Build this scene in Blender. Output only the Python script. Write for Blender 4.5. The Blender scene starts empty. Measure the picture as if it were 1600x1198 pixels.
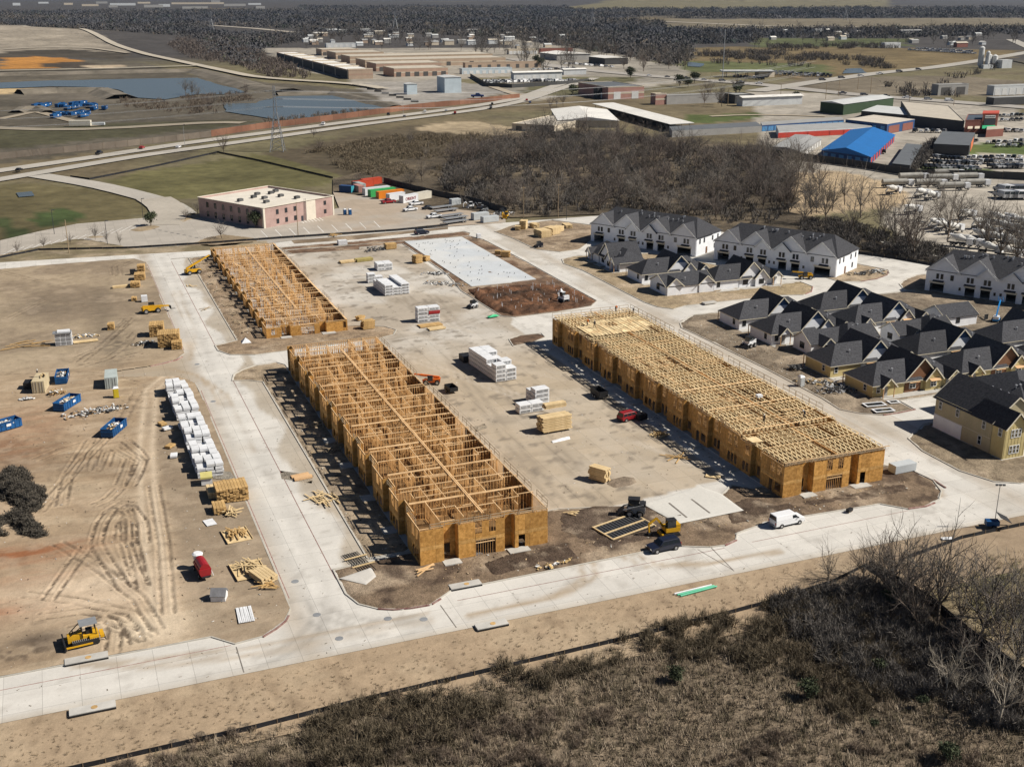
import bpy, math, random
import numpy as np
from mathutils import Vector, Matrix
from mathutils.geometry import delaunay_2d_cdt
R = math.radians
random.seed(7)
rng = np.random.default_rng(7)
scene = bpy.context.scene
COL = scene.collection

# ------------------------------------------------------------------ camera, sky, sun, exposure
PITCH, YAW, CAM_H, FPX = R(18.7495), R(21.532), 80.0, 1800.0
cam_d = bpy.data.cameras.new('camera'); cam = bpy.data.objects.new('camera', cam_d); COL.objects.link(cam)
cam.location = (0, 0, CAM_H)
cam.rotation_euler = (R(90) - PITCH, 0, -YAW)
cam_d.sensor_width = 36.0; cam_d.lens = FPX / 1600 * 36.0
cam_d.clip_start = 1.0; cam_d.clip_end = 60000.0
scene.camera = cam

SUN_EL = R(43.0)
SUN_TO = Vector((-0.905, 0.425))            # ground direction in which shadows fall
SUN_TO.normalize()
world = bpy.data.worlds.new('World'); scene.world = world; world.use_nodes = True
wn = world.node_tree.nodes; wl = world.node_tree.links
bg = wn['Background']; sky = wn.new('ShaderNodeTexSky'); sky.sky_type = 'NISHITA'
sky.sun_disc = False; sky.sun_elevation = SUN_EL
sky.sun_rotation = math.atan2(-SUN_TO.x, -SUN_TO.y)
wl.new(sky.outputs[0], bg.inputs[0]); bg.inputs[1].default_value = 0.05; sky.air_density = .5; sky.dust_density = .3
sun_d = bpy.data.lights.new('sun', 'SUN'); sun = bpy.data.objects.new('sun', sun_d); COL.objects.link(sun)
sun_d.energy = 5.0; sun_d.angle = R(0.5); sun_d.color = (1.0, 0.94, 0.85)
sdir = Vector((SUN_TO.x * math.cos(SUN_EL), SUN_TO.y * math.cos(SUN_EL), -math.sin(SUN_EL)))
sun.rotation_euler = sdir.to_track_quat('-Z', 'Y').to_euler()
scene.view_settings.view_transform = 'Standard'; scene.view_settings.look = 'None'
scene.view_settings.exposure = 0.2; scene.view_settings.gamma = 1.0
scene.view_settings.use_curve_mapping = False
scene.cycles.max_bounces = 4; scene.cycles.diffuse_bounces = 1; scene.cycles.use_denoising = True; scene.cycles.glossy_bounces = 2
scene.cycles.transmission_bounces = 2; scene.cycles.transparent_max_bounces = 4

# ------------------------------------------------------------------ where a point of the survey lies on the ground
_f = np.array([math.sin(YAW) * math.cos(PITCH), math.cos(YAW) * math.cos(PITCH), -math.sin(PITCH)])
_r = np.array([math.cos(YAW), -math.sin(YAW), 0.0]); _u = np.cross(_r, _f)
def P(px, py, z=0.0):
 d = _f + _r * (px - 800) / FPX - _u * (py - 599) / FPX
 t = (z - CAM_H) / d[2]
 return (float(d[0] * t), float(d[1] * t))
def PL(pts, z=0.0): return [P(a, b, z) for a, b in pts]

# ------------------------------------------------------------------ materials
MATS = {}
def _new(name):
 m = bpy.data.materials.new(name); m.use_nodes = True
 nt = m.node_tree; b = nt.nodes['Principled BSDF']
 return m, nt.nodes, nt.links, b
def mat(name, col, rough=0.8, var=0.15, scale=1.5, bump=0.0, metal=0.0, col2=None, spec=0.3, bscale=None, stretch=None):
 """plain weathered surface: colour broken up by two octaves of noise"""
 if name in MATS: return MATS[name]
 m, n, l, b = _new(name)
 tc = n.new('ShaderNodeTexCoord'); mp = n.new('ShaderNodeMapping')
 l.new(tc.outputs['Object'], mp.inputs[0])
 if stretch: mp.inputs['Scale'].default_value = stretch
 nz = n.new('ShaderNodeTexNoise'); nz.inputs['Scale'].default_value = scale; nz.inputs['Detail'].default_value = 5
 nz.inputs['Roughness'].default_value = 0.65
 l.new(mp.outputs[0], nz.inputs['Vector'])
 rp = n.new('ShaderNodeValToRGB')
 c = np.array(col[:3]); c2 = np.array(col2[:3]) if col2 else c * (1 + var)
 lo = np.clip(c * (1 - var), 0, 1); hi = np.clip(c2, 0, 1)
 rp.color_ramp.elements[0].position = 0.32; rp.color_ramp.elements[1].position = 0.68
 rp.color_ramp.elements[0].color = (*lo, 1); rp.color_ramp.elements[1].color = (*hi, 1)
 l.new(nz.outputs['Fac'], rp.inputs[0])
 oi = n.new('ShaderNodeObjectInfo'); hs = n.new('ShaderNodeHueSaturation')
 mr = n.new('ShaderNodeMapRange'); mr.inputs['To Min'].default_value = 1 - var * 0.6; mr.inputs['To Max'].default_value = 1 + var * 0.6
 l.new(oi.outputs['Random'], mr.inputs[0]); l.new(mr.outputs[0], hs.inputs['Value'])
 l.new(rp.outputs[0], hs.inputs['Color']); l.new(hs.outputs[0], b.inputs['Base Color'])
 b.inputs['Roughness'].default_value = rough; b.inputs['Metallic'].default_value = metal
 b.inputs['Specular IOR Level'].default_value = spec
 if bump:
  n2 = n.new('ShaderNodeTexNoise'); n2.inputs['Scale'].default_value = bscale or scale * 4; n2.inputs['Detail'].default_value = 4
  l.new(mp.outputs[0], n2.inputs['Vector'])
  bp = n.new('ShaderNodeBump'); bp.inputs['Strength'].default_value = bump; bp.inputs['Distance'].default_value = 0.05
  l.new(n2.outputs['Fac'], bp.inputs['Height']); l.new(bp.outputs[0], b.inputs['Normal'])
 MATS[name] = m
 return m
def ground_mat(name, rough=0.95, bump=0.5, dist=0.15, scales=(0.9, 6.0), amp=0.45, joints=None):
 """ground: broad colours from the surveyed colour layer, fine grain from noise"""
 if name in MATS: return MATS[name]
 m, n, l, b = _new(name)
 at = n.new('ShaderNodeAttribute'); at.attribute_name = 'Col'
 ge = n.new('ShaderNodeNewGeometry')
 fac = None
 hsum = None
 for i, s in enumerate(scales):
  nz = n.new('ShaderNodeTexNoise'); nz.inputs['Scale'].default_value = s; nz.inputs['Detail'].default_value = 6
  nz.inputs['Roughness'].default_value = 0.7
  l.new(ge.outputs['Position'], nz.inputs['Vector'])
  mr = n.new('ShaderNodeMapRange'); mr.inputs['From Min'].default_value = 0.3; mr.inputs['From Max'].default_value = 0.7
  mr.inputs['To Min'].default_value = 1 - amp; mr.inputs['To Max'].default_value = 1 + amp
  l.new(nz.outputs['Fac'], mr.inputs[0])
  if fac is None: fac = mr.outputs[0]; hsum = nz.outputs['Fac']
  else:
   mu = n.new('ShaderNodeMath'); mu.operation = 'MULTIPLY'; l.new(fac, mu.inputs[0]); l.new(mr.outputs[0], mu.inputs[1]); fac = mu.outputs[0]
   ad = n.new('ShaderNodeMath'); ad.operation = 'ADD'; l.new(hsum, ad.inputs[0]); l.new(nz.outputs['Fac'], ad.inputs[1]); hsum = ad.outputs[0]
 if joints:
  br = n.new('ShaderNodeTexBrick'); br.offset = 0.0
  br.inputs['Scale'].default_value = 1.0; br.inputs['Mortar Size'].default_value = 0.035
  br.inputs['Brick Width'].default_value = joints[0]; br.inputs['Row Height'].default_value = joints[1]
  br.inputs['Color1'].default_value = (1, 1, 1, 1); br.inputs['Color2'].default_value = (0.9, 0.9, 0.893, 1); br.inputs['Mortar'].default_value = (0.66, 0.65, 0.63, 1)
  l.new(ge.outputs['Position'], br.inputs['Vector'])
  mu = n.new('ShaderNodeMath'); mu.operation = 'MULTIPLY'; l.new(fac, mu.inputs[0]); l.new(br.outputs['Color'], mu.inputs[1]); fac = mu.outputs[0]
 vm = n.new('ShaderNodeVectorMath'); vm.operation = 'SCALE'
 l.new(at.outputs['Color'], vm.inputs[0]); l.new(fac, vm.inputs['Scale'])
 l.new(vm.outputs[0], b.inputs['Base Color'])
 b.inputs['Roughness'].default_value = rough; b.inputs['Specular IOR Level'].default_value = 0.15
 if bump:
  bp = n.new('ShaderNodeBump'); bp.inputs['Strength'].default_value = bump; bp.inputs['Distance'].default_value = dist
  l.new(hsum, bp.inputs['Height']); l.new(bp.outputs[0], b.inputs['Normal'])
 MATS[name] = m
 return m
def soft_normals(m, up=1.3):
 """leaf and twig masses scatter light between them: shade them nearer to level ground"""
 n, l = m.node_tree.nodes, m.node_tree.links; g = n.new('ShaderNodeNewGeometry'); a = n.new('ShaderNodeVectorMath'); a.inputs[1].default_value = (0, 0, up); q = n.new('ShaderNodeVectorMath'); q.operation = 'NORMALIZE'
 l.new(g.outputs['Normal'], a.inputs[0]); l.new(a.outputs[0], q.inputs[0]); l.new(q.outputs[0], n['Principled BSDF'].inputs['Normal']); return m
def glass_mat(name='window_glass', col=(0.02, 0.025, 0.03)):
 if name in MATS: return MATS[name]
 m, n, l, b = _new(name)
 b.inputs['Base Color'].default_value = (*col, 1); b.inputs['Roughness'].default_value = 0.08
 b.inputs['Specular IOR Level'].default_value = 0.6
 MATS[name] = m
 return m

# ------------------------------------------------------------------ mesh collecting
class MB:
 """collects boxes, beams, tubes and prisms into one mesh"""
 def __init__(s): s.v = []; s.f = []; s.mi = []; s.cur = 0
 def add(s, vs, fs):
  o = len(s.v); s.v.extend([tuple(map(float, q)) for q in vs]); s.f.extend([tuple(i + o for i in q) for q in fs]); s.mi.extend([s.cur] * len(fs)); return s
 def box(s, x0, y0, z0, x1, y1, z1):
  return s.add([(x0, y0, z0), (x1, y0, z0), (x1, y1, z0), (x0, y1, z0), (x0, y0, z1), (x1, y0, z1), (x1, y1, z1), (x0, y1, z1)],
                     [(0, 3, 2, 1), (4, 5, 6, 7), (0, 1, 5, 4), (1, 2, 6, 5), (2, 3, 7, 6), (3, 0, 4, 7)])
 def cbox(s, cx, cy, cz, sx, sy, sz): return s.box(cx - sx / 2, cy - sy / 2, cz - sz / 2, cx + sx / 2, cy + sy / 2, cz + sz / 2)
 def beam(s, a, b, w, h=None, up=(0, 0, 1)):
  h = h or w; a = Vector(a); b = Vector(b); d = (b - a)
  if d.length < 1e-6: return s
  d.normalize(); u = Vector(up)
  if abs(d.dot(u)) > 0.98: u = Vector((0, 1, 0))
  r = d.cross(u).normalized(); u = r.cross(d).normalized()
  vs = [p + r * (sx * w / 2) + u * (sy * h / 2) for p in (a, b) for sx, sy in ((-1, -1), (1, -1), (1, 1), (-1, 1))]
  return s.add(vs, [(0, 1, 2, 3), (7, 6, 5, 4), (0, 4, 5, 1), (1, 5, 6, 2), (2, 6, 7, 3), (3, 7, 4, 0)])
 def tube(s, a, b, r0, r1=None, n=8, cap=True):
  r1 = r0 if r1 is None else r1; a = Vector(a); b = Vector(b); d = (b - a).normalized()
  u = Vector((0, 0, 1)) if abs(d.z) < 0.95 else Vector((1, 0, 0))
  x = d.cross(u).normalized(); y = d.cross(x)
  vs = [p + x * (math.cos(t) * rr) + y * (math.sin(t) * rr) for p, rr in ((a, r0), (b, r1)) for t in [2 * math.pi * k / n for k in range(n)]]
  fs = [(k, (k + 1) % n, n + (k + 1) % n, n + k) for k in range(n)]
  if cap: fs += [tuple(range(n))[::-1], tuple(range(n, 2 * n))]
  return s.add(vs, fs)
 def prism(s, poly, z0, z1):
  n = len(poly); area = sum(poly[i][0] * poly[(i + 1) % n][1] - poly[(i + 1) % n][0] * poly[i][1] for i in range(n))
  if area < 0: poly = poly[::-1]
  vs = [(x, y, z0) for x, y in poly] + [(x, y, z1) for x, y in poly]
  return s.add(vs, [tuple(range(n))[::-1], tuple(range(n, 2 * n))] + [(k, (k + 1) % n, n + (k + 1) % n, n + k) for k in range(n)])
 def profile(s, prof, axis, a, b):
  """prof: closed 2-D outline (u,z) extruded along axis 'x' or 'y' from a to b"""
  n = len(prof)
  area = sum(prof[i][0] * prof[(i + 1) % n][1] - prof[(i + 1) % n][0] * prof[i][1] for i in range(n))
  if (area < 0) == (axis == 'y'): prof = prof[::-1]
  if axis == 'y': vs = [(u, a, z) for u, z in prof] + [(u, b, z) for u, z in prof]
  else: vs = [(a, u, z) for u, z in prof] + [(b, u, z) for u, z in prof]
  fs = [tuple(range(n)), tuple(range(n, 2 * n))[::-1]] + [(k, n + k, n + (k + 1) % n, (k + 1) % n) for k in range(n)]
  if axis == 'y': fs = [q[::-1] for q in fs]
  if axis == 'y': fs = [q[::-1] for q in fs]
  return s.add(vs, fs)
 def slab(s, q, t):
  """a flat polygon (3-D points, counter-clockwise from outside) given a thickness t inwards"""
  q = [Vector(p) for p in q]; nrm = (q[1] - q[0]).cross(q[2] - q[0]).normalized(); n = len(q)
  vs = q + [p - nrm * t for p in q]
  return s.add(vs, [tuple(range(n)), tuple(range(n, 2 * n))[::-1]] + [(k, n + k, n + (k + 1) % n, (k + 1) % n) for k in range(n)])
 def mesh(s, name, mats=None, smooth=False):
  me = bpy.data.meshes.new(name); me.from_pydata(s.v, [], s.f)
  if mats:
   for m in (mats if isinstance(mats, (list, tuple)) else [mats]): me.materials.append(m)
   if isinstance(mats, (list, tuple)) and len(mats) > 1: me.polygons.foreach_set('material_index', s.mi)
  if smooth: me.polygons.foreach_set('use_smooth', [True] * len(me.polygons))
  me.validate(); me.update()
  return me
 def obj(s, name, mats, parent=None, smooth=False, loc=None, rz=0.0):
  return link(name, s.mesh(name, mats, smooth), parent, loc, rz)
def link(name, me, parent=None, loc=None, rz=0.0):
 o = bpy.data.objects.new(name, me); COL.objects.link(o)
 if parent is not None: o.parent = parent
 if loc is not None: o.location = loc
 if rz: o.rotation_euler = (0, 0, rz)
 return o
def tag(o, label=None, cat=None, group=None, kind=None):
 if label: o['label'] = label
 if cat: o['category'] = cat
 if group: o['group'] = group
 if kind: o['kind'] = kind
 return o
def thing(name, label, cat, loc=(0, 0, 0), rz=0.0, group=None):
 o = bpy.data.objects.new(name, None); COL.objects.link(o)
 o.location = loc; o.rotation_euler = (0, 0, rz); o.empty_display_size = 0.5
 return tag(o, label, cat, group)
KIDS = {}
def kids(o): return [c for c in bpy.data.objects if c.parent == o]
def tree_of(o):
 """a thing's parts and sub-parts, read once"""
 return [(c, tree_of(c)) for c in o.children]
def copy_tree(o, tr, parent=None, loc=None, rz=None, label=None, group=None, scale=None):
 c = o.copy(); COL.objects.link(c)
 if parent is not None: c.parent = parent
 if loc is not None: c.location = loc
 if rz is not None: c.rotation_euler = (0, 0, rz)
 if scale is not None: c.scale = (scale,) * 3 if not isinstance(scale, (tuple, list)) else scale
 if label: c['label'] = label
 if group: c['group'] = group
 for ch, sub in tr: copy_tree(ch, sub, c)
 return c
class Maker:
 """first call builds the thing, later calls copy it with its parts"""
 def __init__(s, fn): s.fn = fn; s.src = None
 def __call__(s, label, loc, rz=0.0, group=None, scale=None):
  if s.src is None:
   s.src = s.fn(); s.tr = tree_of(s.src); o = s.src
   o.location = loc; o.rotation_euler = (0, 0, rz)
   if scale is not None: o.scale = (scale,) * 3 if not isinstance(scale, (tuple, list)) else scale
  else: o = copy_tree(s.src, s.tr, None, loc, rz, scale=scale if scale is not None else (1, 1, 1))
  o['label'] = label
  if group: o['group'] = group
  elif 'group' in o: del o['group']
  return o

# ------------------------------------------------------------------ noise and ground sheets
def _hash(ix, iy, s):
 h = (ix.astype(np.int64) * 374761393 + iy.astype(np.int64) * 668265263 + s * 974711) & 0x7fffffff
 h = ((h ^ (h >> 13)) * 1274126177) & 0x7fffffff
 return ((h ^ (h >> 16)) & 0xffff) / 65535.0
def vnoise(x, y, s=0):
 ix = np.floor(x); iy = np.floor(y); fx = x - ix; fy = y - iy
 fx = fx * fx * (3 - 2 * fx); fy = fy * fy * (3 - 2 * fy)
 a = _hash(ix, iy, s); b = _hash(ix + 1, iy, s); c = _hash(ix, iy + 1, s); d = _hash(ix + 1, iy + 1, s)
 return (a * (1 - fx) + b * fx) * (1 - fy) + (c * (1 - fx) + d * fx) * fy
def fbm(x, y, sc, s=0, o=4):
 t = 0; a = 1; w = 0
 for k in range(o):
  t = t + a * vnoise(x / sc * 2 ** k, y / sc * 2 ** k, s + k); w += a; a *= 0.55
 return t / w
def sst(x, a, b):
 t = np.clip((x - a) / (b - a), 0, 1); return t * t * (3 - 2 * t)
def dpoly(x, y, pts):
 """distance from points to a polyline"""
 best = np.full(x.shape, 1e9)
 for (ax, ay), (bx, by) in zip(pts[:-1], pts[1:]):
  dx, dy = bx - ax, by - ay; L = dx * dx + dy * dy + 1e-9
  t = np.clip(((x - ax) * dx + (y - ay) * dy) / L, 0, 1)
  best = np.minimum(best, np.hypot(x - ax - t * dx, y - ay - t * dy))
 return best
def inpoly(x, y, poly):
 r = np.zeros(x.shape, bool); n = len(poly)
 for i in range(n):
  (ax, ay), (bx, by) = poly[i], poly[(i + 1) % n]
  if ay == by: continue
  c = ((ay > y) != (by > y)) & (x < (bx - ax) * (y - ay) / (by - ay) + ax); r ^= c
 return r
def mixc(c, t, col): return c * (1 - t[:, None]) + np.array(col) * t[:, None]
def fast_mesh(name, V, F, col=None, mats=None, smooth=False):
 """triangle / quad mesh straight from arrays"""
 me = bpy.data.meshes.new(name); n, m, k = len(V), len(F), F.shape[1]
 me.vertices.add(n); me.vertices.foreach_set('co', np.asarray(V, np.float32).ravel())
 me.loops.add(m * k); me.loops.foreach_set('vertex_index', np.asarray(F, np.int32).ravel())
 me.polygons.add(m); me.polygons.foreach_set('loop_start', np.arange(0, m * k, k, dtype=np.int32))
 try: me.polygons.foreach_set('loop_total', np.full(m, k, np.int32))
 except Exception: pass
 if smooth: me.polygons.foreach_set('use_smooth', np.ones(m, bool))
 me.update(calc_edges=True)
 if col is not None:
  a = me.color_attributes.new('Col', 'FLOAT_COLOR', 'POINT')
  c = np.ones((n, 4), np.float32); c[:, :3] = np.clip(col, 0, 1); a.data.foreach_set('color', c.ravel())
 for mm in ([] if mats is None else (mats if isinstance(mats, (list, tuple)) else [mats])): me.materials.append(mm)
 return me
def grid_sheet(name, xs, ys, z, colfn, material, hfn=None, kind='structure', parent=None, mask=None):
 X, Y = np.meshgrid(np.asarray(xs, float), np.asarray(ys, float)); x = X.ravel(); y = Y.ravel()
 Z = np.full(x.shape, z) + (hfn(x, y) if hfn else 0)
 nx, ny = len(xs), len(ys)
 i = (np.arange(ny - 1)[:, None] * nx + np.arange(nx - 1)[None, :]).ravel()
 F = np.stack([i, i + 1, i + 1 + nx, i + nx], 1)
 if mask is not None: F = F[inpoly(x[F].mean(1), y[F].mean(1), mask)]
 o = link(name, fast_mesh(name, np.stack([x, y, Z], 1), F, colfn(x, y), material, smooth=True), parent)
 return tag(o, kind=kind)
def poly_sheet(name, poly, z, step, colfn, material, hfn=None, skirt=0.0, kind='structure', parent=None):
 """a surveyed outline filled with a fine sheet; skirt drops its edge to the surface below"""
 pts = []
 n = len(poly)
 for i in range(n):
  a, b = poly[i], poly[(i + 1) % n]; L = math.hypot(b[0] - a[0], b[1] - a[1]); k = max(1, int(L / step))
  for j in range(k): pts.append((a[0] + (b[0] - a[0]) * j / k, a[1] + (b[1] - a[1]) * j / k))
 nb = len(pts); bx = np.array(pts)
 gx, gy = np.meshgrid(np.arange(bx[:, 0].min(), bx[:, 0].max(), step), np.arange(bx[:, 1].min(), bx[:, 1].max(), step))
 gx = gx.ravel() + (rng.random(gx.size) - .5) * step * .5; gy = gy.ravel() + (rng.random(gy.size) - .5) * step * .5
 ins = inpoly(gx, gy, pts)
 if ins.any():
  d = dpoly(gx[ins], gy[ins], pts + [pts[0]]); kk = d > step * .4
  allp = pts + list(zip(gx[ins][kk].tolist(), gy[ins][kk].tolist()))
 else: allp = pts
 r = delaunay_2d_cdt([Vector(p) for p in allp], [(i, (i + 1) % nb) for i in range(nb)], [], 1, 1e-5)
 V = np.array([(p.x, p.y) for p in r[0]]); F = np.array([t for t in r[2] if len(t) == 3], int)
 a = V[F[:, 0]]; b = V[F[:, 1]]; c = V[F[:, 2]]
 cr = (b[:, 0] - a[:, 0]) * (c[:, 1] - a[:, 1]) - (b[:, 1] - a[:, 1]) * (c[:, 0] - a[:, 0]); F[cr < 0] = F[cr < 0][:, ::-1]
 x, y = V[:, 0], V[:, 1]; edge = dpoly(x, y, pts + [pts[0]])
 Z = np.full(x.shape, float(z))
 if hfn is not None: Z += hfn(x, y) * np.clip(edge / 1.5, 0, 1)
 if skirt: Z = np.where(edge < 1e-3, z - skirt, Z)
 o = link(name, fast_mesh(name, np.stack([x, y, Z], 1), F, colfn(x, y), material, smooth=True), parent)
 return tag(o, kind=kind)
def scatter(name, protos, pos, rot, sc, which, mats, col=None, tilt=None):
 """many small pieces (grass, twigs, rubble) as one mesh; protos: list of (V, F) triangle arrays"""
 Vs, Fs, Cs = [], [], []; off = 0
 for k, (pv, pf) in enumerate(protos):
  idx = np.where(which == k)[0]
  if not len(idx): continue
  c, s = np.cos(rot[idx]), np.sin(rot[idx])
  X = pv[None, :, 0] * c[:, None] - pv[None, :, 1] * s[:, None]; Y = pv[None, :, 0] * s[:, None] + pv[None, :, 1] * c[:, None]
  V = np.stack([X, Y, np.broadcast_to(pv[None, :, 2], X.shape)], 2) * (sc[idx][:, None, None] if sc.ndim == 1 else sc[idx][:, None, :]) + pos[idx][:, None, :]
  F = pf[None] + (np.arange(len(idx)) * len(pv))[:, None, None] + off
  Vs.append(V.reshape(-1, 3)); Fs.append(F.reshape(-1, pf.shape[1])); off += V.shape[0] * V.shape[1]
  if col is not None: Cs.append(np.repeat(col[idx], len(pv), 0))
 return fast_mesh(name, np.concatenate(Vs), np.concatenate(Fs), np.concatenate(Cs) if Cs else None, mats)
# ================================================================== GROUND
M_SOIL = ground_mat('soil', bump=0.9, dist=0.2, scales=(0.5, 2.6), amp=0.3)
M_YARD = ground_mat('yard_soil', bump=.4, dist=.1, scales=(.4, 3.5), amp=.13)
M_MUD = ground_mat('wet_soil', bump=1.0, dist=0.3, scales=(0.8, 3.5), amp=0.35)
M_BRUSH = ground_mat('brush_soil', bump=1.0, dist=0.3, scales=(0.35, 2.2), amp=0.38)
M_CONC = ground_mat('concrete', rough=0.85, bump=0.05, dist=0.02, scales=(0.25, 2.5), amp=0.06, joints=(4.4, 4.6))
M_SLAB = ground_mat('slab_concrete', rough=0.8, bump=0.05, dist=0.02, scales=(0.2, 2.0), amp=0.06)
M_FAR = ground_mat('far_land', bump=0.0, scales=(0.02, 0.15), amp=0.3)
M_TURF = ground_mat('turf', bump=0.8, dist=0.1, scales=(0.12, 1.2), amp=0.22)
M_KERB = mat('kerb_concrete', (0.5, 0.47, 0.41), 0.85, 0.12, 0.8)
M_RED = mat('red_kerb_paint', (0.36, 0.09, 0.075), 0.8, 0.5, 1.2, col2=(.42, .3, .26))
M_WATER = None
TAN = np.array((0.4, 0.3, 0.2)); PALE = np.array((0.5, 0.4, 0.29)); GREYD = np.array((0.24, 0.19, 0.138)); MUD = np.array((0.075, 0.052, 0.038))
CONC = np.array((0.65, 0.622, 0.568))
# --- the country out to the horizon
WOODS, DRY = (0.07, 0.064, 0.06), (0.155, 0.124, 0.076)
far_zones = [   # (outline in survey pixels, colour)
 ([(-60, 96), (120, 92), (230, 100), (330, 122), (420, 128), (560, 140), (620, 158), (620, 172), (400, 205), (0, 255), (-80, 265)], (0.17, 0.148, 0.112)),
 ([(-60, 205), (150, 195), (330, 186), (420, 190), (0, 232), (-60, 240)], (0.12, 0.112, 0.065)),
 ([(-60, 38), (40, 40), (140, 60), (200, 78), (180, 86), (0, 84), (-60, 84)], (0.3, 0.26, 0.205)),
 ([(0, 90), (80, 88), (135, 95), (140, 103), (90, 107), (0, 108)], (0.4, 0.19, 0.05)),
 ([(60, 105), (85, 96), (150, 98), (130, 107)], (0.1, 0.08, 0.06)),
 ([(130, 104), (180, 100), (185, 105), (150, 107)], (0.5, 0.4, 0.28)),
 ([(-60, 90), (30, 80), (110, 78), (200, 84), (190, 92), (60, 88), (-60, 92)], (0.1, 0.085, 0.065)),
 ([(-60, 136), (75, 138), (80, 144), (-60, 148)], (0.48, 0.36, 0.2)),
 ([(20, 150), (90, 137), (165, 136), (195, 152), (150, 165), (40, 165)], (0.19, 0.165, 0.13)),
 ([(150, 280), (400, 238), (540, 270), (510, 288), (420, 300), (270, 310), (200, 295)], (0.185, 0.168, 0.075)),
 ([(-60, 300), (30, 285), (160, 295), (250, 320), (210, 345), (0, 385), (-60, 390)], (0.2, 0.168, 0.085)),
 ([(60, 330), (110, 322), (140, 338), (90, 352), (55, 348)], (0.09, 0.125, 0.045)),
 ([(-60, 340), (20, 335), (20, 350), (-60, 352)], (0.1, 0.125, 0.05)),
 ([(0, 350), (45, 355), (40, 372), (0, 375)], (0.1, 0.125, 0.05)),
 ([(420, 240), (520, 215), (640, 195), (760, 200), (800, 215), (960, 205), (1240, 230), (1250, 300), (1240, 360), (930, 320), (720, 320), (560, 280), (440, 250)], (0.15, 0.12, 0.078)),
 ([(640, 200), (720, 188), (860, 205), (870, 216), (800, 214), (700, 206)], (0.42, 0.335, 0.22)),
 ([(620, 258), (650, 247), (655, 252), (632, 262)], (0.42, 0.35, 0.25)),
 ([(560, 120), (700, 125), (790, 140), (770, 152), (640, 170), (560, 140)], (0.33, 0.305, 0.27)),
 ([(410, 75), (800, 75), (830, 118), (560, 130), (440, 100)], (0.36, 0.325, 0.27)),
 ([(800, 60), (960, 85), (1090, 110), (1060, 130), (800, 160), (780, 130), (820, 118)], (0.33, 0.3, 0.25)),
 ([(870, 120), (1010, 120), (900, 150), (800, 145)], (0.2, 0.185, 0.1)),
 ([(1000, 165), (1150, 160), (1290, 175), (1280, 195), (1120, 197), (1060, 190)], (0.27, 0.22, 0.135)),
 ([(1060, 180), (1180, 176), (1200, 182), (1110, 192), (1065, 190)], (0.13, 0.165, 0.055)),
 ([(1080, 75), (1200, 72), (1600, 78), (1560, 95), (1450, 105), (1250, 125), (1100, 112)], (0.25, 0.19, 0.1)),
 ([(1180, 60), (1420, 60), (1420, 72), (1180, 74)], (0.14, 0.155, 0.07)),
 ([(1060, 95), (1290, 100), (1300, 116), (1070, 112)], (0.16, 0.175, 0.075)),
 ([(1040, 30), (1600, 28), (1650, 42), (1280, 45), (1040, 45)], (0.27, 0.23, 0.16)),
 ([(1250, 120), (1390, 125), (1370, 140), (1270, 138)], (0.42, 0.3, 0.18)),
 ([(880, 12), (1000, -2), (1400, -4), (1380, 12), (1200, 14), (900, 15)], (0.25, 0.215, 0.12)),
 ([(1180, 140), (1600, 165), (1700, 330), (1440, 300), (1240, 290), (1180, 200)], (0.38, 0.345, 0.29)),
 ([(1385, 285), (1700, 300), (1700, 450), (1600, 430), (1500, 405), (1430, 390), (1380, 350)], (0.42, 0.38, 0.32)),
 ([(1500, 225), (1650, 222), (1650, 242), (1500, 240)], (0.14, 0.19, 0.06)),
 ([(1440, 258), (1560, 262), (1540, 272), (1430, 270)], (0.13, 0.17, 0.06)),
 ([(1205, 275), (1300, 265), (1400, 285), (1420, 320), (1320, 330), (1220, 345), (1200, 310)], (0.47, 0.36, 0.23)),
 ([(1260, 120), (1460, 118), (1600, 125), (1600, 150), (1350, 148), (1200, 135)], (0.28, 0.235, 0.17)),
]
far_zones_w = [(PL(z), c) for z, c in far_zones]
def wob(x, y, sc, amp, s):
 return x + (fbm(x, y, sc, s, 2) - .5) * amp, y + (fbm(x, y, sc, s + 9, 2) - .5) * amp
def far_col(x, y):
 n = fbm(x, y, 300, 3); n2 = fbm(x, y, 60, 11)
 d = np.hypot(x, y); n4 = fbm(x, y, 18, 13)
 c = np.tile(np.array(DRY), (len(x), 1))
 c = mixc(c, sst(n, .42, .55), (0.16, 0.14, 0.08)); c = mixc(c, sst(n2, .55, .7) * .6, (0.11, 0.09, 0.065))
 wd = sst(d, 1350, 1700) * (sst(fbm(x, y, 900, 5), .22, .34))
 c = mixc(c, wd, WOODS)
 amp = np.clip(d * 0.018, 1.0, 60)
 wx = x + (fbm(x, y, 25, 31, 3) - .5) * amp; wy = y + (fbm(x, y, 25, 41, 3) - .5) * amp
 for poly, col in far_zones_w:
  m = inpoly(wx, wy, poly); c[m] = np.array(col) * (.66 if max(col) < .3 else .92) * (0.7 + 0.6 * n2[m])[:, None] * (.8 + .4 * n4[m])[:, None]
 return c
def hill_h(x, y):
 """spoil banks round the ponds, the tip on the left and the landfill on the skyline"""
 h = np.zeros(x.shape)
 cx, cy = P(-60, 62); h += 24 * np.exp(-(((x - cx) / 300) ** 2 + ((y - cy) / 260) ** 2))
 for (px, py, hh, sx, sy) in ((1130, 3, 60, 1500, 700), (500, -6, 40, 2500, 900), (1700, -4, 70, 2500, 1200), (60, -6, 60, 2500, 900)):
  cx, cy = P(px, py); h += hh * np.exp(-(((x - cx) / sx) ** 2 + ((y - cy) / sy) ** 2))
 return h * sst(np.hypot(x, y), 900, 1300)
ang = np.linspace(R(90 - 21.5 + 58), R(90 - 21.5 - 58), 330); rad = np.concatenate([np.linspace(20, 380, 16), 380 * (24000 / 380) ** np.linspace(0.014, 1, 300)])
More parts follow.
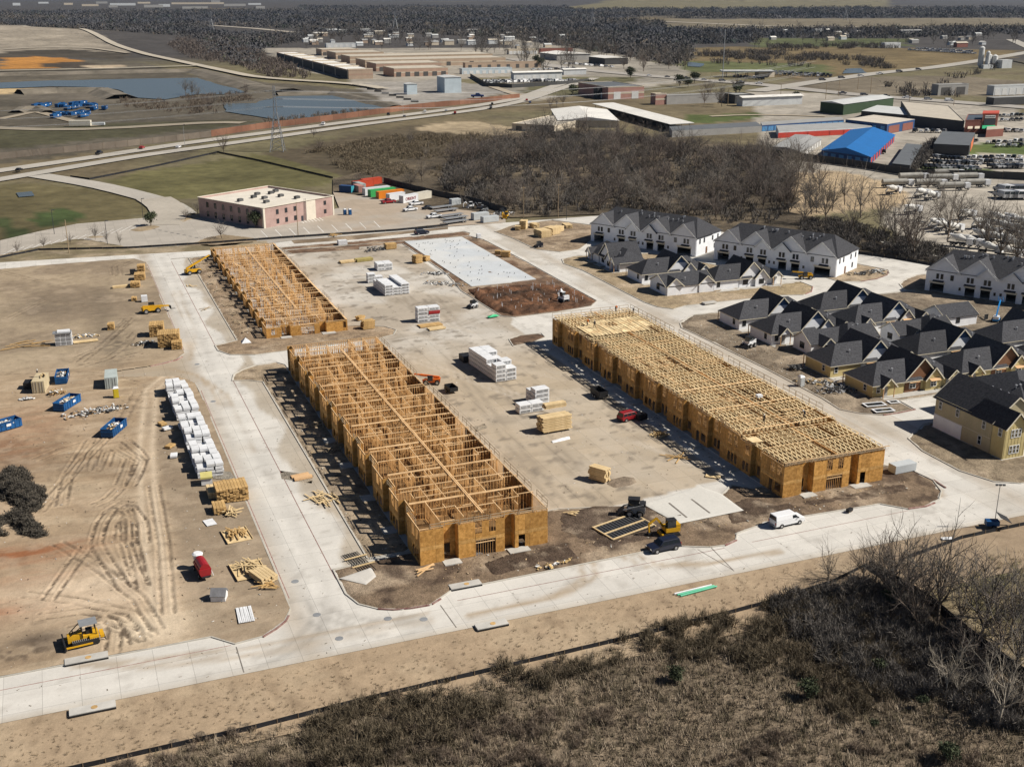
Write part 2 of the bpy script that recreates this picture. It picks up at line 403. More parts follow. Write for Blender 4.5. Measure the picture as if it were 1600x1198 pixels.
A_, R_ = np.meshgrid(ang, rad); gx = (R_ * np.cos(A_)).ravel(); gy = (R_ * np.sin(A_)).ravel()
nx = len(ang); i = (np.arange(len(rad) - 1)[:, None] * nx + np.arange(nx - 1)[None, :]).ravel()
tag(link('ground', fast_mesh('ground', np.stack([gx, gy, hill_h(gx, gy) - 0.35 - 4.0 * sst(-gy, -122, -116)], 1), np.stack([i, i + nx, i + nx + 1, i + 1], 1)[:, ::-1] if False else np.stack([i, i + 1, i + nx + 1, i + nx], 1)[:, ::-1], far_col(gx, gy), M_FAR, True)), kind='structure')

# --- concrete of the site: streets, car parks, the yard between the framed blocks
YARD = [(64, 152), (102.6, 158), (103, 262), (106, 268), (103, 300), (106, 372), (66, 372), (64, 262)]
def _arc(cx, cy, r, a0, a1): return [(cx + r * math.cos(R(a0 + (a1 - a0) * k / 9)), cy + r * math.sin(R(a0 + (a1 - a0) * k / 9))) for k in range(10)]
_T, _D = (0.4, 0.31, 0.21), (0.3, 0.28, 0.25)
TRACKS = [(_arc(37, 143, 10 + d, 180, 270), _D, .5) for d in (0, 1.8, 4)] + [(_arc(14, 142, 12 + d, 0, -80), _D, .45) for d in (0, 1.9)] + [([(66 + d, 140), (64 + d, 134), (58 + d, 131), (45, 130 + d * .3)], _T, .75) for d in (0, 2)] + [([(72 + d, 139), (74 + d, 134), (82 + d, 131.5), (95, 131)], _T, .7) for d in (0, 2)] + [([(6, 257 + d), (18, 257 + d), (24, 250), (26 + d, 235), (26 + d, 200)], _T, .7) for d in (0, 1.8)] + [([(24, 262), (26 + d, 285), (27 + d, 330)], _T, .4) for d in (0, 1.8)] + [([(-5, 137), (4, 133 + d), (18, 131 + d), (40, 131 + d)], _T, .6) for d in (0, 1.9)] + [([(132, 138), (137 + d, 150), (138 + d, 200), (139 + d, 260)], _T, .45) for d in (0, 1.9)] + [([(70 + d, 158), (74 + d, 200), (80 + d, 250), (86 + d, 300)], (.28, .235, .18), .55) for d in (0, 2, 7, 9)] + [([(100, 165), (88 + d, 200), (72 + d, 240), (68, 258)], (.55, .48, .39), .6) for d in (0, 2)] + [([(64, 258 + d), (85, 262 + d), (104, 275 + d)], (.28, .235, .18), .5) for d in (0, 2)]
def conc_col(x, y):
 c = np.tile(CONC, (len(x), 1)); n = fbm(x, y, 22, 1); n2 = fbm(x, y, 5, 2)
 c = c * (0.9 + 0.2 * n2)[:, None]
 yd = inpoly(x, y, YARD).astype(float)
 c = mixc(c, yd * (0.35 + 0.6 * sst(n, .35, .6)), (0.42, 0.36, 0.285))
 south = yd * sst(-y, -265, -225)
 c = mixc(c, south * (0.6 + 0.4 * n2), (0.46, 0.375, 0.27))
 c = mixc(c, yd * sst(fbm(x, y, 6, 21), .56, .7) * .45, (0.3, 0.25, 0.19)); c = mixc(c, sst(fbm(x, y, 2.2, 23), .62, .72) * (.25 + .45 * yd), (0.2, 0.17, 0.135)); c = mixc(c, yd * sst(fbm(x + y * .6, (y - x * .3) * .25, 4, 24), .55, .7) * .5, (0.5, 0.43, 0.34))
 e = np.minimum(np.abs(x - 23), np.abs(x - 143)); c = mixc(c, sst(-e, -3.5, 0) * (.25 + .5 * n2), (0.38, 0.31, 0.23))
 c = mixc(c, sst(-(y - 127.3), -1.8, 0) * (.2 + .5 * n2), (0.4, 0.33, 0.24))
 edge = 33.4 + 1.4 * np.sin(y / 8.0) + 1.0 * np.sin(y / 3.7 + 1)
 c = mixc(c, sst(x - edge, -0.4, 0.6) * (x < 37.5) * (y > 150) * (y < 372) * (.55 + .4 * n2), (0.4, 0.335, 0.25))
 c = mixc(c, (x < 26) * (y > 245) * (y < 268) * sst(-x, -26, -20), (0.4, 0.33, 0.245))
 c = mixc(c, (x > 136) * (x < 150) * sst(n, .4, .6) * .45, (0.42, 0.36, 0.28))
 for lx in (25.0, 28.4): c = mixc(c, np.exp(-((x - lx + .6 * np.sin(y / 30)) / .9) ** 2) * (y < 375) * .22, (0.36, 0.34, 0.31))
 for q, cc, a in TRACKS: c = mixc(c, np.exp(-((dpoly(x, y, q) + (n2 - .5) * .8) / .5) ** 2) * a * sst(n, .25, .5), cc)
 for ly in (129.2, 132.2): c = mixc(c, np.exp(-((y - ly) / .8) ** 2) * .14, (0.4, 0.37, 0.33))
 return c
grid_sheet('concrete_paving', np.concatenate([np.arange(-90, -22, 4), np.arange(-22, 150, .85), np.arange(150, 262, 2)]), np.concatenate([[127.3], np.arange(128, 391.5, .85)]), 0.0, conc_col, M_CONC)
# --- soil lots standing a kerb's height above the concrete
def kerb(poly, closed=True, z=0.14, w=0.2, name='kerb', m=None):
 b = MB(); n = len(poly)
 for k in range(n if closed else n - 1):
  a, c = poly[k], poly[(k + 1) % n]
  if math.hypot(c[0] - a[0], c[1] - a[1]) < .3: continue
  b.beam((a[0], a[1], z / 2 - .05), (c[0], c[1], z / 2 - .05), w, z + .1)
 return tag(b.obj(name, m or M_KERB), kind='structure')
def arc(cx, cy, r, a0, a1, n=7): return [(cx + r * math.cos(R(a0 + (a1 - a0) * k / (n - 1))), cy + r * math.sin(R(a0 + (a1 - a0) * k / (n - 1)))) for k in range(n)]
def soil_col(base, dark=MUD, amt=0.5, pale=PALE, sc=9, seed=0):
 def fn(x, y):
  c = np.tile(np.array(base), (len(x), 1)); n = fbm(x, y, sc, 50 + seed); n2 = fbm(x, y, sc / 3, 60 + seed)
  c = mixc(c, sst(n, .5, .7) * .5, pale); c = mixc(c, sst(-n2, -.46, -.3) * amt, dark)
  return c * (0.85 + 0.3 * fbm(x, y, 2.0, 70 + seed))[:, None]
 return fn
LANE = PL([(262, 590), (236, 610), (228, 700), (232, 800), (246, 905), (262, 990)])
RUTS = [PL(q) for q in ([(178, 702), (203, 716), (196, 738), (188, 757)], [(188, 704), (222, 722), (214, 742), (204, 760)], [(196, 690), (215, 706), (224, 720)],
  [(152, 842), (160, 815), (176, 797), (197, 798), (205, 822), (203, 850)], [(168, 845), (173, 820), (186, 804), (196, 812), (198, 845)], [(176, 790), (205, 795), (222, 820), (224, 850)],
  [(150, 850), (158, 822), (170, 800), (192, 786), (205, 790)], [(185, 765), (170, 780), (148, 790)], [(195, 850), (208, 885), (222, 918)], [(206, 850), (216, 885), (224, 918)], [(150, 852), (178, 895), (194, 920)],
  [(75, 938), (112, 885), (135, 855)], [(60, 965), (130, 955), (190, 965), (212, 990)], [(110, 985), (165, 968), (205, 985), (214, 1005)],
  [(175, 1020), (180, 985), (172, 970)], [(125, 566), (160, 540), (205, 500)], [(120, 560), (150, 546), (180, 520), (200, 498)], [(130, 572), (170, 560), (190, 545), (212, 520)], [(185, 560), (220, 552)],
  [(140, 690), (105, 745), (95, 790)], [(150, 705), (142, 730)], [(160, 712), (150, 735)], [(170, 708), (163, 730)], [(55, 720), (90, 705), (140, 690)], [(180, 430), (178, 415), (200, 408)], [(186, 432), (184, 418), (205, 410)])]
def pair(q, off=.85):
 A = np.array(q); d = np.gradient(A, axis=0); d /= np.linalg.norm(d, axis=1)[:, None] + 1e-9; n_ = np.stack([-d[:, 1], d[:, 0]], 1)
 return [[tuple(p) for p in A + n_ * s] for s in (-off, off)]
RUTS = [p for q in RUTS for p in pair(q)] + [p for q in ([(-20, 420), (60, 440), (150, 425)], [(10, 500), (70, 470), (140, 480)], [(235, 995), (205, 960), (120, 940), (40, 930)], [(245, 985), (215, 935), (150, 885), (90, 850)], [(225, 1000), (195, 985), (140, 975)], [(240, 760), (255, 850), (262, 960)], [(215, 600), (150, 585), (60, 582), (-20, 585)], [(215, 612), (190, 660), (130, 720), (60, 800)]) for p in pair(PL(q))]
YARD_L = [(-90, 137.5), (11.9, 137.6), (14.5, 134.7), (18.2, 135.2), (21.6, 138.1), (22.9, 141), (23, 146), (23, 238), (22.8, 244.5), (20.1, 250.2), (13.5, 252.6), (6, 255), (6, 259), (14.9, 260.3), (20.8, 263.1), (23.1, 267.5), (23, 371), (20.2, 377.3), (14.5, 377.9), (-90, 376)]
def yard_h(x, y):
 h = 0.25 * (fbm(x, y, 14, 80) - .5) + 0.12 * (fbm(x, y, 2.2, 81) - .5)
 for r_ in RUTS:
  d = dpoly(x, y, r_); h += -0.13 * np.exp(-(d / .25) ** 2) + 0.06 * np.exp(-((d - .45) / .2) ** 2)
 return np.maximum(h, -.1)
def yard_col(x, y):
 n = fbm(x, y, 16, 90); n2 = fbm(x, y, 5, 91); n3 = fbm(x, y, 1.8, 92)
 n5 = fbm(x, y, .7, 97, 2); stk = fbm(x * .3, y * 1.5, 3, 95); c = np.tile(TAN * 1.06, (len(x), 1)); c = mixc(c, sst(fbm(x, y, 24, 96), .42, .62) * .6, (0.3, 0.225, 0.148)); c = mixc(c, sst(stk, .5, .7) * .45, (0.52, 0.415, 0.29)); c = mixc(c, sst(-stk, -.42, -.28) * .4, (0.27, 0.195, 0.125))
 c = mixc(c, sst(y, 258, 285) * .85, (0.235, 0.185, 0.13))
 c = mixc(c, sst(y, 258, 285) * sst(n, .45, .62) * .8, (0.36, 0.285, 0.195))
 bx = np.exp(-((x - 6 - (y - 280) * .035) / 3.6) ** 2) * sst(y, 270, 290) * sst(-y, -352, -330)
 c = mixc(c, bx * .55, (0.17, 0.135, 0.095))
 px, py = P(70, 480); c = mixc(c, np.exp(-(((x - px) / 12) ** 2 + ((y - py) / 12) ** 2)) * .55 * (n2 + .4), (0.11, 0.088, 0.066))
 px, py = P(90, 705); c = mixc(c, np.exp(-(((x - px + (y - py) * .5) / 6) ** 2 + ((y - py) / 18) ** 2)) * sst(n2, .3, .6) * .8, (0.17, 0.115, 0.07))
 px, py = P(0, 720); c = mixc(c, np.exp(-(((x - px) / 7) ** 2 + ((y - py) / 14) ** 2)) * sst(n2, .3, .6) * .7, (0.19, 0.13, 0.085))
 for (qx, qy, sx, sy, a) in ((10, 872, 9, 3.4, 1.0), (45, 866, 9, 2.6, .8), (5, 960, 8, 3.2, 1.0), (55, 905, 7, 3, .5), (60, 655, 8, 10, .35), (20, 700, 7, 9, .4)):
  px, py = P(qx, qy); c = mixc(c, np.exp(-(((x - px) / sx) ** 2 + ((y - py) / sy) ** 2)) * (.35 + .65 * sst(stk, .35, .55)) * a, (0.28, 0.115, 0.052))
 px, py = P(150, 925); c = mixc(c, np.exp(-(((x - px) / 12) ** 2 + ((y - py) / 8) ** 2)) * (.55 + .5 * stk), (0.6, 0.48, 0.35))
 px, py = P(240, 985); c = mixc(c, np.exp(-(((x - px) / 6) ** 2 + ((y - py) / 4.5) ** 2)) * .85, (0.62, 0.52, 0.385))
 px, py = P(40, 1020); c = mixc(c, np.exp(-(((x - px) / 5.5) ** 2 + ((y - py) / 3.0) ** 2)) * sst(n3, .25, .55) * .9, (0.09, 0.066, 0.048))
 px, py = P(60, 1000); c = mixc(c, np.exp(-(((x - px) / 3.5) ** 2 + ((y - py) / 2.0) ** 2)) * .9, (0.1, 0.075, 0.055))
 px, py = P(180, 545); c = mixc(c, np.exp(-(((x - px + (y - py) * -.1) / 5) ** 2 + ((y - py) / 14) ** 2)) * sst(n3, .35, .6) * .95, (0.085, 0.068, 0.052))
 px, py = P(90, 562); c = mixc(c, np.exp(-(((x - px) / 30) ** 2 + ((y - py) / 8) ** 2)) * .5, (0.43, 0.345, 0.24))
 c = mixc(c, sst(x, 8.5, 12.5) * sst(-y, -240, -225) * .55, (0.215, 0.172, 0.125))
 d = dpoly(x, y, LANE)
 c = mixc(c, sst(-d, -2.6, -1.4) * .35, PALE); c = mixc(c, np.exp(-((d - 1.1) / .5) ** 2) * .8, (0.56, 0.455, 0.33))
 for k, r_ in enumerate(RUTS):
  d = dpoly(x, y, r_) + (n3 - .5) * .45; c = mixc(c, sst(-d, -.34, -.1) * (.8 if k < 40 else .5) * sst(n2, .2, .5) * sst(n5, .28, .52), (0.1, 0.074, 0.052))
 c = mixc(c, sst(n2, .55, .7) * .25, PALE); c = mixc(c, sst(-n3, -.34, -.25) * .2, (0.16, 0.12, 0.085))
 return c * (0.9 + 0.2 * n3)[:, None]
xs_ = [p for p in YARD_L]
grid_sheet('left_yard_soil', np.arange(-18, 23.4, .22), np.arange(134.5, 222.1, .22), .15, yard_col, M_YARD, yard_h, mask=YARD_L); grid_sheet('left_yard_soil', np.arange(-26, 23.4, .4), np.arange(222, 378.2, .4), .15, yard_col, M_YARD, yard_h, mask=YARD_L)
LOTS = {
 'front_verge': ([(31, 150), (31, 142.3), (32, 138.8), (34.1, 136.6), (37.1, 135.2), (41.2, 135), (45.1, 137.7), (81, 138.4), (86, 136), (88.5, 135.7), (91, 136.6), (92.5, 138.6), (99.3, 140.2), (120.3, 139.3), (123.2, 136.1), (126.5, 135.8), (130.7, 137.2), (133.3, 139.7), (135.2, 144), (134.7, 148.8), (131.5, 152.5), (104.5, 152.5), (101.5, 155), (91, 146.5), (84, 153), (70, 157), (64.5, 157), (64.5, 151), (43, 151)], 0.9),
 'block_strip': ([(36.6, 151.5), (43.5, 151.5), (43.5, 250.2), (42, 252.8), (37.2, 252.4), (34, 250.2), (31.5, 247.5), (30.5, 243.2), (34, 242), (36.6, 240)], 1.0),
 'north_block_strip': ([(30.7, 271.5), (30.8, 267), (33, 262.6), (38.4, 260.4), (62.5, 262.2), (68, 262.6), (73, 264.6), (74.8, 268.5), (73, 272.5), (68, 275.5), (64, 277), (62, 276), (43.6, 276), (43.6, 372), (36.3, 372), (36.3, 274)], 1.0),
 'north_verge': ([(31, 372.5), (62, 373), (104, 372.5), (131, 372.5), (133.5, 365), (134.2, 330), (133.9, 276), (130, 271.5), (119, 269.3), (107, 268.6), (104, 271), (103, 300), (105.8, 322), (105.8, 368), (91, 368), (90, 364), (68, 366), (66, 377.5), (110, 378.3), (132, 380.5), (133, 377), (131, 372.6)], 1.0),
 'yard_island_west': (PL([(795, 530), (812, 524), (846, 521), (852, 527), (830, 536), (802, 541)]), .8),
 'house_lot_south': ([(143, 186.5), (143.3, 207), (142.6, 238), (142.1, 243.9), (143.9, 247.9), (150.9, 253.5), (240, 254), (240, 179.3), (156.9, 179.4), (156.4, 174), (148.2, 173.6), (144.6, 176), (142.2, 179.5)], 1.2),
 'house_lot_north': ([(145.2, 269.9), (146.2, 264), (149, 260.6), (153.8, 262.6), (182, 262.8), (188, 266), (190, 272), (188, 279), (186, 290), (188, 300), (176, 325), (152.2, 329.8), (146, 327.2), (143.9, 320.8), (145.6, 310.7)], 1.2),
 'house_lot_east': ([(144.4, 161.6), (142.6, 155.4), (142.4, 145.5), (144.5, 139.6), (148.2, 137.3), (157, 136.4), (240, 136.2), (240, 168), (152, 166.5)], 1.2),
 'stack_lot': (PL([(772, 362), (800, 352), (815, 350), (862, 344), (925, 352), (925, 375), (905, 390), (875, 394), (838, 390), (800, 372)]), 1.2),
 'town_island': (PL([(1255, 423), (1300, 414), (1338, 412), (1388, 422), (1390, 428), (1370, 436), (1345, 440), (1310, 440)]), 1.2),
 'court_island': (PL([(1195, 446), (1250, 440), (1270, 448), (1268, 456), (1255, 461), (1195, 462)]), 1.2),
 'town_island_east': (PL([(1405, 444), (1415, 436), (1432, 430), (1455, 427), (1455, 462), (1412, 452)]), 1.2),
}
lotc = {'front_verge': soil_col((0.21, 0.152, 0.102), amt=.85, sc=9, seed=1), 'block_strip': soil_col((0.34, 0.265, 0.18), amt=.6, sc=6, seed=2), 'north_block_strip': soil_col((0.3, 0.22, 0.145), amt=.5, sc=6, seed=3),
  'north_verge': soil_col((0.19, 0.12, 0.078), amt=.7, sc=7, seed=4), 'yard_island_west': soil_col((0.14, 0.09, 0.06), amt=.7, sc=5, seed=5),
  'house_lot_south': soil_col((0.22, 0.178, 0.13), amt=.45, sc=6, seed=6), 'house_lot_north': soil_col((0.34, 0.265, 0.17), amt=.25, sc=8, seed=7), 'house_lot_east': soil_col((0.27, 0.215, 0.148), amt=.45, sc=6, seed=8),
  'stack_lot': soil_col((0.29, 0.22, 0.15), amt=.5, sc=7, seed=9), 'town_island': soil_col((0.36, 0.28, 0.19), amt=.4, sc=7, seed=10), 'court_island': soil_col((0.36, 0.28, 0.17), amt=.3, sc=7, seed=11), 'town_island_east': soil_col((0.3, 0.23, 0.16), amt=.4, sc=7, seed=12)}
bumpy = lambda a, sc, s: (lambda x, y: a * (fbm(x, y, sc, s) - .35))
for k, (poly, st) in LOTS.items():
 hf = bumpy(0.35, 2.5, 300) if k in ('front_verge', 'north_verge') else bumpy(0.2, 3, 310)
 poly_sheet(k + '_soil', poly, 0.13, st, lotc[k], M_SOIL, hf, skirt=0.2)
 kerb(poly)
kerb([(-45, 137.45), (11.9, 137.55), (14.5, 134.65), (18.2, 135.15), (21.65, 138.05), (22.95, 141), (23.05, 146), (23.05, 238), (22.85, 244.5), (20.1, 250.25), (13.5, 252.6)], False)
kerb([(14.9, 260.25), (20.85, 263.05), (23.15, 267.5), (23.05, 371), (20.2, 377.35), (14.5, 377.95), (-45, 376.05)], False)
def mud_col(x, y):
 n = fbm(x, y, 3.5, 120); c = np.tile(np.array((0.1, 0.055, 0.034)), (len(x), 1)); c = mixc(c, sst(n, .45, .65), (0.19, 0.095, 0.052)); return mixc(c, sst(-n, -.4, -.25), (0.05, 0.034, 0.025))
poly_sheet('dug_soil', [(104.8, 300.5), (118.5, 300.2), (131, 295.5), (133.4, 286), (133, 275), (126, 271.5), (119, 270), (106.5, 270), (103.8, 276), (103.6, 288)], 0.3, .6, mud_col, M_MUD,
           lambda x, y: 2.4 * np.abs(fbm(x, y, 5, 130) - .42) + 1.5 * (fbm(x, y, 1.4, 131) - .4), skirt=.3)
poly_sheet('verge_mud', [(52, 139.3), (66, 140), (66.5, 146), (63.5, 145.3), (57, 145.2), (52, 143.5)], 0.2, .5, soil_col((0.1, 0.07, 0.05), amt=.8, sc=3, seed=20), M_MUD, lambda x, y: .9 * np.abs(fbm(x, y, 2.6, 140) - .4), skirt=.12)
poly_sheet('verge_mud', [(70, 141.5), (82, 141), (86, 143.5), (90.6, 146.8), (84, 152.6), (76, 155.8), (69, 155), (66.8, 149)], 0.2, .6, soil_col((0.13, 0.095, 0.07), amt=.8, sc=4, seed=21), M_MUD, lambda x, y: .6 * np.abs(fbm(x, y, 3, 141) - .4), skirt=.12)
poly_sheet('verge_mud', [(93, 141.2), (108, 142.5), (121, 141), (128, 141.5), (130, 145), (124, 144.6), (113, 144.3), (104, 145.4), (101, 150), (95, 147)], 0.2, .6, soil_col((0.12, 0.085, 0.06), amt=.8, sc=3, seed=22), M_MUD, lambda x, y: .6 * np.abs(fbm(x, y, 3, 142) - .4), skirt=.12)
HEAPS = []
def heap(name, pts, h, seed):
 w = PL(pts)
 poly = w
 def hf(x, y):
  d = dpoly(x, y, poly + [poly[0]]); return h * np.clip(d / 4.6, 0, 1) * (0.45 + 1.1 * fbm(x, y, 2.6, seed)) + .9 * (fbm(x, y, .9, seed + 1) - .4) * np.clip(d, 0, 1)
 HEAPS.append((poly, hf))
 o = poly_sheet(name, poly, 0.17, .45, soil_col((0.085, 0.072, 0.056), dark=np.array((0.035, 0.03, 0.025)), amt=.6, pale=np.array((0.13, 0.11, 0.085)), sc=1.6, seed=seed), M_MUD, hf, skirt=.1, kind=None)
 return o
tag(heap('spoil_heap', [(-60, 800), (0, 745), (12, 735), (38, 733), (48, 742), (50, 757), (70, 766), (73, 780), (60, 800), (40, 806), (20, 790), (-20, 775), (-60, 822)], 2.6, 33), 'dark lumpy spoil heap, the farther of two at the photo edge', 'spoil heap')
tag(heap('spoil_heap', [(-60, 860), (-20, 822), (0, 812), (25, 800), (48, 806), (64, 826), (74, 838), (60, 843), (36, 838), (12, 818), (0, 826), (14, 838), (0, 840), (-60, 880)], 2.4, 36), 'dark lumpy spoil heap, the nearer of two at the photo edge', 'spoil heap')

# --- the strip and the brush below the front road
def strip_col(x, y):
 n = fbm(x, y, 7, 150); n2 = fbm(x, y, 1.2, 151); c = np.tile(np.array((0.37, 0.278, 0.185)), (len(x), 1))
 c = mixc(c, sst(n, .5, .66) * .5, (0.44, 0.345, 0.235)); c = mixc(c, sst(-fbm(x * 2.2, y * .5, 2.0, 152), -.4, -.28) * .45, (0.2, 0.145, 0.095))
 c = mixc(c, sst(x, 96, 108) * .4, (0.22, 0.17, 0.12))
 return c * (0.85 + .3 * n2)[:, None]
grid_sheet('road_verge', np.arange(-45, 262, .8), np.arange(113.5, 127.6, .6), 0.02, strip_col, M_YARD, lambda x, y: -0.05 - .02 * (127.3 - y) + .15 * (fbm(x, y, 1.5, 153) - .5) * (y < 126.8))
def brush_h(x, y):
 return -0.35 - .012 * np.clip(117 - y, 0, 60) + .55 * (fbm(x, y, 6, 160) - .5) + .35 * (fbm(x, y, 1.6, 161) - .5)
def brush_col(x, y):
 n = fbm(x, y, 14, 170); n2 = fbm(x, y, 4, 171); n3 = fbm(x, y, 1.1, 172)
 c = np.tile(np.array((0.24, 0.188, 0.132)), (len(x), 1))
 c = mixc(c, sst(n, .46, .62) * .7, (0.098, 0.08, 0.055)); c = mixc(c, sst(n2, .55, .72) * .6, (0.28, 0.215, 0.15)); c = mixc(c, sst(-n3, -.4, -.25) * .6, (0.05, 0.041, 0.032))
 px, py = P(1520, 900); east = sst(x, 105, 109); c = mixc(c, east * .85, (0.27, 0.215, 0.125)); c = mixc(c, east * sst(n2, .5, .66) * .7, (0.12, 0.115, 0.05)); c = mixc(c, east * sst(-n2, -.42, -.3) * .5, (0.42, 0.34, 0.23))
 return c
grid_sheet('brush_ground', np.arange(-45, 262, .7), np.arange(66, 117.9, .7), 0.0, brush_col, M_BRUSH, brush_h)
def paint(name, pts, w=0.14, z=0.004, m=None):
 b = MB()
 for a, c in zip(pts[:-1], pts[1:]):
  d = Vector((c[0] - a[0], c[1] - a[1])); n_ = Vector((-d.y, d.x)).normalized() * w / 2
  b.add([(a[0] + n_.x, a[1] + n_.y, z), (a[0] - n_.x, a[1] - n_.y, z), (c[0] - n_.x, c[1] - n_.y, z), (c[0] + n_.x, c[1] + n_.y, z)], [(0, 1, 2, 3)])
 return tag(b.obj(name, m or M_RED), kind='structure')
M_LINE = mat('faded_red_line', (0.4, 0.12, 0.1), .8, .35, .6); M_WLINE = mat('white_line', (.75, .74, .7), .8, .15, 1.0); M_JOINT = mat('dark_joint', (.2, .18, .155), .9, .3, .5)
for pts in ([(30.75, 147), (30.75, 243)], [(30.75, 272), (30.75, 369)], [(23.4, 144), (23.4, 239)], [(23.4, 270), (23.4, 368)], [(-45, 134.5), (14, 134.6)], [(45, 134.8), (88, 135)], [(93, 135.2), (123, 135.6)], [(46, 379.5), (128, 381.5)]): paint('fire_lane_line', pts, .13)
for poly in ([(18.2, 135.0), (20.2, 136.4), (21.75, 137.9), (22.4, 139.2)], [(34.1, 136.5), (36, 135.5), (38.5, 135.0), (41, 134.9)], [(41.4, 135.0), (43, 136)], [(14.9, 260.2), (18, 261.4), (20.9, 262.9), (22.4, 265)],
             [(88.5, 135.6), (91.1, 136.5)], [(123.3, 136), (126.6, 135.7), (129, 136.3)], [(134.9, 140.5), (135.3, 144)], [(148.2, 173.5), (152, 173.5), (156.4, 173.9)], PL([(1270, 448), (1268, 456), (1258, 460)]), PL([(1388, 424), (1386, 430), (1370, 436), (1345, 440)])): kerb(poly, False, .17, .26, 'red_kerb', M_RED)
for pts in ([(-45, 387), (40, 391), (64, 393.2)],): paint('fire_lane_line', pts, .3)
for px in ([(369, 1010), (381, 1050)], [(1090, 858), (1145, 890)], [(688, 945), (713, 980)], [(1108, 852), (1147, 892)]): paint('expansion_joint', PL(px), .16, .004, M_JOINT)
# ================================================================== THE THREE TIMBER-FRAMED BLOCKS
M_STUD = mat('framing_lumber', (0.62, 0.32, 0.11), 0.8, 0.28, 0.7, col2=(0.78, 0.46, 0.19))
M_PLATE = mat('fresh_lumber', (0.82, 0.51, 0.24), 0.8, 0.18, 0.6, col2=(0.9, 0.63, 0.35))
M_TRUSS = mat('truss_lumber', (0.8, 0.58, 0.3), 0.8, 0.3, 0.5, col2=(0.92, 0.74, 0.44))
M_OSB = mat('strand_board', (0.52, 0.25, 0.055), 0.75, 0.3, 2.2, bump=0.15, col2=(0.7, 0.38, 0.11), bscale=9)
M_BAND = mat('pale_strand_board', (0.6, 0.32, 0.085), 0.75, 0.25, 2.2, col2=(0.76, 0.45, 0.16))
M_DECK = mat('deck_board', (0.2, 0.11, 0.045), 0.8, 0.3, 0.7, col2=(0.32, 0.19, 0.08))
M_RAIL = mat('guard_rail_lumber', (0.42, 0.33, 0.22), 0.85, 0.2, 1.0)
M_SLABEDGE = mat('foundation_concrete', (0.5, 0.48, 0.44), 0.9, 0.12, 0.7)
def osb_wall(parent, A, B, z0, z1, openings, outn, t=0.04, zc=(2.5, 3.1), name='wall_panel', m=None):
 """sheathing along A->B, cut into its boards and round its openings (u0,u1,z0,z1)"""
 A = Vector((A[0], A[1])); B = Vector((B[0], B[1])); L = (B - A).length; d = (B - A) / L; n_ = Vector(outn)
 us = sorted({0.0, L, *[k * 2.44 for k in range(1, int(L / 2.44) + 1) if L - k * 2.44 > .5], *[v for o in openings for v in o[:2] if 0 < v < L]})
 us = [u for i, u in enumerate(us) if i == 0 or u - us[i - 1] > .05]
 for u0, u1 in zip(us[:-1], us[1:]):
  oc = [o for o in openings if o[0] < (u0 + u1) / 2 < o[1]]
  zs = sorted({z0, z1, *[c for c in zc if z0 < c < z1], *[v for o in oc for v in o[2:4] if z0 < v < z1]})
  for a, b in zip(zs[:-1], zs[1:]):
   if any(o[2] <= (a + b) / 2 <= o[3] for o in oc): continue
   p = A + d * (u0 + .014); q = A + d * (u1 - .014); jit = random.uniform(0, .012)
   o_ = n_ * (t / 2 + jit)
   MB().beam((p.x + o_.x, p.y + o_.y, (a + b) / 2), (q.x + o_.x, q.y + o_.y, (a + b) / 2), t, b - a - .03).obj(name, m or (M_BAND if a > 2.4 and b < 3.2 else M_OSB), parent)
class Frame:
 """studs and plates of one block; the nearest studs become parts, the rest one joined part"""
 def __init__(s, parent): s.p = parent; s.studs = []; s.pl = 0
 def wall(s, a, b, z0, z1, sp=0.42, plate=True, gaps=(), m=None, pw=.11):
  a = Vector(a); b = Vector(b); L = (b - a).length; d = (b - a) / L; ax = abs(d.x) > abs(d.y)
  n = max(2, int(L / sp) + 1)
  for k in range(n):
   u = L * k / (n - 1)
   if any(g[0] < u < g[1] for g in gaps): continue
   q = a + d * u; s.studs.append((q.x, q.y, z0 + .05, z1 - .1, ax))
  if plate:
   MB().beam((a.x, a.y, z1 - .05), (b.x, b.y, z1 - .05), pw, .1).obj('top_plate', m or M_PLATE, s.p)
   MB().beam((a.x, a.y, z0 + .03), (b.x, b.y, z0 + .03), .1, .06).obj('bottom_plate', M_STUD, s.p)
 def finish(s, keep=300):
  st = sorted(s.studs, key=lambda q: q[0] ** 2 + q[1] ** 2); cache = {}
  for (x, y, z0, z1, ax) in st[:keep]:
   key = (round(z1 - z0, 2), ax)
   if key not in cache: cache[key] = MB().cbox(0, 0, (z1 - z0) / 2, .055 if ax else .1, .1 if ax else .055, z1 - z0).mesh('stud', M_STUD)
   link('stud', cache[key], s.p, (x, y, z0))
  rest = st[keep:]
  if rest:
   V, F = [], []; arr = np.array([(q[0], q[1], q[2], q[3], q[4]) for q in rest], float)
   base = np.array([(-1, -1, 0), (1, -1, 0), (1, 1, 0), (-1, 1, 0), (-1, -1, 1), (1, -1, 1), (1, 1, 1), (-1, 1, 1)], float)
   sx = np.where(arr[:, 4] > 0, .0275, .05); sy = np.where(arr[:, 4] > 0, .05, .0275)
   V = np.stack([arr[:, None, 0] + base[None, :, 0] * sx[:, None], arr[:, None, 1] + base[None, :, 1] * sy[:, None], arr[:, None, 2] + base[None, :, 2] * (arr[:, 3] - arr[:, 2])[:, None]], 2).reshape(-1, 3)
   f = np.array([(4, 5, 6, 7), (0, 1, 5, 4), (1, 2, 6, 5), (2, 3, 7, 6), (3, 0, 4, 7)]); F = (f[None] + (np.arange(len(arr)) * 8)[:, None, None]).reshape(-1, 4)
   tag(link('stud_field', fast_mesh('stud_field', V, F, None, M_STUD), s.p), kind='stuff')
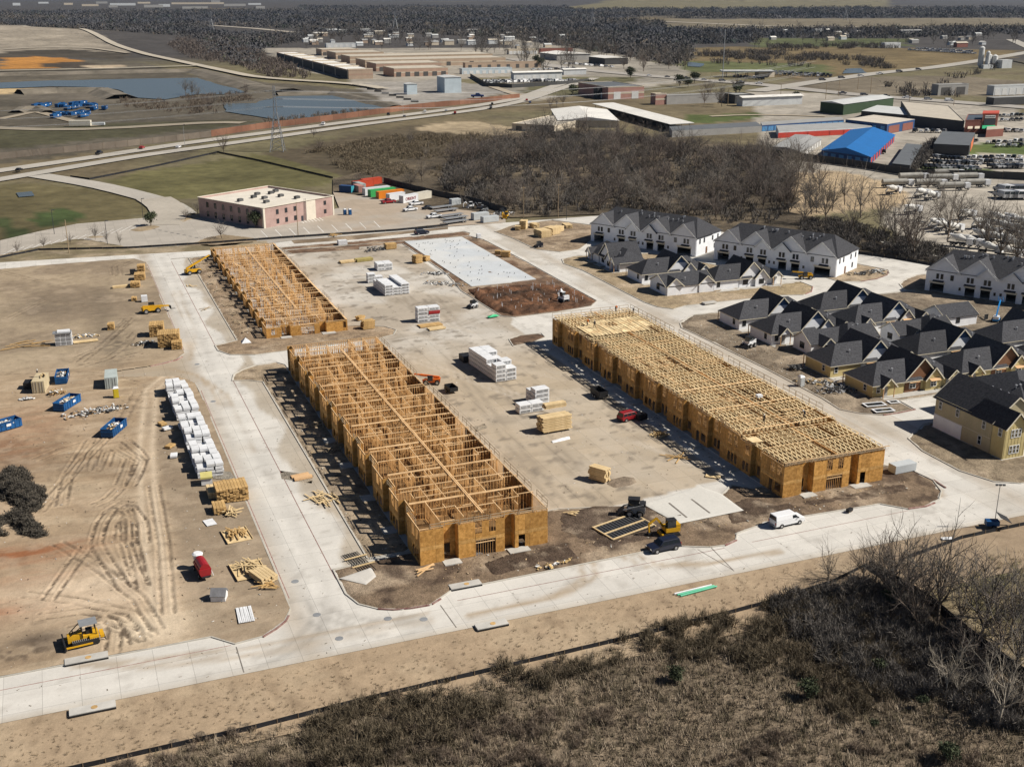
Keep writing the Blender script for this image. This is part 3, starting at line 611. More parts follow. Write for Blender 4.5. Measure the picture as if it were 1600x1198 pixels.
def guard_rail(parent, a, b, z, seg=4.8, h=1.15, m=None):
 a = Vector((*a, z)); b = Vector((*b, z)); L = (b - a).length; n = max(1, round(L / seg)); d = (b - a) / L; m = m or M_RAIL
 for k in range(n):
  p = a + d * (L * k / n + .12); q = a + d * (L * (k + 1) / n - .12); mb = MB()
  for e in (p, (p + q) / 2, q): mb.beam(e, e + Vector((0, 0, h)), .07)
  for hh in (h * .5, h): mb.beam(p + Vector((0, 0, hh)), q + Vector((0, 0, hh)), .05, .09)
  mb.obj('guard_rail', m, parent)
def side_wall(parent, fr, x, y0, y1, zf, zt, unit, out=-1, storeys=2, depth=1.0, seed=3, upper_osb=True):
 """long elevation: bays that step in and out, with doors and windows below and open stud windows above"""
 rr = random.Random(seed); y = y0; k = 0
 while y < y1 - .5:
  w = min(unit[k % len(unit)], y1 - y); inn = (k % 2 == 1); xx = x + (depth * -out if inn else 0); ops = []
  kind = rr.choice(['dww', 'www', 'dw', 'wd'])
  def add(u, wd, za, zb): 
   if u + wd < w - .2: ops.append((u, u + wd, za, zb))
  if kind == 'dww': add(.6, 1.0, .1, 2.3); add(2.2, 1.1, .8, 2.3); add(3.7, 1.1, .8, 2.3)
  elif kind == 'www': add(.6, .8, .7, 2.3); add(1.7, .8, .7, 2.3); add(2.8, .8, .7, 2.3)
  elif kind == 'dw': add(.5, 1.1, .1, 2.3); add(2.5, 1.4, .9, 2.3)
  else: add(.7, 1.6, .9, 2.3); add(3.0, 1.0, .1, 2.3)
  if storeys == 2:
   add(.6, 1.3, zf + .8, zt - .35); add(2.5, 1.3, zf + .8, zt - .35)
  osb_wall(parent, (xx, y), (xx, y + w), .15, zt if (upper_osb and storeys == 2) else (2.75 if storeys == 1 else zt), ops, (out, 0))
  fr.wall((xx, y, 0), (xx, y + w, 0), zf, zt, sp=.42) if storeys == 2 else fr.wall((xx, y, 0), (xx, y + w, 0), .15, zt, sp=.42)
  if inn:
   for yy, s_ in ((y, 1), (y + w, -1)): osb_wall(parent, (x, yy), (xx, yy), .15, zt if storeys == 2 else 2.75, [], (0, s_))
  y += w; k += 1
def front_wall(parent, fr, x0, x1, y, zt, zf, storeys, ops_c=True):
 """end elevation: three boarded bays with two door recesses between them"""
 s = (x1 - x0) / 20.5; X = lambda u: x0 + u * s; dp = 1.5; zz = zt - .25
 osb_wall(parent, (X(0), y), (X(3.7), y), .15, zz, [(1.2, 2.1, .9, 2.4)] if storeys == 1 else [], (0, -1))
 osb_wall(parent, (X(3.7), y + dp), (X(6), y + dp), .15, zz, [(.35 * s, 1.45 * s, .15, 2.35)], (0, -1))
 osb_wall(parent, (X(6), y), (X(6), y + dp), .15, zz, [], (-1, 0)); osb_wall(parent, (X(3.7), y), (X(3.7), y + dp), .15, zz, [], (1, 0))
 ops = [(2.7, 5.9, .15, 2.75)] + ([(2.65, 3.7, zf + .75, zz), (4.9, 5.95, zf + .75, zz)] if storeys == 2 else [])
 osb_wall(parent, (X(6), y), (X(13.4), y), .15, zz, ops, (0, -1))
 osb_wall(parent, (X(13.4), y + dp), (X(15.1), y + dp), .15, zz, [], (0, -1))
 osb_wall(parent, (X(15.1), y), (X(15.1), y + dp), .15, zz, [], (-1, 0)); osb_wall(parent, (X(13.4), y), (X(13.4), y + dp), .15, zz, [], (1, 0))
 osb_wall(parent, (X(15.1), y), (X(20.5), y), .15, zz, [(.6, 1.65, .15, 2.35)] if storeys == 2 else [(4.2, 5.0, 1.0, 2.5)], (0, -1))
 for k in range(9): fr.studs.append((X(8.8 + k * .39), y + .12, .15, 2.75, True))
 MB().beam((X(8.7), y + .06, 2.2), (X(12), y + .06, 2.2), .1, .12).obj('header', M_PLATE, parent); MB().beam((X(8.6), y + .05, 2.72), (X(12), y + .05, 2.72), .14, .2).obj('header', M_PLATE, parent)
 zz0 = zf if storeys == 2 else .15
 for u0, u1, dy in ((0, 3.7, 0), (3.7, 6, dp), (6, 13.4, 0), (13.4, 15.1, dp), (15.1, 20.5, 0)): fr.wall((X(u0), y + dy + .12, 0), (X(u1), y + dy + .12, 0), zz0, zt)
 for u in ((3.4, 6.1), (13.8, 17.2)): MB().box(X(u[0]), y - 1.5, .1, X(u[1]), y + .2, .3).obj('stoop', M_SLABEDGE, parent)
def interior(fr, x0, x1, ys, z0, z1, seed, dens=1.0):
 """party walls across the block, a spine wall down its middle, partitions between"""
 rr = random.Random(seed); xm = (x0 + x1) / 2
 for i, (a, b) in enumerate(zip(ys[:-1], ys[1:])):
  fr.wall((x0 + .2, b, 0), (x1 - .2, b, 0), z0, z1, pw=.2, gaps=[(4.5, 5.5), (14, 15)])
  if i % 2 == 0: fr.wall((x0 + .2, b + .32, 0), (x1 - .2, b + .32, 0), z0, z1, sp=.5, gaps=[(4.5, 5.5), (14, 15)])
  for side in (-1, 1):
   o1 = rr.uniform(2.3, 3.6) * side; o2 = rr.uniform(5.6, 7.4) * side
   L0, L1 = a + .3, b - .1; mid = rr.uniform(.35, .65) * (L1 - L0) + L0
   fr.wall((xm + o1, L0, 0), (xm + o1, L1 if rr.random() < .6 else mid, 0), z0, z1, sp=.5)
   fr.wall((xm + o2, mid if rr.random() < .6 else L0, 0), (xm + o2, L1, 0), z0, z1, sp=.5)
   fr.wall((xm + o1, mid, 0), (xm + o2, mid, 0), z0, z1, sp=.5)
   if rr.random() < .8 * dens: fr.wall((xm + o2, mid + .8, 0), (xm + (10.0 if side > 0 else -9.6), mid + .8, 0), z0, z1, sp=.5)
   if rr.random() < .8 * dens: fr.wall((xm + .3 * side, mid - .9, 0), (xm + o1, mid - .9, 0), z0, z1, sp=.5)
  for q in range(3):
   u = rr.uniform(x0 + 1, x1 - 6); v = rr.uniform(a + .6, b - .6); fr.wall((u, v, 0), (u + rr.uniform(2, 5), v, 0), z0, z1 - .02, sp=.6)
   u = rr.uniform(x0 + 1.5, x1 - 1.5); fr.wall((u, v, 0), (u, min(v + rr.uniform(1.2, 2.6), b - .1), 0), z0, z1 - .03, sp=.6)
  if rr.random() < .7:   # a diagonal brace
   q = rr.uniform(x0 + 2, x1 - 4); MB().beam((q, b - .15, z0 + .2), (q + 2.2, b - .15, z1 - .3), .05, .1).obj('brace', M_STUD, fr.p)
def spine(parent, xm, y0, y1, z, m=None):
 y = y0
 while y < y1:
  e = min(y + 7.3, y1)
  for dx in (-.14, .14): MB().beam((xm + dx, y, z), (xm + dx, e - .02, z), .16, .12).obj('spine_beam', m or M_PLATE, parent)
  y = e
def lumber_heap(parent, x, y, z, n, L, rz, name='loose_board', m=None):
 for k in range(n):
  a = rz + random.uniform(-.12, .12); dx, dy = math.cos(a) * L / 2, math.sin(a) * L / 2; ox, oy = random.uniform(-.5, .5), random.uniform(-.5, .5)
  MB().beam((x + ox - dx, y + oy - dy, z + k * .03), (x + ox + dx, y + oy + dy, z + k * .03), .14, .05).obj(name, m or M_PLATE, parent)

# ---- middle block: two storeys, no roof
def block_mid():
 t = thing('framed_block', 'two storey timber framed block without a roof, in the middle of the site', 'building frame', (0, 0, 0))
 x0, x1, y0, y1, zf, zt = 43.2, 63.5, 146.2, 245.2, 3.05, 5.95; fr = Frame(t)
 MB().box(x0 + .0, y0 + .2, -.1, x1 + .1, y1, .15).obj('foundation', M_SLABEDGE, t)
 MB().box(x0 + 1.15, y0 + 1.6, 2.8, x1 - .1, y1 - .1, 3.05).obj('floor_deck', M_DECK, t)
 ys = [y0 + 1.8] + [y0 + 9.2 + k * (y1 - y0 - 9.2) / 15 for k in range(16)]
 interior(fr, x0 + 1.0, x1, ys, zf, zt, 5)
 front_wall(t, fr, x0, x1, y0, zt, zf, 2)
 side_wall(t, fr, x0, y0, y1, zf, zt, (6.4, 4.6, 5.2, 3.8), -1, 2, 1.0, 4)
 for k in range(int((y1 - y0) / 6)):
  a = y0 + k * (y1 - y0) / int((y1 - y0) / 6); b = y0 + (k + 1) * (y1 - y0) / int((y1 - y0) / 6)
  osb_wall(t, (x1, a), (x1, b), .15, 5.8 if k % 3 else 3.2, [], (1, 0)); fr.wall((x1 - .08, a, 0), (x1 - .08, b, 0), zf, zt)
 fr.wall((x0 + .1, y1, 0), (x1, y1, 0), zf, zt); fr.wall((x0 + .1, y1, 0), (x1, y1, 0), .15, 2.8, sp=.45)
 spine(t, (x0 + x1) / 2 + .4, y0 + 2, y1 - 7, zt + .09)
 for a, b in ((146.5, 151), (153, 165), (167, 186), (188, 208), (214, 232), (234, 243)): guard_rail(t, (x1 + .15, a), (x1 + .15, b), zt)
 guard_rail(t, (x0 + 1.5, y0 + .05), (x1, y0 + .05), zt - .2, h=.75)
 for k in range(9): guard_rail(t, (x0 + .1, y0 + 2 + k * 10.8), (x0 + .1, y0 + 7 + k * 10.8), zt - .1, h=.9)
 for k, y in enumerate((158, 171, 186, 199)): MB().box(x0 - 2.2, y, .1, x0, y + 2.4, .3).obj('stoop', M_SLABEDGE, t)
 fr.finish()
block_mid()
# ---- far left block: one storey of studs
def block_left():
 t = thing('framed_block', 'single storey timber stud block beyond the side street, farthest of the framed blocks', 'building frame', (0, 0, 0))
 x0, x1, y0, y1, zt = 43.2, 63.3, 272.2, 371.0, 3.0; fr = Frame(t)
 MB().box(x0, y0 + .2, -.1, x1 + .1, y1, .15).obj('foundation', M_SLABEDGE, t)
 ys = [y0 + 1.8] + [y0 + 7 + k * (y1 - y0 - 7) / 16 for k in range(17)]
 interior(fr, x0 + 1.0, x1, ys, .15, zt, 15, .7)
 front_wall(t, fr, x0, x1, y0, zt, .15, 1)
 side_wall(t, fr, x0, y0, y1, .15, zt, (6.0, 4.6, 5.2, 3.8), -1, 1, 1.0, 14)
 osb_n = 12
 for k in range(osb_n):
  a = y0 + k * (y1 - y0) / osb_n; b = y0 + (k + 1) * (y1 - y0) / osb_n
  osb_wall(t, (x1, a), (x1, b), .15, 2.9, [], (1, 0)); fr.wall((x1 - .08, a, 0), (x1 - .08, b, 0), .15, zt)
  MB().beam((x1 - .15, a, zt + .02), (x1 - .15, b - .03, zt + .02), .45, .05).obj('walk_board', M_PLATE, t)
 fr.wall((x0 + .1, y1, 0), (x1, y1, 0), .15, zt)
 spine(t, (x0 + x1) / 2 + .4, y0 + 14, y1 - 3, zt + .09)
 for a, b in ((276, 282), (290, 300), (318, 326), (330, 345), (348, 360)): guard_rail(t, (x1 + .15, a), (x1 + .15, b), zt, h=.9)
 for k, (dx, dy) in enumerate(((5, 58), (6, 47), (3.5, 40), (7, 39), (4, 26), (7, 24), (6, 14), (4, 70))): lumber_heap(t, x0 + dx, y0 + dy, zt + .08, 6, 3.6, R(98))
 fr.finish()
block_left()
# ---- right block: two storeys under open-web trusses
def truss_mesh(L, h=.5):
 b = MB(); b.beam((0, 0, .03), (0, L, .03), .09, .05); b.beam((0, 0, h), (0, L, h), .17, .06); n = max(4, int(L / .8)); st = L / n
 for k in range(n):
  za, zb = (.05, h - .02) if k % 2 == 0 else (h - .02, .05); b.beam((0, k * st, za), (0, (k + 1) * st, zb), .13, .06)
 b.beam((0, .02, .03), (0, .02, h), .08, .05); b.beam((0, L - .02, .03), (0, L - .02, h), .08, .05)
 return b
def block_right():
 t = thing('framed_block', 'two storey sheathed block topped with open web trusses, beside the row houses', 'building frame', (0, 0, 0))
 x0, x1, y0, y1, zf, zt = 106.4, 126.7, 147.0, 243.2, 3.05, 5.95; fr = Frame(t); step = 13.6
 MB().box(x0, y0 + .2, -.1, x1 + .1, y1, .15).obj('foundation', M_SLABEDGE, t)
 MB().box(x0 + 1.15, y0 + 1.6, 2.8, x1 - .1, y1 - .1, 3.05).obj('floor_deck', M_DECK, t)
 front_wall(t, fr, x0, x1, y0, zt, zf, 2)
 side_wall(t, fr, x0, y0, y0 + step, zf, zt, (6.6, 3.2, 3.8), -1, 2, 1.0, 24)
 side_wall(t, fr, x0, y0 + step, y1, zf, zt + .45, (6.2, 4.4, 5.6, 3.6), -1, 2, 1.0, 26)
 for a, b, zz in ((y0, y0 + step, zt), (y0 + step, y0 + 40, zt + .45), (y0 + 40, y0 + 70, zt + .45), (y0 + 70, y1, zt + .45)):
  osb_wall(t, (x1, a), (x1, b), .15, zz, [], (1, 0))
 osb_wall(t, (x1, y1), (x0, y1), .15, zt, [], (0, 1)); osb_wall(t, (x0 + 1, y0 + step), (x1, y0 + step), zt - .3, zt + .45, [], (0, -1))
 ys = [y0 + .4, y0 + 6.9, y0 + step - .2]; ys += [y0 + step + k * (y1 - y0 - step) / 15 for k in range(16)]
 L = (y1 - y0 - step) / 15; n = 23; lst = []
 for a, b in zip(ys[:-1], ys[1:]):
  if b - a < 1: continue
  z = zt if b < y0 + step + .1 else zt + .45
  for k in range(n):
   x = x0 + .5 + k * (x1 - x0 - .8) / (n - 1)
   if abs(x - (x0 + x1) / 2 - .5) < .35: continue
   if random.random() < .07: continue
   lst.append((x + random.uniform(-.1, .1), a + .05, z + random.uniform(-.03, .1), round(b - a - .1, 3)))
  MB().beam((x0 + .3, b, z - .05), (x1 - .2, b, z - .05), .2, .12).obj('top_plate', M_PLATE, t); MB().beam((x0 + .3, b, z + .47), (x1 - .2, b, z + .47), .16, .05).obj('top_plate', M_PLATE, t)
  fr.wall((x0 + 1.2, b - .05, 0), (x1 - .2, b - .05, 0), zf, z, sp=.6, plate=False)
 lst.sort(key=lambda q: q[0] ** 2 + q[1] ** 2); cache = {}; big = MB()
 for i, (x, y, z, ln) in enumerate(lst):
  if i < 300:
   if ln not in cache: cache[ln] = truss_mesh(ln).mesh('truss', M_TRUSS)
   link('truss', cache[ln], t, (x, y, z), random.gauss(0, .018))
  else:
   q = truss_mesh(ln); big.add([(vx + x, vy + y, vz + z) for vx, vy, vz in q.v], q.f)
 tag(big.obj('truss_field', M_TRUSS, t), kind='stuff')
 for dx in (-.2, .25): 
  for k in range(15): MB().beam(((x0 + x1) / 2 + .5 + dx, ys[3] + k * L, zt + .82), ((x0 + x1) / 2 + .5 + dx, ys[3] + (k + 1) * L - .05, zt + .82), .1, .22).obj('spine_beam', M_STUD, t)
 for k in range(2): MB().beam(((x0 + x1) / 2 + .5, ys[k], zt + .3), ((x0 + x1) / 2 + .5, ys[k + 1] - .05, zt + .3), .25, .25).obj('spine_beam', M_STUD, t)
 zd = zt + .45 + .46
 for iy in range(4):
  for ix in range(7):
   if (ix, iy) in ((0, 3), (6, 0), (3, 2)): continue
   MB().box(x0 + 1.4 + ix * 2.5, 224.5 + iy * 2.9, zd, x0 + 1.4 + ix * 2.5 + 2.44, 224.5 + iy * 2.9 + 2.85, zd + .03).obj('deck_sheet', M_TRUSS, t)
 rr = random.Random(9)
 for k in range(130):
  a = rr.choice((0.0, 0.0, R(90))) + rr.uniform(-.25, .25); L_ = rr.uniform(1.5, 4.8); x = rr.uniform(x0 + 2, x1 - 2); y = rr.uniform(y0 + 15, y1 - 2)
  MB().beam((x - math.cos(a) * L_ / 2, y - math.sin(a) * L_ / 2, zd + .1), (x + math.cos(a) * L_ / 2, y + math.sin(a) * L_ / 2, zd + .1), .14, .05).obj('loose_board', M_PLATE, t)
 for y in (y0 + 14.2, y0 + 25.6, y0 + 37): MB().beam((x0 + .8, y, zd + .08), (x1 - .2, y + .4, zd + .08), .3, .06).obj('loose_board', M_PLATE, t)
 MB().slab([(x0 - .2, y0 + 9.3, zt + .75), (x0 + 1.9, y0 + 9.1, zt + .75), (x0 + 1.9, y0 + 11.5, zt + .75), (x0 - .2, y0 + 11.7, zt + .75)], .05).obj('deck_sheet', M_TRUSS, t)
 for a, b in ((165, 178), (180, 198), (200, 219), (221, 243)): guard_rail(t, (x1 + .2, a), (x1 + .2, b), zt + .45, h=1.5)
 guard_rail(t, (x0 - .2, y1 + .1), (x1, y1 + .1), zt + .5, h=1.2); guard_rail(t, (x0 + .2, y0 - .15), (x1, y0 - .15), zt - .1, h=.55)
 for k in range(8): guard_rail(t, (x0 - .1, y0 + 16 + k * 10), (x0 - .1, y0 + 21 + k * 10), zt + .45, h=.9)
 for k in range(26):
  MB().beam((x0 + .4 + k * .78, y0 - .02, zt - .1), (x0 + .4 + k * .78, y0 - .02, zt + .5), .07).obj('joist_end', M_PLATE, t)
 MB().beam((x0, y0 - .03, zt + .5), (x1 + .9, y0 - .03, zt + .5), .1, .1).obj('top_plate', M_PLATE, t)
 for k, y in enumerate((160, 172, 184, 197, 210, 225)): MB().box(x0 - 2.2, y, .02, x0, y + 2.4, .2).obj('stoop', M_SLABEDGE, t)
 fr.finish()
block_right()
# ================================================================== HOUSES
M_SHIN = mat('charcoal_shingle', (0.055, 0.056, 0.062), 0.92, 0.3, 2.5, bump=0.3, col2=(0.085, 0.086, 0.094), spec=.1)
M_WRAP = mat('white_house_wrap', (0.84, 0.86, 0.9), 0.7, 0.07, 0.5, col2=(0.92, 0.93, 0.94))
M_CREAM = mat('cream_trim', (0.72, 0.66, 0.52), 0.7, 0.08, 1.0)
M_YEL = mat('yellow_siding', (0.56, 0.46, 0.22), 0.75, 0.1, 0.6)
M_TANS = mat('tan_siding', (0.46, 0.4, 0.255), 0.75, 0.08, 0.6)
M_BROWN = mat('brown_siding', (0.2, 0.095, 0.048), 0.75, 0.15, 0.8)
M_BLUEW = mat('blue_gable_board', (0.1, 0.19, 0.34), 0.75, 0.2, 0.8)
M_GLASS = glass_mat()
M_WFRAME = mat('window_frame', (0.8, 0.8, 0.78), 0.6, 0.06, 1.0)
M_DARKF = mat('dark_frame', (0.04, 0.045, 0.055), 0.6, 0.2, 1.0)
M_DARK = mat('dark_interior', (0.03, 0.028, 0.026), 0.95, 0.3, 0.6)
M_DOOR = mat('grey_door', (0.35, 0.34, 0.33), 0.7, 0.1, 1.0)
M_VENT = mat('roof_vent_metal', (0.55, 0.56, 0.58), 0.45, 0.1, 1.0, metal=.5)
M_RAW = mat('raw_board', (0.66, 0.42, 0.22), 0.8, 0.12, 1.0)
def holes(b, A, B, z0, z1, ops, t=.2):
 """a wall A->B as boxes round its openings, added to b"""
 A = Vector(A); B = Vector(B); L = (B - A).length; d = (B - A) / L; us = sorted({0.0, L, *[v for o in ops for v in o[:2]]})
 for u0, u1 in zip(us[:-1], us[1:]):
  oc = [o for o in ops if o[0] < (u0 + u1) / 2 < o[1]]; zs = sorted({z0, z1, *[v for o in oc for v in o[2:4]]})
  for a, c in zip(zs[:-1], zs[1:]):
   if any(o[2] < (a + c) / 2 < o[3] for o in oc): continue
   p = A + d * u0; q = A + d * u1; b.beam((p.x, p.y, (a + c) / 2), (q.x, q.y, (a + c) / 2), t, c - a)
 return b
def window(parent, x, y, z, w, h, face, fm=None, rows=1, cols=1):
 """face: 'S','N','W','E' of the wall it sits on; (x,y,z) its bottom centre on that wall"""
 fm = fm or M_WFRAME; f = MB(); g = MB(); dx, dy = {'S': (1, 0), 'N': (1, 0), 'W': (0, 1), 'E': (0, 1)}[face]; nx_, ny_ = {'S': (0, -1), 'N': (0, 1), 'W': (-1, 0), 'E': (1, 0)}[face]
 def bar(u0, u1, z0, z1, d, mb):
  cx, cy = x + dx * (u0 + u1) / 2, y + dy * (u0 + u1) / 2; th = d
  mb.cbox(cx + nx_ * th / 2, cy + ny_ * th / 2, (z0 + z1) / 2, dx * (u1 - u0) + abs(nx_) * th, dy * (u1 - u0) + abs(ny_) * th, z1 - z0)
 k = .09
 bar(-w / 2, w / 2, z, z + k, .09, f); bar(-w / 2, w / 2, z + h - k, z + h, .09, f); bar(-w / 2, -w / 2 + k, z + k, z + h - k, .085, f); bar(w / 2 - k, w / 2, z + k, z + h - k, .085, f)
 for c in range(1, cols): bar(-w / 2 + w * c / cols - .035, -w / 2 + w * c / cols + .035, z + k, z + h - k, .08, f)
 for r_ in range(1, rows): bar(-w / 2 + k, w / 2 - k, z + h * r_ / rows - .03, z + h * r_ / rows + .03, .07, f)
 bar(-w / 2 + .02, w / 2 - .02, z + .02, z + h - .02, .03, g)
 o = f.obj('window', fm, parent); g.obj('pane', M_GLASS, o); return o
def gable(parent, axis, c, half, a, b, ze, zr, over=.35, trim=True, m=None, wall=None, wall_in=.35, tipm=None, both=False):
 """pitched roof, ridge along axis at c from a to b; the end at a may carry a gable wall"""
 s = (zr - ze) / half; zo = ze - s * over; ho = half + over; r = MB(); T = .16
 def pt(u, v, z): return (u, v, z) if axis == 'y' else (v, u, z)
 q1 = [pt(c - ho, a, zo), pt(c, a, zr), pt(c, b, zr), pt(c - ho, b, zo)]; q2 = [pt(c + ho, b, zo), pt(c, b, zr), pt(c, a, zr), pt(c + ho, a, zo)]
 for q in (q1, q2):
  nrm = (Vector(q[1]) - Vector(q[0])).cross(Vector(q[2]) - Vector(q[0]))
  r.slab(q if nrm.z > 0 else q[::-1], T)
 ro = r.obj('roof', m or M_SHIN, parent)
 ends = [a, b] if both else [a]
 if trim:
  for e in ends:
   f = MB(); sg = -1 if e == a and a < b or e == b and b < a else 1
   for sd in (-1, 1): f.beam(pt(c + sd * (ho + .01), e + sg * .04, zo - .06), pt(c, e + sg * .04, zr - .06), .06, .26)
   f.obj('fascia', M_CREAM if trim is True else trim, ro)
 if wall:
  for e in ends:
   sg = 1 if e == a and a < b or e == b and b < a else -1
   w0, w1 = e + sg * wall_in, e + sg * (wall_in + .18); h2 = half - .02; zt_ = zr - .22
   if tipm:
    cut = .55; zc = ze + (zt_ - ze) * cut; hc = h2 * (1 - cut)
    b1 = MB().profile([(c - h2, ze), (c + h2, ze), (c + hc, zc), (c - hc, zc)], axis, min(w0, w1), max(w0, w1)); b1.obj('gable_wall', wall, parent)
    b2 = MB().profile([(c - hc, zc), (c + hc, zc), (c, zt_)], axis, min(w0, w1), max(w0, w1)); b2.obj('gable_tip', tipm, parent)
   else: MB().profile([(c - h2, ze), (c + h2, ze), (c, zt_)], axis, min(w0, w1), max(w0, w1)).obj('gable_wall', wall, parent)
 return ro
def hip(parent, x0, x1, y0, y1, ze, zr, hl, hr, m=None, edge=True):
 """hipped roof, ridge along x; hl/hr: how far the ridge stops short of either end"""
 ym = (y0 + y1) / 2; V = [(x0, y0, ze), (x1, y0, ze), (x1, y1, ze), (x0, y1, ze), (x0 + hl, ym, zr), (x1 - hr, ym, zr)]
 b = MB(); b.add(V, [(0, 1, 5, 4), (1, 2, 5), (2, 3, 4, 5), (3, 0, 4), (3, 2, 1, 0)]); ro = b.obj('roof', m or M_SHIN, parent)
 if edge: MB().box(x0 + .02, y0 + .02, ze - .2, x1 - .02, y1 - .02, ze - .005).obj('fascia', M_CREAM, ro)
 return ro
def vent(parent, x, y, z): MB().tube((x, y, z), (x, y, z + .55), .12).cbox(x, y, z + .6, .4, .34, .16).obj('roof_vent', M_VENT, parent)
def cottage(label, loc, rz=0, wallm=None, gm=None, tip=None, porch=True, awn=True, mirror=False, wm=None, sidem=None):
 """one-storey double house: hipped wing, steep main gable, small gable, hipped wing, porch gables"""
 wallm = wallm or M_WRAP; gm = gm or wallm; wm = wm or M_DARKF; t = thing('cottage', label, 'house', loc, rz, 'cottages under construction'); H = 2.75
 if mirror: t.scale = (-1, 1, 1)
 MB().box(0, 0, 0, 7.9, 9.2, H).obj('wall', wallm, t); MB().box(7.95, .35, 0, 17, 10.2, H + .05).obj('wall', gm if gm is not M_BROWN else wallm, t); MB().box(17.05, .6, 0, 21.2, 9.3, H).obj('wall', wallm, t)
 MB().box(8.4, .25, 0, 12.6, .34, 2.6).obj('wall_panel', gm, t)
 r1 = hip(t, -.5, 12.4, -.5, 9.7, H, 6.1, 4.6, .2); vent(t, 6.2, 2.2, 4.5)
 gable(t, 'y', 12.5, 4.55, -.25, 10.6, H, 7.3, wall=gm, tipm=tip, wall_in=.5)
 gable(t, 'y', 15.4, 2.1, -.75, 5.0, H, 5.1, wall=wallm, wall_in=.35)
 MB().box(13.4, -.35, 0, 17.4, .6, H).obj('bay', wallm, t)
 hip(t, 12.6, 21.8, .2, 9.9, H + .05, 5.9, .2, 4.4); vent(t, 17.4, 2.6, 4.6)
 window(t, 15.4, -.35, .8, 1.6, 1.4, 'S', wm, 2, 2); window(t, 10.4, .25, .8, 1.7, 1.4, 'S', wm, 2, 2)
 window(t, 1.4, 0, .9, 1.0, 1.5, 'S', wm, 2); window(t, 0, 2.5, .9, 1.0, 1.4, 'W', wm, 2)
 if awn:
  for cx, cy in ((10.4, .3), (15.4, -.35)):
   MB().slab([(cx - 1.3, cy - .9, 2.35), (cx + 1.3, cy - .9, 2.35), (cx + 1.3, cy, 2.7), (cx - 1.3, cy, 2.7)], .07).obj('awning', M_RAW, t)
 if porch:
  gable(t, 'y', 3.1, 1.6, -1.6, 4.2, H, 4.35, wall=wallm, wall_in=.2)
  for px in (1.7, 4.4): MB().cbox(px, -1.35, H / 2, .16, .16, H).obj('porch_post', M_RAW, t)
  MB().cbox(3.3, -.03, 1.05, .95, .07, 2.1).obj('door', M_DOOR, t)
 gable(t, 'y', 20.0, 1.6, -1.7, 4.2, H + .03, 4.3, wall=wallm, wall_in=.2)
 for px in (18.7, 21.3): MB().cbox(px, -1.4, H / 2, .16, .16, H).obj('porch_post', M_RAW, t)
 MB().cbox(20.0, .55, 1.05, .95, .09, 2.1).obj('door', M_DOOR, t)
 MB().box(-.3, -2.0, -.1, 21.6, 10.2, .06).obj('foundation', M_SLABEDGE, t)
 for px, py in ((-.4, 9.4),): MB().cbox(px, py, H / 2 - .1, .16, .16, H - .2).obj('porch_post', M_RAW, t)
 return t
Z = .12
cottage('white wrapped cottage with blue gable tip, first of its row beside the site street', (154.3, 236.6, Z), tip=M_BLUEW, porch=False, awn=False)
cottage('white wrapped cottage with blue gable tip and porch gable, second from the cross street', (154.4, 222.6, Z), tip=M_BLUEW, awn=False)
cottage('yellow and white cottage with plain hipped wing, behind the grey portable toilet', (152.5, 196.9, Z), wallm=M_YEL, gm=M_WRAP, tip=M_BLUEW, porch=False, wm=M_WFRAME)
cottage('yellow cottage with brown gable and raw board awnings, facing the open driveway', (152.5, 182.6, Z), wallm=M_YEL, gm=M_BROWN, wm=M_WFRAME)
cottage('white wrapped cottage with blue gable tip at the garage court corner', (178.3, 236.6, Z), tip=M_BLUEW, porch=False, awn=False)
cottage('white wrapped cottage with raw awning boards in the second row of cottages', (178.4, 222.6, Z), tip=M_BLUEW)
cottage('half sided white and yellow cottage in the middle of the second cottage row', (176.0, 197.0, Z), wallm=M_WRAP, gm=M_WRAP, tip=M_BLUEW, porch=False, wm=M_WFRAME)
cottage('yellow cottage with brown gable, behind the tall tan house', (175.8, 182.8, Z), wallm=M_YEL, gm=M_BROWN, wm=M_WFRAME)
cottage('white wrapped cottage cut by the right photo edge near the blue lift', (200.5, 197.3, Z), tip=M_BLUEW, porch=False)
cottage('yellow cottage cut by the right photo edge below the white one', (199.8, 183.2, Z), wallm=M_YEL, gm=M_BROWN, wm=M_WFRAME)
cottage('white wrapped cottage turned sideways at the head of the site street', (154.2, 325.2, Z), R(-90), awn=False)
cottage('white wrapped cottage between the sideways one and the long corner cottage', (154.3, 288.6, Z), tip=M_BLUEW, porch=False, awn=False)
cottage('white wrapped cottage facing the cross street beside the court island', (169.4, 273.8, Z), awn=False, porch=False)
def rear_house(label, loc, rz=0, wallm=None, W=19, D=7, zr=5.0, mid=True):
 """low cottage with its gable end to the street and a hipped bump behind"""
 wallm = wallm or M_WRAP; t = thing('cottage', label, 'house', loc, rz, 'cottages under construction'); H = 2.75
 MB().box(0, 0, 0, W, D, H).obj('wall', wallm, t); MB().box(-.2, -.2, -.1, W + .2, D + .2, .06).obj('foundation', M_SLABEDGE, t)
 gable(t, 'x', D / 2, D / 2, -.4, W + .3, H, zr, wall=wallm, both=True); window(t, 0, D / 2, .8, 1.7, 1.5, 'W', M_DARKF, 2, 2)
 for k in range(2): window(t, 4 + k * 9, 0, .9, 1.2, 1.4, 'S', M_DARKF, 2)
 if mid:
  MB().box(W * .42, -3.2, 0, W * .42 + 8, -.05, H).obj('wall', wallm, t); hip(t, W * .42 - .5, W * .42 + 8.5, -3.8, D + 1.5, H + .05, zr + 1.1, 4, 3.6)
  for k in range(3): vent(t, W * .42 + 3.2 + k * 1.2, 1.8 - .2 * k, zr - .2 + .2 * k)
  gable(t, 'y', 3.6, 1.7, -2.2, 3, H, 4.3, wall=wallm)
 return t
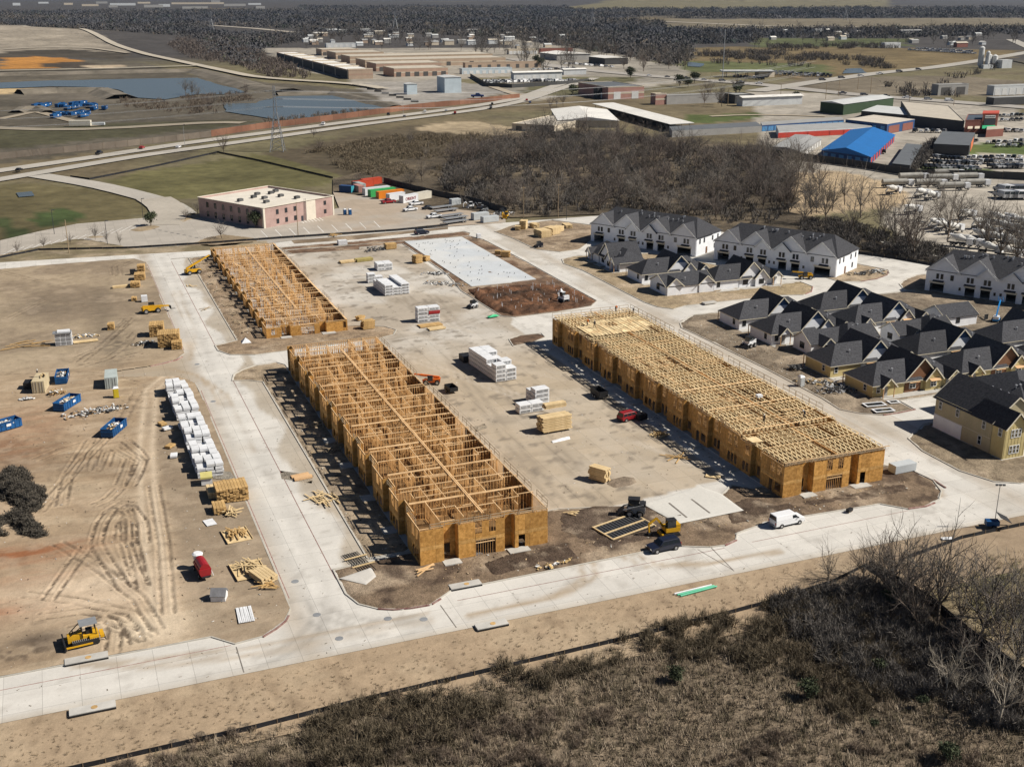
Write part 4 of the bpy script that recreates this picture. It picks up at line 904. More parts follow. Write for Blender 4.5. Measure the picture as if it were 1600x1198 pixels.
rear_house('white wrapped low cottage with its gable window toward the site street', (158.4, 212.4, Z))
rear_house('white wrapped low cottage hidden between the two cottage rows', (182.5, 211.0, Z), W=16)
rear_house('white wrapped low cottage with three roof vents beside the blue lift', (203.4, 219.3, Z), W=10, D=8, mid=False)
rear_house('small white wrapped cottage with two front gables at the street corner', (153.9, 273.4, Z), W=15, D=9.5, zr=5.2, mid=False)
t_ = [o for o in bpy.data.objects if o.get('label', '').startswith('small white wrapped cottage')][0]
for cx in (2.5, 12.6):
 MB().box(cx - 2.3, -.25, 0, cx + 2.3, .5, 2.75).obj('bay', M_WRAP, t_); gable(t_, 'y', cx, 2.5, -.75, 5, 2.75, 4.9, wall=M_WRAP)
vent(t_, 6.5, 1.4, 3.8)
# ---- rows of town houses in white wrap
def town_row(label, loc, rz, end=True):
 t = thing('town_house_row', label, 'town houses', loc, rz, 'rows of town houses in white house wrap'); Lx, D, H = 40.3, 16.0, 6.0
 G = [(4.7, 4.7, 10.0, 0), (14.0, 5.4, 10.5, .9), (25.6, 5.4, 10.5, .9), (35.6, 4.8, 10.0, 0)]
 garage = [(1.3, 5.2), (11.0, 13.6), (15.2, 17.8), (22.0, 24.6), (26.2, 28.8), (33.6, 38.6)]
 b = MB(); holes(b, (0, 0), (Lx, 0), 0, H, [(a, c, 0, 2.35) for a, c in garage], .25); holes(b, (Lx, .13), (Lx, D), 0, H, [], .25); holes(b, (0, D), (0, .13), 0, H, [], .25); holes(b, (Lx - .13, D), (.13, D), 0, H, [], .25)
 b.obj('wall', M_WRAP, t); MB().box(.15, .2, .02, Lx - .15, D - .15, .1).obj('foundation', M_SLABEDGE, t)
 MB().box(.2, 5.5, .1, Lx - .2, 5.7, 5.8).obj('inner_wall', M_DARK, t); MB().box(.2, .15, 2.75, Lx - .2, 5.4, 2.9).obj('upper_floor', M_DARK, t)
 hip(t, -.5, Lx + .5, -.4, D + .5, H, 11.0, 5.0, 5.0, edge=False)
 for cx, hw, zr, py in G:
  gable(t, 'y', cx, hw, -.5, D / 2 + 2, H, zr, wall=M_WRAP, wall_in=.3, trim=M_WFRAME)
 for cx, zr in ((16.5, 8.3), (23.2, 8.3)): gable(t, 'y', cx, 2.5, -.95, 4, H, zr, wall=M_WRAP, wall_in=.3, trim=M_WFRAME)
 for cx in (8, 20, 31): gable(t, 'y', cx, 2.6, D + .6, 9, H, 8.8, wall=M_WRAP, wall_in=.3)
 for cx in (3.2, 4.4, 11.6, 12.7, 16.2, 17.3, 22.4, 23.5, 26.9, 28.0, 36.2, 37.4): window(t, cx, -.125, 3.75, .75, 1.5, 'S', M_DARKF)
 for cx, w in ((7.2, .9), (32.8, 1.0)): window(t, cx, -.125, 3.75, w, 1.5, 'S', M_DARKF)
 for cx in (19.0, 20.6, 30.2, 9.6): window(t, cx, -.125, 1.3, .6, .9, 'S', M_DARKF)
 for cx in (3.6, 12.2, 16.7, 22.9, 27.4, 36.6): MB().slab([(cx - 1.5, -.85, 3.05), (cx + 1.5, -.85, 3.05), (cx + 1.5, -.1, 3.4), (cx - 1.5, -.1, 3.4)], .1).obj('canopy', M_SHIN, t)
 for cy in (2.2, 5, 10.5, 14): window(t, Lx + .125, cy, 3.8, .8, 1.5, 'E', M_DARKF)
 window(t, Lx + .125, 12, 1.0, .9, 1.5, 'E', M_DARKF)
 MB().box(Lx + .13, 6.2, .1, Lx + .2, 7.2, 2.2).obj('door', M_BROWN, t)
 for a, c in garage: MB().box(a - .2, -.2, 2.35, c + .2, -.127, 2.95).obj('garage_header', M_CREAM, t)
 rr = random.Random(int(loc[0]))
 for k in range(16):
  y = rr.uniform(5.2, 7.4); vent(t, rr.uniform(8, 33), y, 6 + 5.0 * (y + .4) / 8.4 - .1)
 return t
RZT = R(-59.6)
town_row('white wrapped town house row nearest the lumber stacks and the woods', (166.6, 349.2, Z), RZT)
town_row('white wrapped town house row between two garage courts, yellow machine before it', (190.6, 309.2, Z), RZT)
town_row('white wrapped town house row cut by the right photo edge', (225.4, 252.6, Z), RZT)
# ---- tall tan house and the house behind it
def tall_house():
 t = thing('tall_house', 'two storey tan sided house with white windows beside the corner street', 'house', (152.8, 146.6, Z)); H = 6.2
 MB().box(0, 3.2, 0, 10.5, 18.0, H).obj('wall', M_TANS, t); MB().box(.05, 0, 0, 5.0, 3.15, H).obj('wall', M_YEL, t); MB().box(-.06, 10.5, 0, -.005, 18.0, 2.8).obj('wrapped_panel', M_WRAP, t)
 gable(t, 'y', 5.3, 5.25, 2.9, 18.6, H, 10.3, wall=M_TANS, both=True); gable(t, 'y', 2.5, 2.5, -.5, 8.5, H + .02, 8.8, wall=M_YEL, wall_in=.5)
 for cx in (1.75, 2.55, 3.35):
  for z in (.9, 4.0): window(t, cx, 0, z, .72, 1.6, 'S', M_WFRAME, 2)
 for cy in (1.2, 5.2, 12.0, 16.6): window(t, 0 if cy > 3 else .05, cy, 4.1, .9, 1.6, 'W', M_WFRAME, 2)
 window(t, 0, 5.8, .9, .9, 1.7, 'W', M_WFRAME, 2)
 for k in range(12): MB().box(-.03, 3.4 + k * .6, 2.95, -.004, 3.46 + k * .6, 6.1).obj('batten', M_TANS, t)
 for k in range(7): MB().box(.25 + k * .75, -.035, .15, .31 + k * .75, -.004, 6.15).obj('batten', M_YEL, t)
 MB().box(-.05, 3.2, 2.86, 0, 18, 2.95).obj('band', M_CREAM, t)
 MB().box(5.05, 2.2, 0, 9, 3.15, 2.8).obj('porch', M_DARKF, t); MB().box(-.2, -.2, -.1, 10.7, 18.2, .06).obj('foundation', M_SLABEDGE, t)
 for k in range(3): vent(t, 7.6, 8 + k * 2, 8.6)
 t2 = thing('tall_house', 'two storey tan house mostly hidden behind the nearer tan house', 'house', (164.2, 153.5, Z))
 MB().box(0, 0, 0, 13, 17.5, H).obj('wall', M_TANS, t2); hip(t2, -.5, 13.5, -.5, 18, H, 10.2, 6, 6); gable(t2, 'y', 4, 3.6, -.9, 9, H, 9.2, wall=M_YEL)
 for k in range(4): vent(t2, 2 + k, 5.0, 8.2)
 for cx in (3.4, 4.4): window(t2, cx, 0, 4.0, .8, 1.6, 'S', M_WFRAME, 2)
 for cx in (9.0, 11.0): window(t2, cx, 0, 1.0, .8, 1.6, 'S', M_WFRAME, 2)
 MB().box(-.2, -.2, -.1, 13.2, 17.7, .06).obj('foundation', M_SLABEDGE, t2)
tall_house()
# ---- pink brick office with a flat roof
M_PINK = mat('pink_brick', (0.42, 0.285, 0.25), 0.85, 0.15, 0.25, col2=(0.5, 0.35, 0.31)); M_ROOFW = mat('pale_membrane', (0.68, 0.63, 0.54), 0.8, 0.1, 0.15); M_STUC = mat('pale_stucco', (0.7, 0.64, 0.53), 0.8, 0.08, 0.5); M_AC = mat('roof_unit_metal', (0.12, 0.12, 0.12), .6, .3, 1.0, metal=.3)
def office():
 A = Vector(P(413.5, 357)); ang = math.atan2(428.7 - 412.1, 96.4 - 67.5); t = thing('office_building', 'two storey pink brick office block with pale flat roof', 'office', (67.3, 412.0, -.3), ang); W, D, H = 33.6, 37.0, 7.6
 b = MB(); holes(b, (0, 0), (W, 0), 0, H, [], .3); holes(b, (W, .16), (W, D), 0, H, [], .3); holes(b, (W - .16, D), (0, D), 0, H, [], .3); holes(b, (0, D - .16), (0, .16), 0, H, [], .3); b.obj('wall', M_PINK, t)
 MB().box(.1, .1, H - .75, W - .1, D - .1, H - .6).obj('roof', M_ROOFW, t); c = MB()
 for q in (((-.2, -.2), (W + .2, -.2)), ((W + .2, -.2), (W + .2, D + .2)), ((W + .2, D + .2), (-.2, D + .2)), ((-.2, D + .2), (-.2, -.2))): c.beam((*q[0], H + .06), (*q[1], H + .06), .5, .2)
 c.obj('coping', M_STUC, t); MB().box(20, -.22, 0, 24.6, -.155, H - .06).obj('stucco_panel', M_STUC, t); MB().box(-.2, -.25, 0, .6, .5, H).obj('corner_pier', M_STUC, t); MB().box(W - .5, -.25, 0, W + .2, .6, H).obj('corner_pier', M_STUC, t)
 for cx in (6.3, 10.4, 14.6):
  for z in (1.2, 4.6): window(t, cx, -.15, z, 1.2, 1.7, 'S', M_DARKF)
 for z in (1.6, 4.8): window(t, 29.3, -.15, z, 1.2, 1.5, 'S', M_DARKF)
 MB().box(17.4, -.2, 0, 18.5, -.155, 2.3).obj('door', M_DARKF, t); lad = MB()
 for dx in (0, .7): lad.beam((19 + dx, -.4, .5), (19 + dx, -.4, H + 1), .08)
 for k in range(16): lad.beam((19, -.4, .7 + k * .5), (19.7, -.4, .7 + k * .5), .05)
 lad.obj('ladder', M_AC, t)
 for k in range(7):
  for z in (1.0, 4.4): window(t, -.15, 4 + k * 4.6, z, 1.3, 2.0, 'W', M_DARKF)
 rr = random.Random(2)
 for (px, py) in ((6, 20), (10, 10), (14, 22), (19, 26), (15, 17), (24, 24), (23, 8), (22, 16), (28, 26)):
  u = MB(); u.cbox(px, py, H - .05, 1.9, 1.5, 1.1); u.tube((px - .4, py, H + .5), (px - .4, py, H + .62), .45); o = u.obj('roof_unit', M_AC, t); MB().cbox(px, py, H - .55, 2.2, 1.8, .2).obj('unit_base', M_ROOFW, o)
office()
# ================================================================== TREES, SHRUBS, WOODS
M_BARK = mat('grey_bark', (0.16, 0.125, 0.095), 0.9, 0.3, 1.0); M_TWIG = mat('bare_twigs', (0.098, 0.087, 0.078), 0.9, 0.4, 0.3, col2=(.19, .17, .15)); M_TWIG2 = mat('reddish_twigs', (0.125, 0.098, 0.084), 0.9, 0.4, 0.3, col2=(.2, .165, .14))
M_TWIG3 = mat('ash_twigs', (0.2, 0.172, 0.145), 0.9, 0.35, 0.3, col2=(.27, .24, .2)); M_PALEB = mat('pale_bark', (0.4, 0.35, 0.28), 0.85, 0.2, 1.0); M_LEAF = mat('evergreen_leaf', (0.045, 0.058, 0.03), 0.8, 0.45, 0.8, col2=(0.085, 0.1, 0.05)); M_BUSH = mat('olive_brush', (0.19, 0.152, 0.1), 0.9, 0.35, 0.4); M_DRYB = mat('dry_brush', (0.2, 0.155, 0.115), 0.9, 0.35, 0.4)
M_GRASS = ground_mat('dry_grass', bump=0, scales=(2.0,), amp=.3)
def tri_tube(V, F, a, b, r0, r1):
 d = b - a; L = np.linalg.norm(d); 
 if L < 1e-4: return
 d = d / L; u = np.array((0., 0, 1)) if abs(d[2]) < .9 else np.array((1., 0, 0)); x = np.cross(d, u); x /= np.linalg.norm(x); y = np.cross(d, x); o = len(V)
 for p, r_ in ((a, r0), (b, r1)):
  for k in range(3): t = 2.094 * k; V.append(p + x * math.cos(t) * r_ + y * math.sin(t) * r_)
 for k in range(3): m = (k + 1) % 3; F.append((o + k, o + m, o + 3 + m)); F.append((o + k, o + 3 + m, o + 3 + k))
def blade(V, F, a, b, w, r):
 d = b - a; s = np.cross(d, r.normal(0, 1, 3)); s *= w / (np.linalg.norm(s) + 1e-9); o = len(V); V += [a - s, a + s, b]; F.append((o, o + 1, o + 2))
def bare_tree(seed, h=11.0, spread=.55, trunk=.3, n1=6, n2=5, n3=6, stem=.28, tw=.022, thin=False):
 """returns (trunk arrays, crown arrays) of a leafless tree"""
 r = np.random.default_rng(seed); TV, TF, CV, CF = [], [], [], []
 top = np.array((r.normal(0, .25), r.normal(0, .25), h * stem)); tri_tube(TV, TF, np.zeros(3), top, h * .022 * trunk / .3, h * .016 * trunk / .3)
 def grow(a, d, L, rad, lvl):
  n = 3; p = a
  for k in range(n):
   d = d + r.normal(0, .13, 3) + np.array((0, 0, .05)); d /= np.linalg.norm(d); q = p + d * L / n
   f = 1 - k / n * .6
   (tri_tube(TV, TF, p, q, rad * f, rad * (f - .2)) if lvl <= 1 else blade(CV, CF, p, q + (q - p) * .5, rad * f * 1.6, r) if thin else tri_tube(CV, CF, p, q, rad * f, rad * (f - .22)))
   if lvl < 3:
    for c in range((n1, n2, n3)[lvl] // n + (r.random() < ((n1, n2, n3)[lvl] % n) / n)):
     e = d + r.normal(0, spread * (1.1 if lvl < 2 else 1.5), 3); e[2] += .12; e /= np.linalg.norm(e)
     grow(p + (q - p) * r.random(), e, L * r.uniform(.42, .68), max(rad * .5, tw), lvl + 1)
   p = q
 for k in range(n1):
  a = 2 * math.pi * (k + r.random() * .7) / n1; d = np.array((math.cos(a) * spread * 1.2, math.sin(a) * spread * 1.2, r.uniform(.7, 1.2))); d /= np.linalg.norm(d)
  grow(top * r.uniform(.7, 1.0), d, h * r.uniform(.5, .72), h * .0105, 1)
 d = np.array((0, 0, 1.0)); grow(top, d, h * .72, h * .013, 1)
 return (np.array(TV), np.array(TF)), (np.array(CV), np.array(CF))
def bush(seed, h=2.0, n=26, tw=.03, sub=4, spread=.75):
 r = np.random.default_rng(seed); V, F = [], []
 for k in range(n):
  a = r.random() * 6.283; d = np.array((math.cos(a) * spread * r.random(), math.sin(a) * spread * r.random(), 1.0)); d /= np.linalg.norm(d); L = h * r.uniform(.6, 1.1); p = np.array((r.normal(0, .25 * h), r.normal(0, .25 * h), 0)); q = p + d * L; blade(V, F, p, q, tw * 1.9, r)
  for c in range(sub):
   e = d + r.normal(0, .5, 3); e /= np.linalg.norm(e); s_ = p + (q - p) * r.uniform(.3, .9); blade(V, F, s_, s_ + e * L * r.uniform(.35, .6), tw * 1.4, r)
 return np.array(V), np.array(F)
def leaf_crown(seed, rx, rz, n=900, s=.35, cz=0.0):
 r = np.random.default_rng(seed); V, F = [], []; cl = r.normal(0, 1, (22, 3)); cl /= np.linalg.norm(cl, axis=1)[:, None]; cl *= r.uniform(.3, .85, (22, 1))
 for k in range(n):
  c = cl[r.integers(22)] + r.normal(0, .2, 3); p = np.array((c[0] * rx, c[1] * rx, c[2] * rz + cz)); o = len(V); a, b = r.normal(0, s, 3), r.normal(0, s, 3); V += [p, p + a, p + b]; F.append((o, o + 1, o + 2))
 return np.array(V), np.array(F)
TREES = []
for k in range(8):
 (tv, tf), (cv, cf) = bare_tree(100 + k, 11.0, .42 + .05 * (k % 3), .3, 6 + k % 2, 6, 6, .2 + .05 * (k % 3), .03)
 TREES.append((fast_mesh('trunk', tv, tf, None, M_BARK), fast_mesh('crown', cv, cf, None, (M_TWIG if k % 2 else M_TWIG3) if k % 3 else M_TWIG2)))
PALES = []
for k in range(2):
 (tv, tf), (cv, cf) = bare_tree(140 + k, 10.0, .4, .26, 5, 5, 5, .4, .022)
 PALES.append((fast_mesh('trunk', tv, tf, None, M_PALEB), fast_mesh('crown', cv, cf, None, M_PALEB)))
EVG = []
for k in range(4):
 cv, cf = leaf_crown(60 + k, 2.6, 2.0, 1300, .3, 3.6); m = MB(); m.tube((0, 0, 0), (0, 0, 2.6), .2, .14, 7)
 for a in range(5): m.tube((0, 0, 2.2), (math.cos(a * 1.26) * 1.3, math.sin(a * 1.26) * 1.3, 3.8), .1, .05, 5)
 EVG.append((m.mesh('trunk', M_BARK), fast_mesh('crown', cv, cf, None, M_LEAF)))
def tree(kind, k, label, loc, s, group, name='bare_tree', sz=None):
 tm, cm = kind[k % len(kind)]; o = link(name, tm, None, loc, random.uniform(0, 6.28)); o.scale = (s, s, sz or s); tag(o, label, 'tree', group); link('crown', cm, o); return o
def inside(polys, n, seed, mind=0.0):
 r = np.random.default_rng(seed); out = []
 xs = [p[0] for q in polys for p in q]; ys = [p[1] for q in polys for p in q]; tries = 0
 while len(out) < n and tries < n * 60:
  tries += 1; x, y = r.uniform(min(xs), max(xs)), r.uniform(min(ys), max(ys)); X, Y = np.array([x]), np.array([y])
  if any(inpoly(X, Y, q)[0] for q in polys) and (mind == 0 or all((x - a) ** 2 + (y - b) ** 2 > mind * mind for a, b in out)): out.append((x, y))
 return out
EDGE = PL([(520, 300), (660, 322), (770, 334), (800, 340), (925, 335), (1010, 342), (1125, 362), (1240, 378), (1345, 396), (1450, 414), (1600, 441), (1760, 470)])
WFLOOR = EDGE + PL([(1760, 455), (1600, 428), (1500, 408), (1440, 396), (1380, 380), (1330, 355), (1262, 338), (1228, 330), (1252, 312), (1222, 296), (1248, 278), (1212, 262), (1222, 246), (1190, 232), (1060, 222), (960, 205), (880, 198), (760, 215), (690, 235), (520, 280)])
def wood_col(x, y):
 n = fbm(x, y, 18, 200); n2 = fbm(x, y, 5, 201); c = np.tile(np.array((0.1, 0.08, 0.056)), (len(x), 1)); c = mixc(c, sst(n, .5, .68) * .7, (0.19, 0.15, 0.1)); return mixc(c, sst(-n2, -.4, -.28) * .7, (0.045, 0.038, 0.03))
poly_sheet('woodland_floor', WFLOOR, 0.03, 3.0, wood_col, M_BRUSH, lambda x, y: .5 * (fbm(x, y, 5, 203) - .2))
W1 = PL([(690, 290), (700, 250), (760, 225), (880, 207), (960, 212), (1060, 228), (1190, 238), (1240, 262), (1240, 330), (1200, 350), (1120, 352), (1010, 338), (925, 330), (860, 338), (800, 333), (720, 318)])
k = 0
for i, (x, y) in enumerate(inside([W1], 176, 3, 5.4)):
 lab = ['bare grey tree in the dense wood behind the white town houses', 'bare reddish tree in the dense wood behind the white town houses'][0 if i % 3 else 1]
 tree(TREES, i if i % 3 else (i // 3 % 3) * 3, lab, (x, y, 0), random.uniform(.95, 1.5), 'trees of the dense wood', sz=random.uniform(.65, 1.15))
for px, py, s in ((1215, 305, 1.25), (1228, 290, 1.2), (1205, 320, 1.1), (1185, 300, 1.3), (1195, 280, 1.2), (1240, 300, 1.1), (1160, 318, 1.2)):
 tree(TREES, px % 8, 'tall bare tree at the bright sandy end of the wood', (*P(px, py), 0), s, 'tall trees at the sandy end of the wood')
for i, (x, y) in enumerate(inside([PL([(1190, 245), (1262, 262), (1290, 300), (1300, 335), (1240, 345), (1215, 300)])], 20, 9, 5)): tree(TREES, i, 'bare tree in the thinning right fringe of the wood', (x, y, 0), random.uniform(.6, 1.2), 'trees in the right fringe of the wood')
for i, (px, py, s) in enumerate(((1268, 335, .9), (1290, 350, 1.0), (1330, 362, .85), (1345, 340, 1.1), (1300, 330, .8), (1375, 350, .9), (1420, 395, 1.35), (1428, 400, 1.1), (1400, 385, 1.0), (1480, 378, 1.2), (1495, 352, .9), (1465, 345, .9), (1540, 395, 1.1), (1560, 408, 1.2), (1585, 415, 1.1), (1530, 372, .9), (1590, 388, .9), (1380, 372, .8), (1258, 352, .8), (1320, 320, .9), (1600, 430, 1.2), (1450, 300, .7))):
 tree(TREES, i * 3 + 1, 'bare tree between the town houses and the parked mixer trucks', (*P(px, py), 0), s * 1.25, 'bare trees before the mixer truck yard')
near = [(1368, 905, .62, 'slender bare tree at the top of the fence corner'), (1395, 912, .75, 'bare tree just inside the fence corner'), (1418, 930, .9, 'bare tree with forked limbs behind the fence corner'), (1465, 970, 1.05, 'broad bare tree leaning over the dark fence'), (1440, 952, .85, 'bare tree crowded beside the broad leaning one'), (1530, 1000, 1.0, 'wide bare tree right of the dark fence'), (1560, 1020, .9, 'bare tree farther down the dark fence'), (1585, 1048, 1.0, 'bare tree standing at the photo edge by the fence end'), (1500, 985, .8, 'thin bare tree between two wide ones by the fence'), (1350, 900, .5, 'small bare sapling outside the fence corner'), (1295, 905, .45, 'small bare sapling on the tan verge'), (1600, 1000, .9, 'bare tree half cut by the photo edge'), (1382, 925, .7, 'bare tree over the dark hollow, nearest the fence corner'), (1404, 950, .8, 'bare tree over the dark hollow, left of the dark bush'), (1430, 985, .8, 'bare tree over the dark hollow, below the broad leaning tree'), (1545, 960, .85, 'bare tree on the straw slope above the fence'), (1580, 985, .8, 'bare tree on the straw slope near the photo edge'), (1515, 1050, .75, 'bare tree below the dark fence line'), (1330, 935, .5, 'small bare tree in the brush left of the fence corner'), (1590, 1110, .8, 'bare tree at the photo edge beside the pale tree')]
for i, (px, py, s, lab) in enumerate(near): tree(TREES, i + 2, lab, (*P(px, py), -.5), s, 'bare trees along the dark fence')
for i, (px, py, s, lab) in enumerate([(1478, 1085, .62, 'pale barked slim tree, the farther of two'), (1560, 1128, .85, 'pale barked tree with spreading crown, nearest the camera'), (1497, 1082, .35, 'pale sapling beside the slim pale tree')]): tree(PALES, i, lab, (*P(px, py), -.8), s, 'pale barked trees')
for px, py, s, kd, lab in ((236, 353, .95, EVG, 'round dark evergreen on the car park island'), (400, 356, 1.15, EVG, 'dark evergreen against the pink office'), (347, 373, .85, TREES, 'small round bare tree by the car park edge'), (290, 343, .62, TREES, 'small bare tree on the drive island, nearer one'), (309, 334, .72, TREES, 'small bare tree on the drive island, farther one')):
 (tree(kd, 1, lab, (*P(px, py), 0), s, None, 'evergreen_tree' if kd is EVG else 'bare_tree') if kd is EVG else tree(kd, 2, lab, (*P(px, py), 0), s * .8, None, sz=s * .55))
for px, py, s in ((27, 396, .3), (69, 389, .3), (110, 382, .28), (149, 375, .35), (166, 378, .3), (188, 383, .3)): tree(TREES, px % 8, 'thin young tree planted beside the car park', (*P(px, py), 0), s, 'young trees beside the car park', sz=s * 1.2)
FT = [(1030, 103), (1045, 108), (1000, 100), (985, 95), (1015, 95), (1060, 102), (960, 90), (940, 84), (975, 108), (920, 88), (1070, 110), (1005, 112), (885, 95), (870, 72), (860, 68), (1040, 90), (830, 70), (945, 70), (1075, 95), (760, 55), (690, 60), (600, 62), (640, 72), (560, 70), (520, 66), (480, 60), (720, 80), (670, 78), (780, 78), (820, 90), (440, 72)]
for i, (px, py) in enumerate(FT): tree(TREES, i, 'large bare tree among the far sheds', (*P(px, py), 0), random.uniform(1.3, 1.9), 'large trees among the far sheds')
for i, (px, py, s) in enumerate(((838, 102, 2.0), (845, 105, 1.8), (895, 150, 1.7), (920, 145, 1.9), (930, 147, 1.6), (1062, 135, 1.9), (1075, 137, 1.6), (1085, 130, 1.8), (985, 122, 1.9), (1245, 160, 1.5), (1150, 148, 1.6), (1155, 145, 1.6))): tree(EVG, i, 'dark evergreen tree among the far sheds', (*P(px, py), 0), s, 'evergreens among the far sheds', 'evergreen_tree')
for i, (px, py, s) in enumerate(((1100, 165, 1.3), (1122, 163, 1.2), (1128, 167, 1.3), (1105, 150, 1.2), (870, 168, .9), (880, 166, .8), (860, 172, .9), (1150, 147, 1.4), (350, 240, .9), (300, 150, 1.1), (310, 155, .9), (325, 172, 1.1), (335, 165, .8), (290, 148, 1.0), (385, 150, .9), (490, 215, .5), (500, 236, .6), (640, 295, .7), (660, 285, .8), (560, 290, .5), (665, 250, .6), (640, 230, .7))): tree(TREES, i, 'lone bare tree standing in the open ground beyond the site', (*P(px, py), 0), s, 'lone bare trees beyond the site')
# ---- the masses: far woods, undergrowth, brush
def dome(seed, n, h, w):
 r = np.random.default_rng(seed); d = r.normal(0, 1, (n, 3)); d /= np.linalg.norm(d, axis=1)[:, None]; d[:, 2] = np.abs(d[:, 2]); d *= r.uniform(.6, 1, (n, 1)); p = d * (w, w, h) * (1 + .25 * r.normal(0, 1, (n, 1))); V = np.stack([p, p + r.normal(0, 1.6, (n, 3)), p + r.normal(0, 1.6, (n, 3))], 1).reshape(-1, 3); return V, np.arange(3 * n).reshape(-1, 3)
M_FARW = soft_normals(ground_mat('far_wood', bump=0, scales=(.02,), amp=.25), 2.0); soft_normals(M_GRASS, .8)
def far_woods():
 r = np.random.default_rng(11); n = 26000; u = r.random(n); d = 1330 * (7000 / 1330) ** (u ** 1.15); a = R(90 - 21.5) + r.uniform(-R(27), R(27), n); x, y = d * np.cos(a), d * np.sin(a); keep = fbm(x, y, 900, 5) > .27
 for poly, c in far_zones_w: keep &= ~inpoly(x, y, poly)
 for q in (PL([(800, 60), (960, 85), (1090, 110), (1060, 130), (800, 160), (780, 130), (400, 130), (400, 78), (500, 58), (640, 52)]), PL([(-50, 60), (140, 55), (300, 62), (360, 100), (450, 110), (450, 300), (-50, 300)]), PL([(1080, 70), (1650, 52), (1650, 300), (1080, 300)]), PL([(330, 40), (470, 46), (470, 56), (330, 52)]), PL([(-40, 1), (420, 1), (480, 16), (300, 17), (-40, 20)])): keep &= ~inpoly(x, y, q)
 x, y, d = x[keep], y[keep], d[keep]; n = len(x); sc = (d / 2000) ** .45 * r.uniform(.75, 1.3, n); cl = fbm(x, y, 120, 61)
 col = np.array((0.083, 0.082, 0.087))[None] * (0.7 + .6 * cl)[:, None] * r.uniform(.75, 1.25, (n, 1)); tone = fbm(x, y, 420, 62)[:, None]; col = col * (1 + (tone - .5) * np.array((1.0, .7, .2))); col[r.random(n) < .1] *= np.array((1.5, 1.3, 1.0)); col[r.random(n) < .08] *= np.array((.6, .75, .6))
 me = scatter('far_wood', [dome(k, 34, 8, 10) for k in range(6)], np.stack([x, y, hill_h(x, y) - 1], 1), r.random(n) * 6.28, sc, r.integers(0, 6, n), M_FARW, col)
 tag(link('far_wood', me), 'dark leafless wood stretching across the far distance', 'woods', kind='stuff')
far_woods()
def mass(name, label, cat, polys, n, protos, mats, smin, smax, seed, z=0.0, col=None, zfn=None, clump=None):
 r = np.random.default_rng(seed); P_ = np.concatenate([np.array(q) for q in polys]); lo, hi = P_.min(0), P_.max(0); pts = np.zeros((0, 2)); guard = 0
 while len(pts) < n and guard < 60:
  guard += 1; q = r.uniform(lo, hi, (n * 2, 2)); k = np.zeros(len(q), bool)
  for poly in polys: k |= inpoly(q[:, 0], q[:, 1], poly)
  if clump: k &= r.random(len(q)) < sst(fbm(q[:, 0], q[:, 1], clump[0], clump[1]), clump[2], clump[3])
  pts = np.concatenate([pts, q[k]])
 pts = pts[:n]; n = len(pts); zz = (zfn(pts[:, 0], pts[:, 1]) if zfn else np.zeros(n)) + z
 c = None
 if col is not None: c = np.array(col)[r.integers(0, len(col), n)] * r.uniform(.7, 1.3, (n, 1))
 me = scatter(name, protos, np.stack([pts[:, 0], pts[:, 1], zz], 1), r.random(n) * 6.28, r.uniform(smin, smax, n), r.integers(0, len(protos), n), mats, c)
 return tag(link(name, me), label, cat, kind='stuff')
def _both(seed):
 (a, f), (b, g) = bare_tree(seed, 11, .5, .3, 5, 4, 3, .25, .07, True); return np.concatenate([a, b]), np.concatenate([f, g + len(a)])
mass('far_trees', 'scattered bare trees among the far houses, sheds and fields', 'trees', [PL([(420, 76), (470, 50), (900, 52), (1000, 90), (900, 110), (720, 84)]), PL([(1090, 78), (1100, 50), (1600, 48), (1600, 76), (1400, 74)]), PL([(700, 120), (820, 98), (1000, 104), (900, 122)]), PL([(1230, 170), (1300, 160), (1560, 150), (1560, 162), (1300, 172)])], 190, [_both(300 + k) for k in range(4)], M_TWIG, 1.1, 2.0, 44)
BUSH = [bush(200 + k, 1.6, 14, .045, 3) for k in range(4)]
mass('wood_undergrowth', 'tangled grey undergrowth on the floor of the wood', 'undergrowth', [W1], 1500, BUSH, M_TWIG, 1.2, 2.6, 21)
mass('scrub', 'low olive brown scrub on the rough field before the road', 'scrub', [PL([(470, 240), (560, 222), (660, 205), (760, 212), (800, 220), (720, 235), (690, 290), (600, 285), (540, 265)])], 1200, BUSH, M_BUSH, .5, 1.6, 22, clump=(25, 4, .4, .6))
mass('scrub', 'dense dark scrub between the town houses and the mixer yard', 'scrub', [PL([(1245, 375), (1250, 345), (1330, 350), (1400, 372), (1460, 385), (1600, 420), (1600, 436), (1450, 411), (1345, 392)])], 700, BUSH, M_TWIG, .7, 1.7, 23)
mass('scrub', 'reddish scrub bank left of the far warehouses', 'scrub', [PL([(262, 72), (290, 55), (330, 55), (400, 80), (470, 110), (490, 124), (420, 122), (360, 100), (300, 92)])], 900, BUSH, M_TWIG2, 2.0, 4.5, 24)
mass('scrub', 'brown scrub on the banks of the ponds', 'scrub', [PL([(280, 152), (308, 148), (385, 146), (395, 158), (345, 165), (340, 178), (300, 165)]), PL([(178, 155), (250, 158), (330, 172), (300, 180), (190, 168)]), PL([(400, 190), (560, 172), (600, 176), (480, 190), (420, 196)])], 380, BUSH, M_DRYB, .8, 2.0, 25)
mass('scrub', 'dark hedge line beside the blue roofed store', 'scrub', [PL([(1430, 250), (1455, 222), (1462, 225), (1440, 262), (1425, 268)])], 120, BUSH, M_TWIG, 1.6, 2.4, 26)
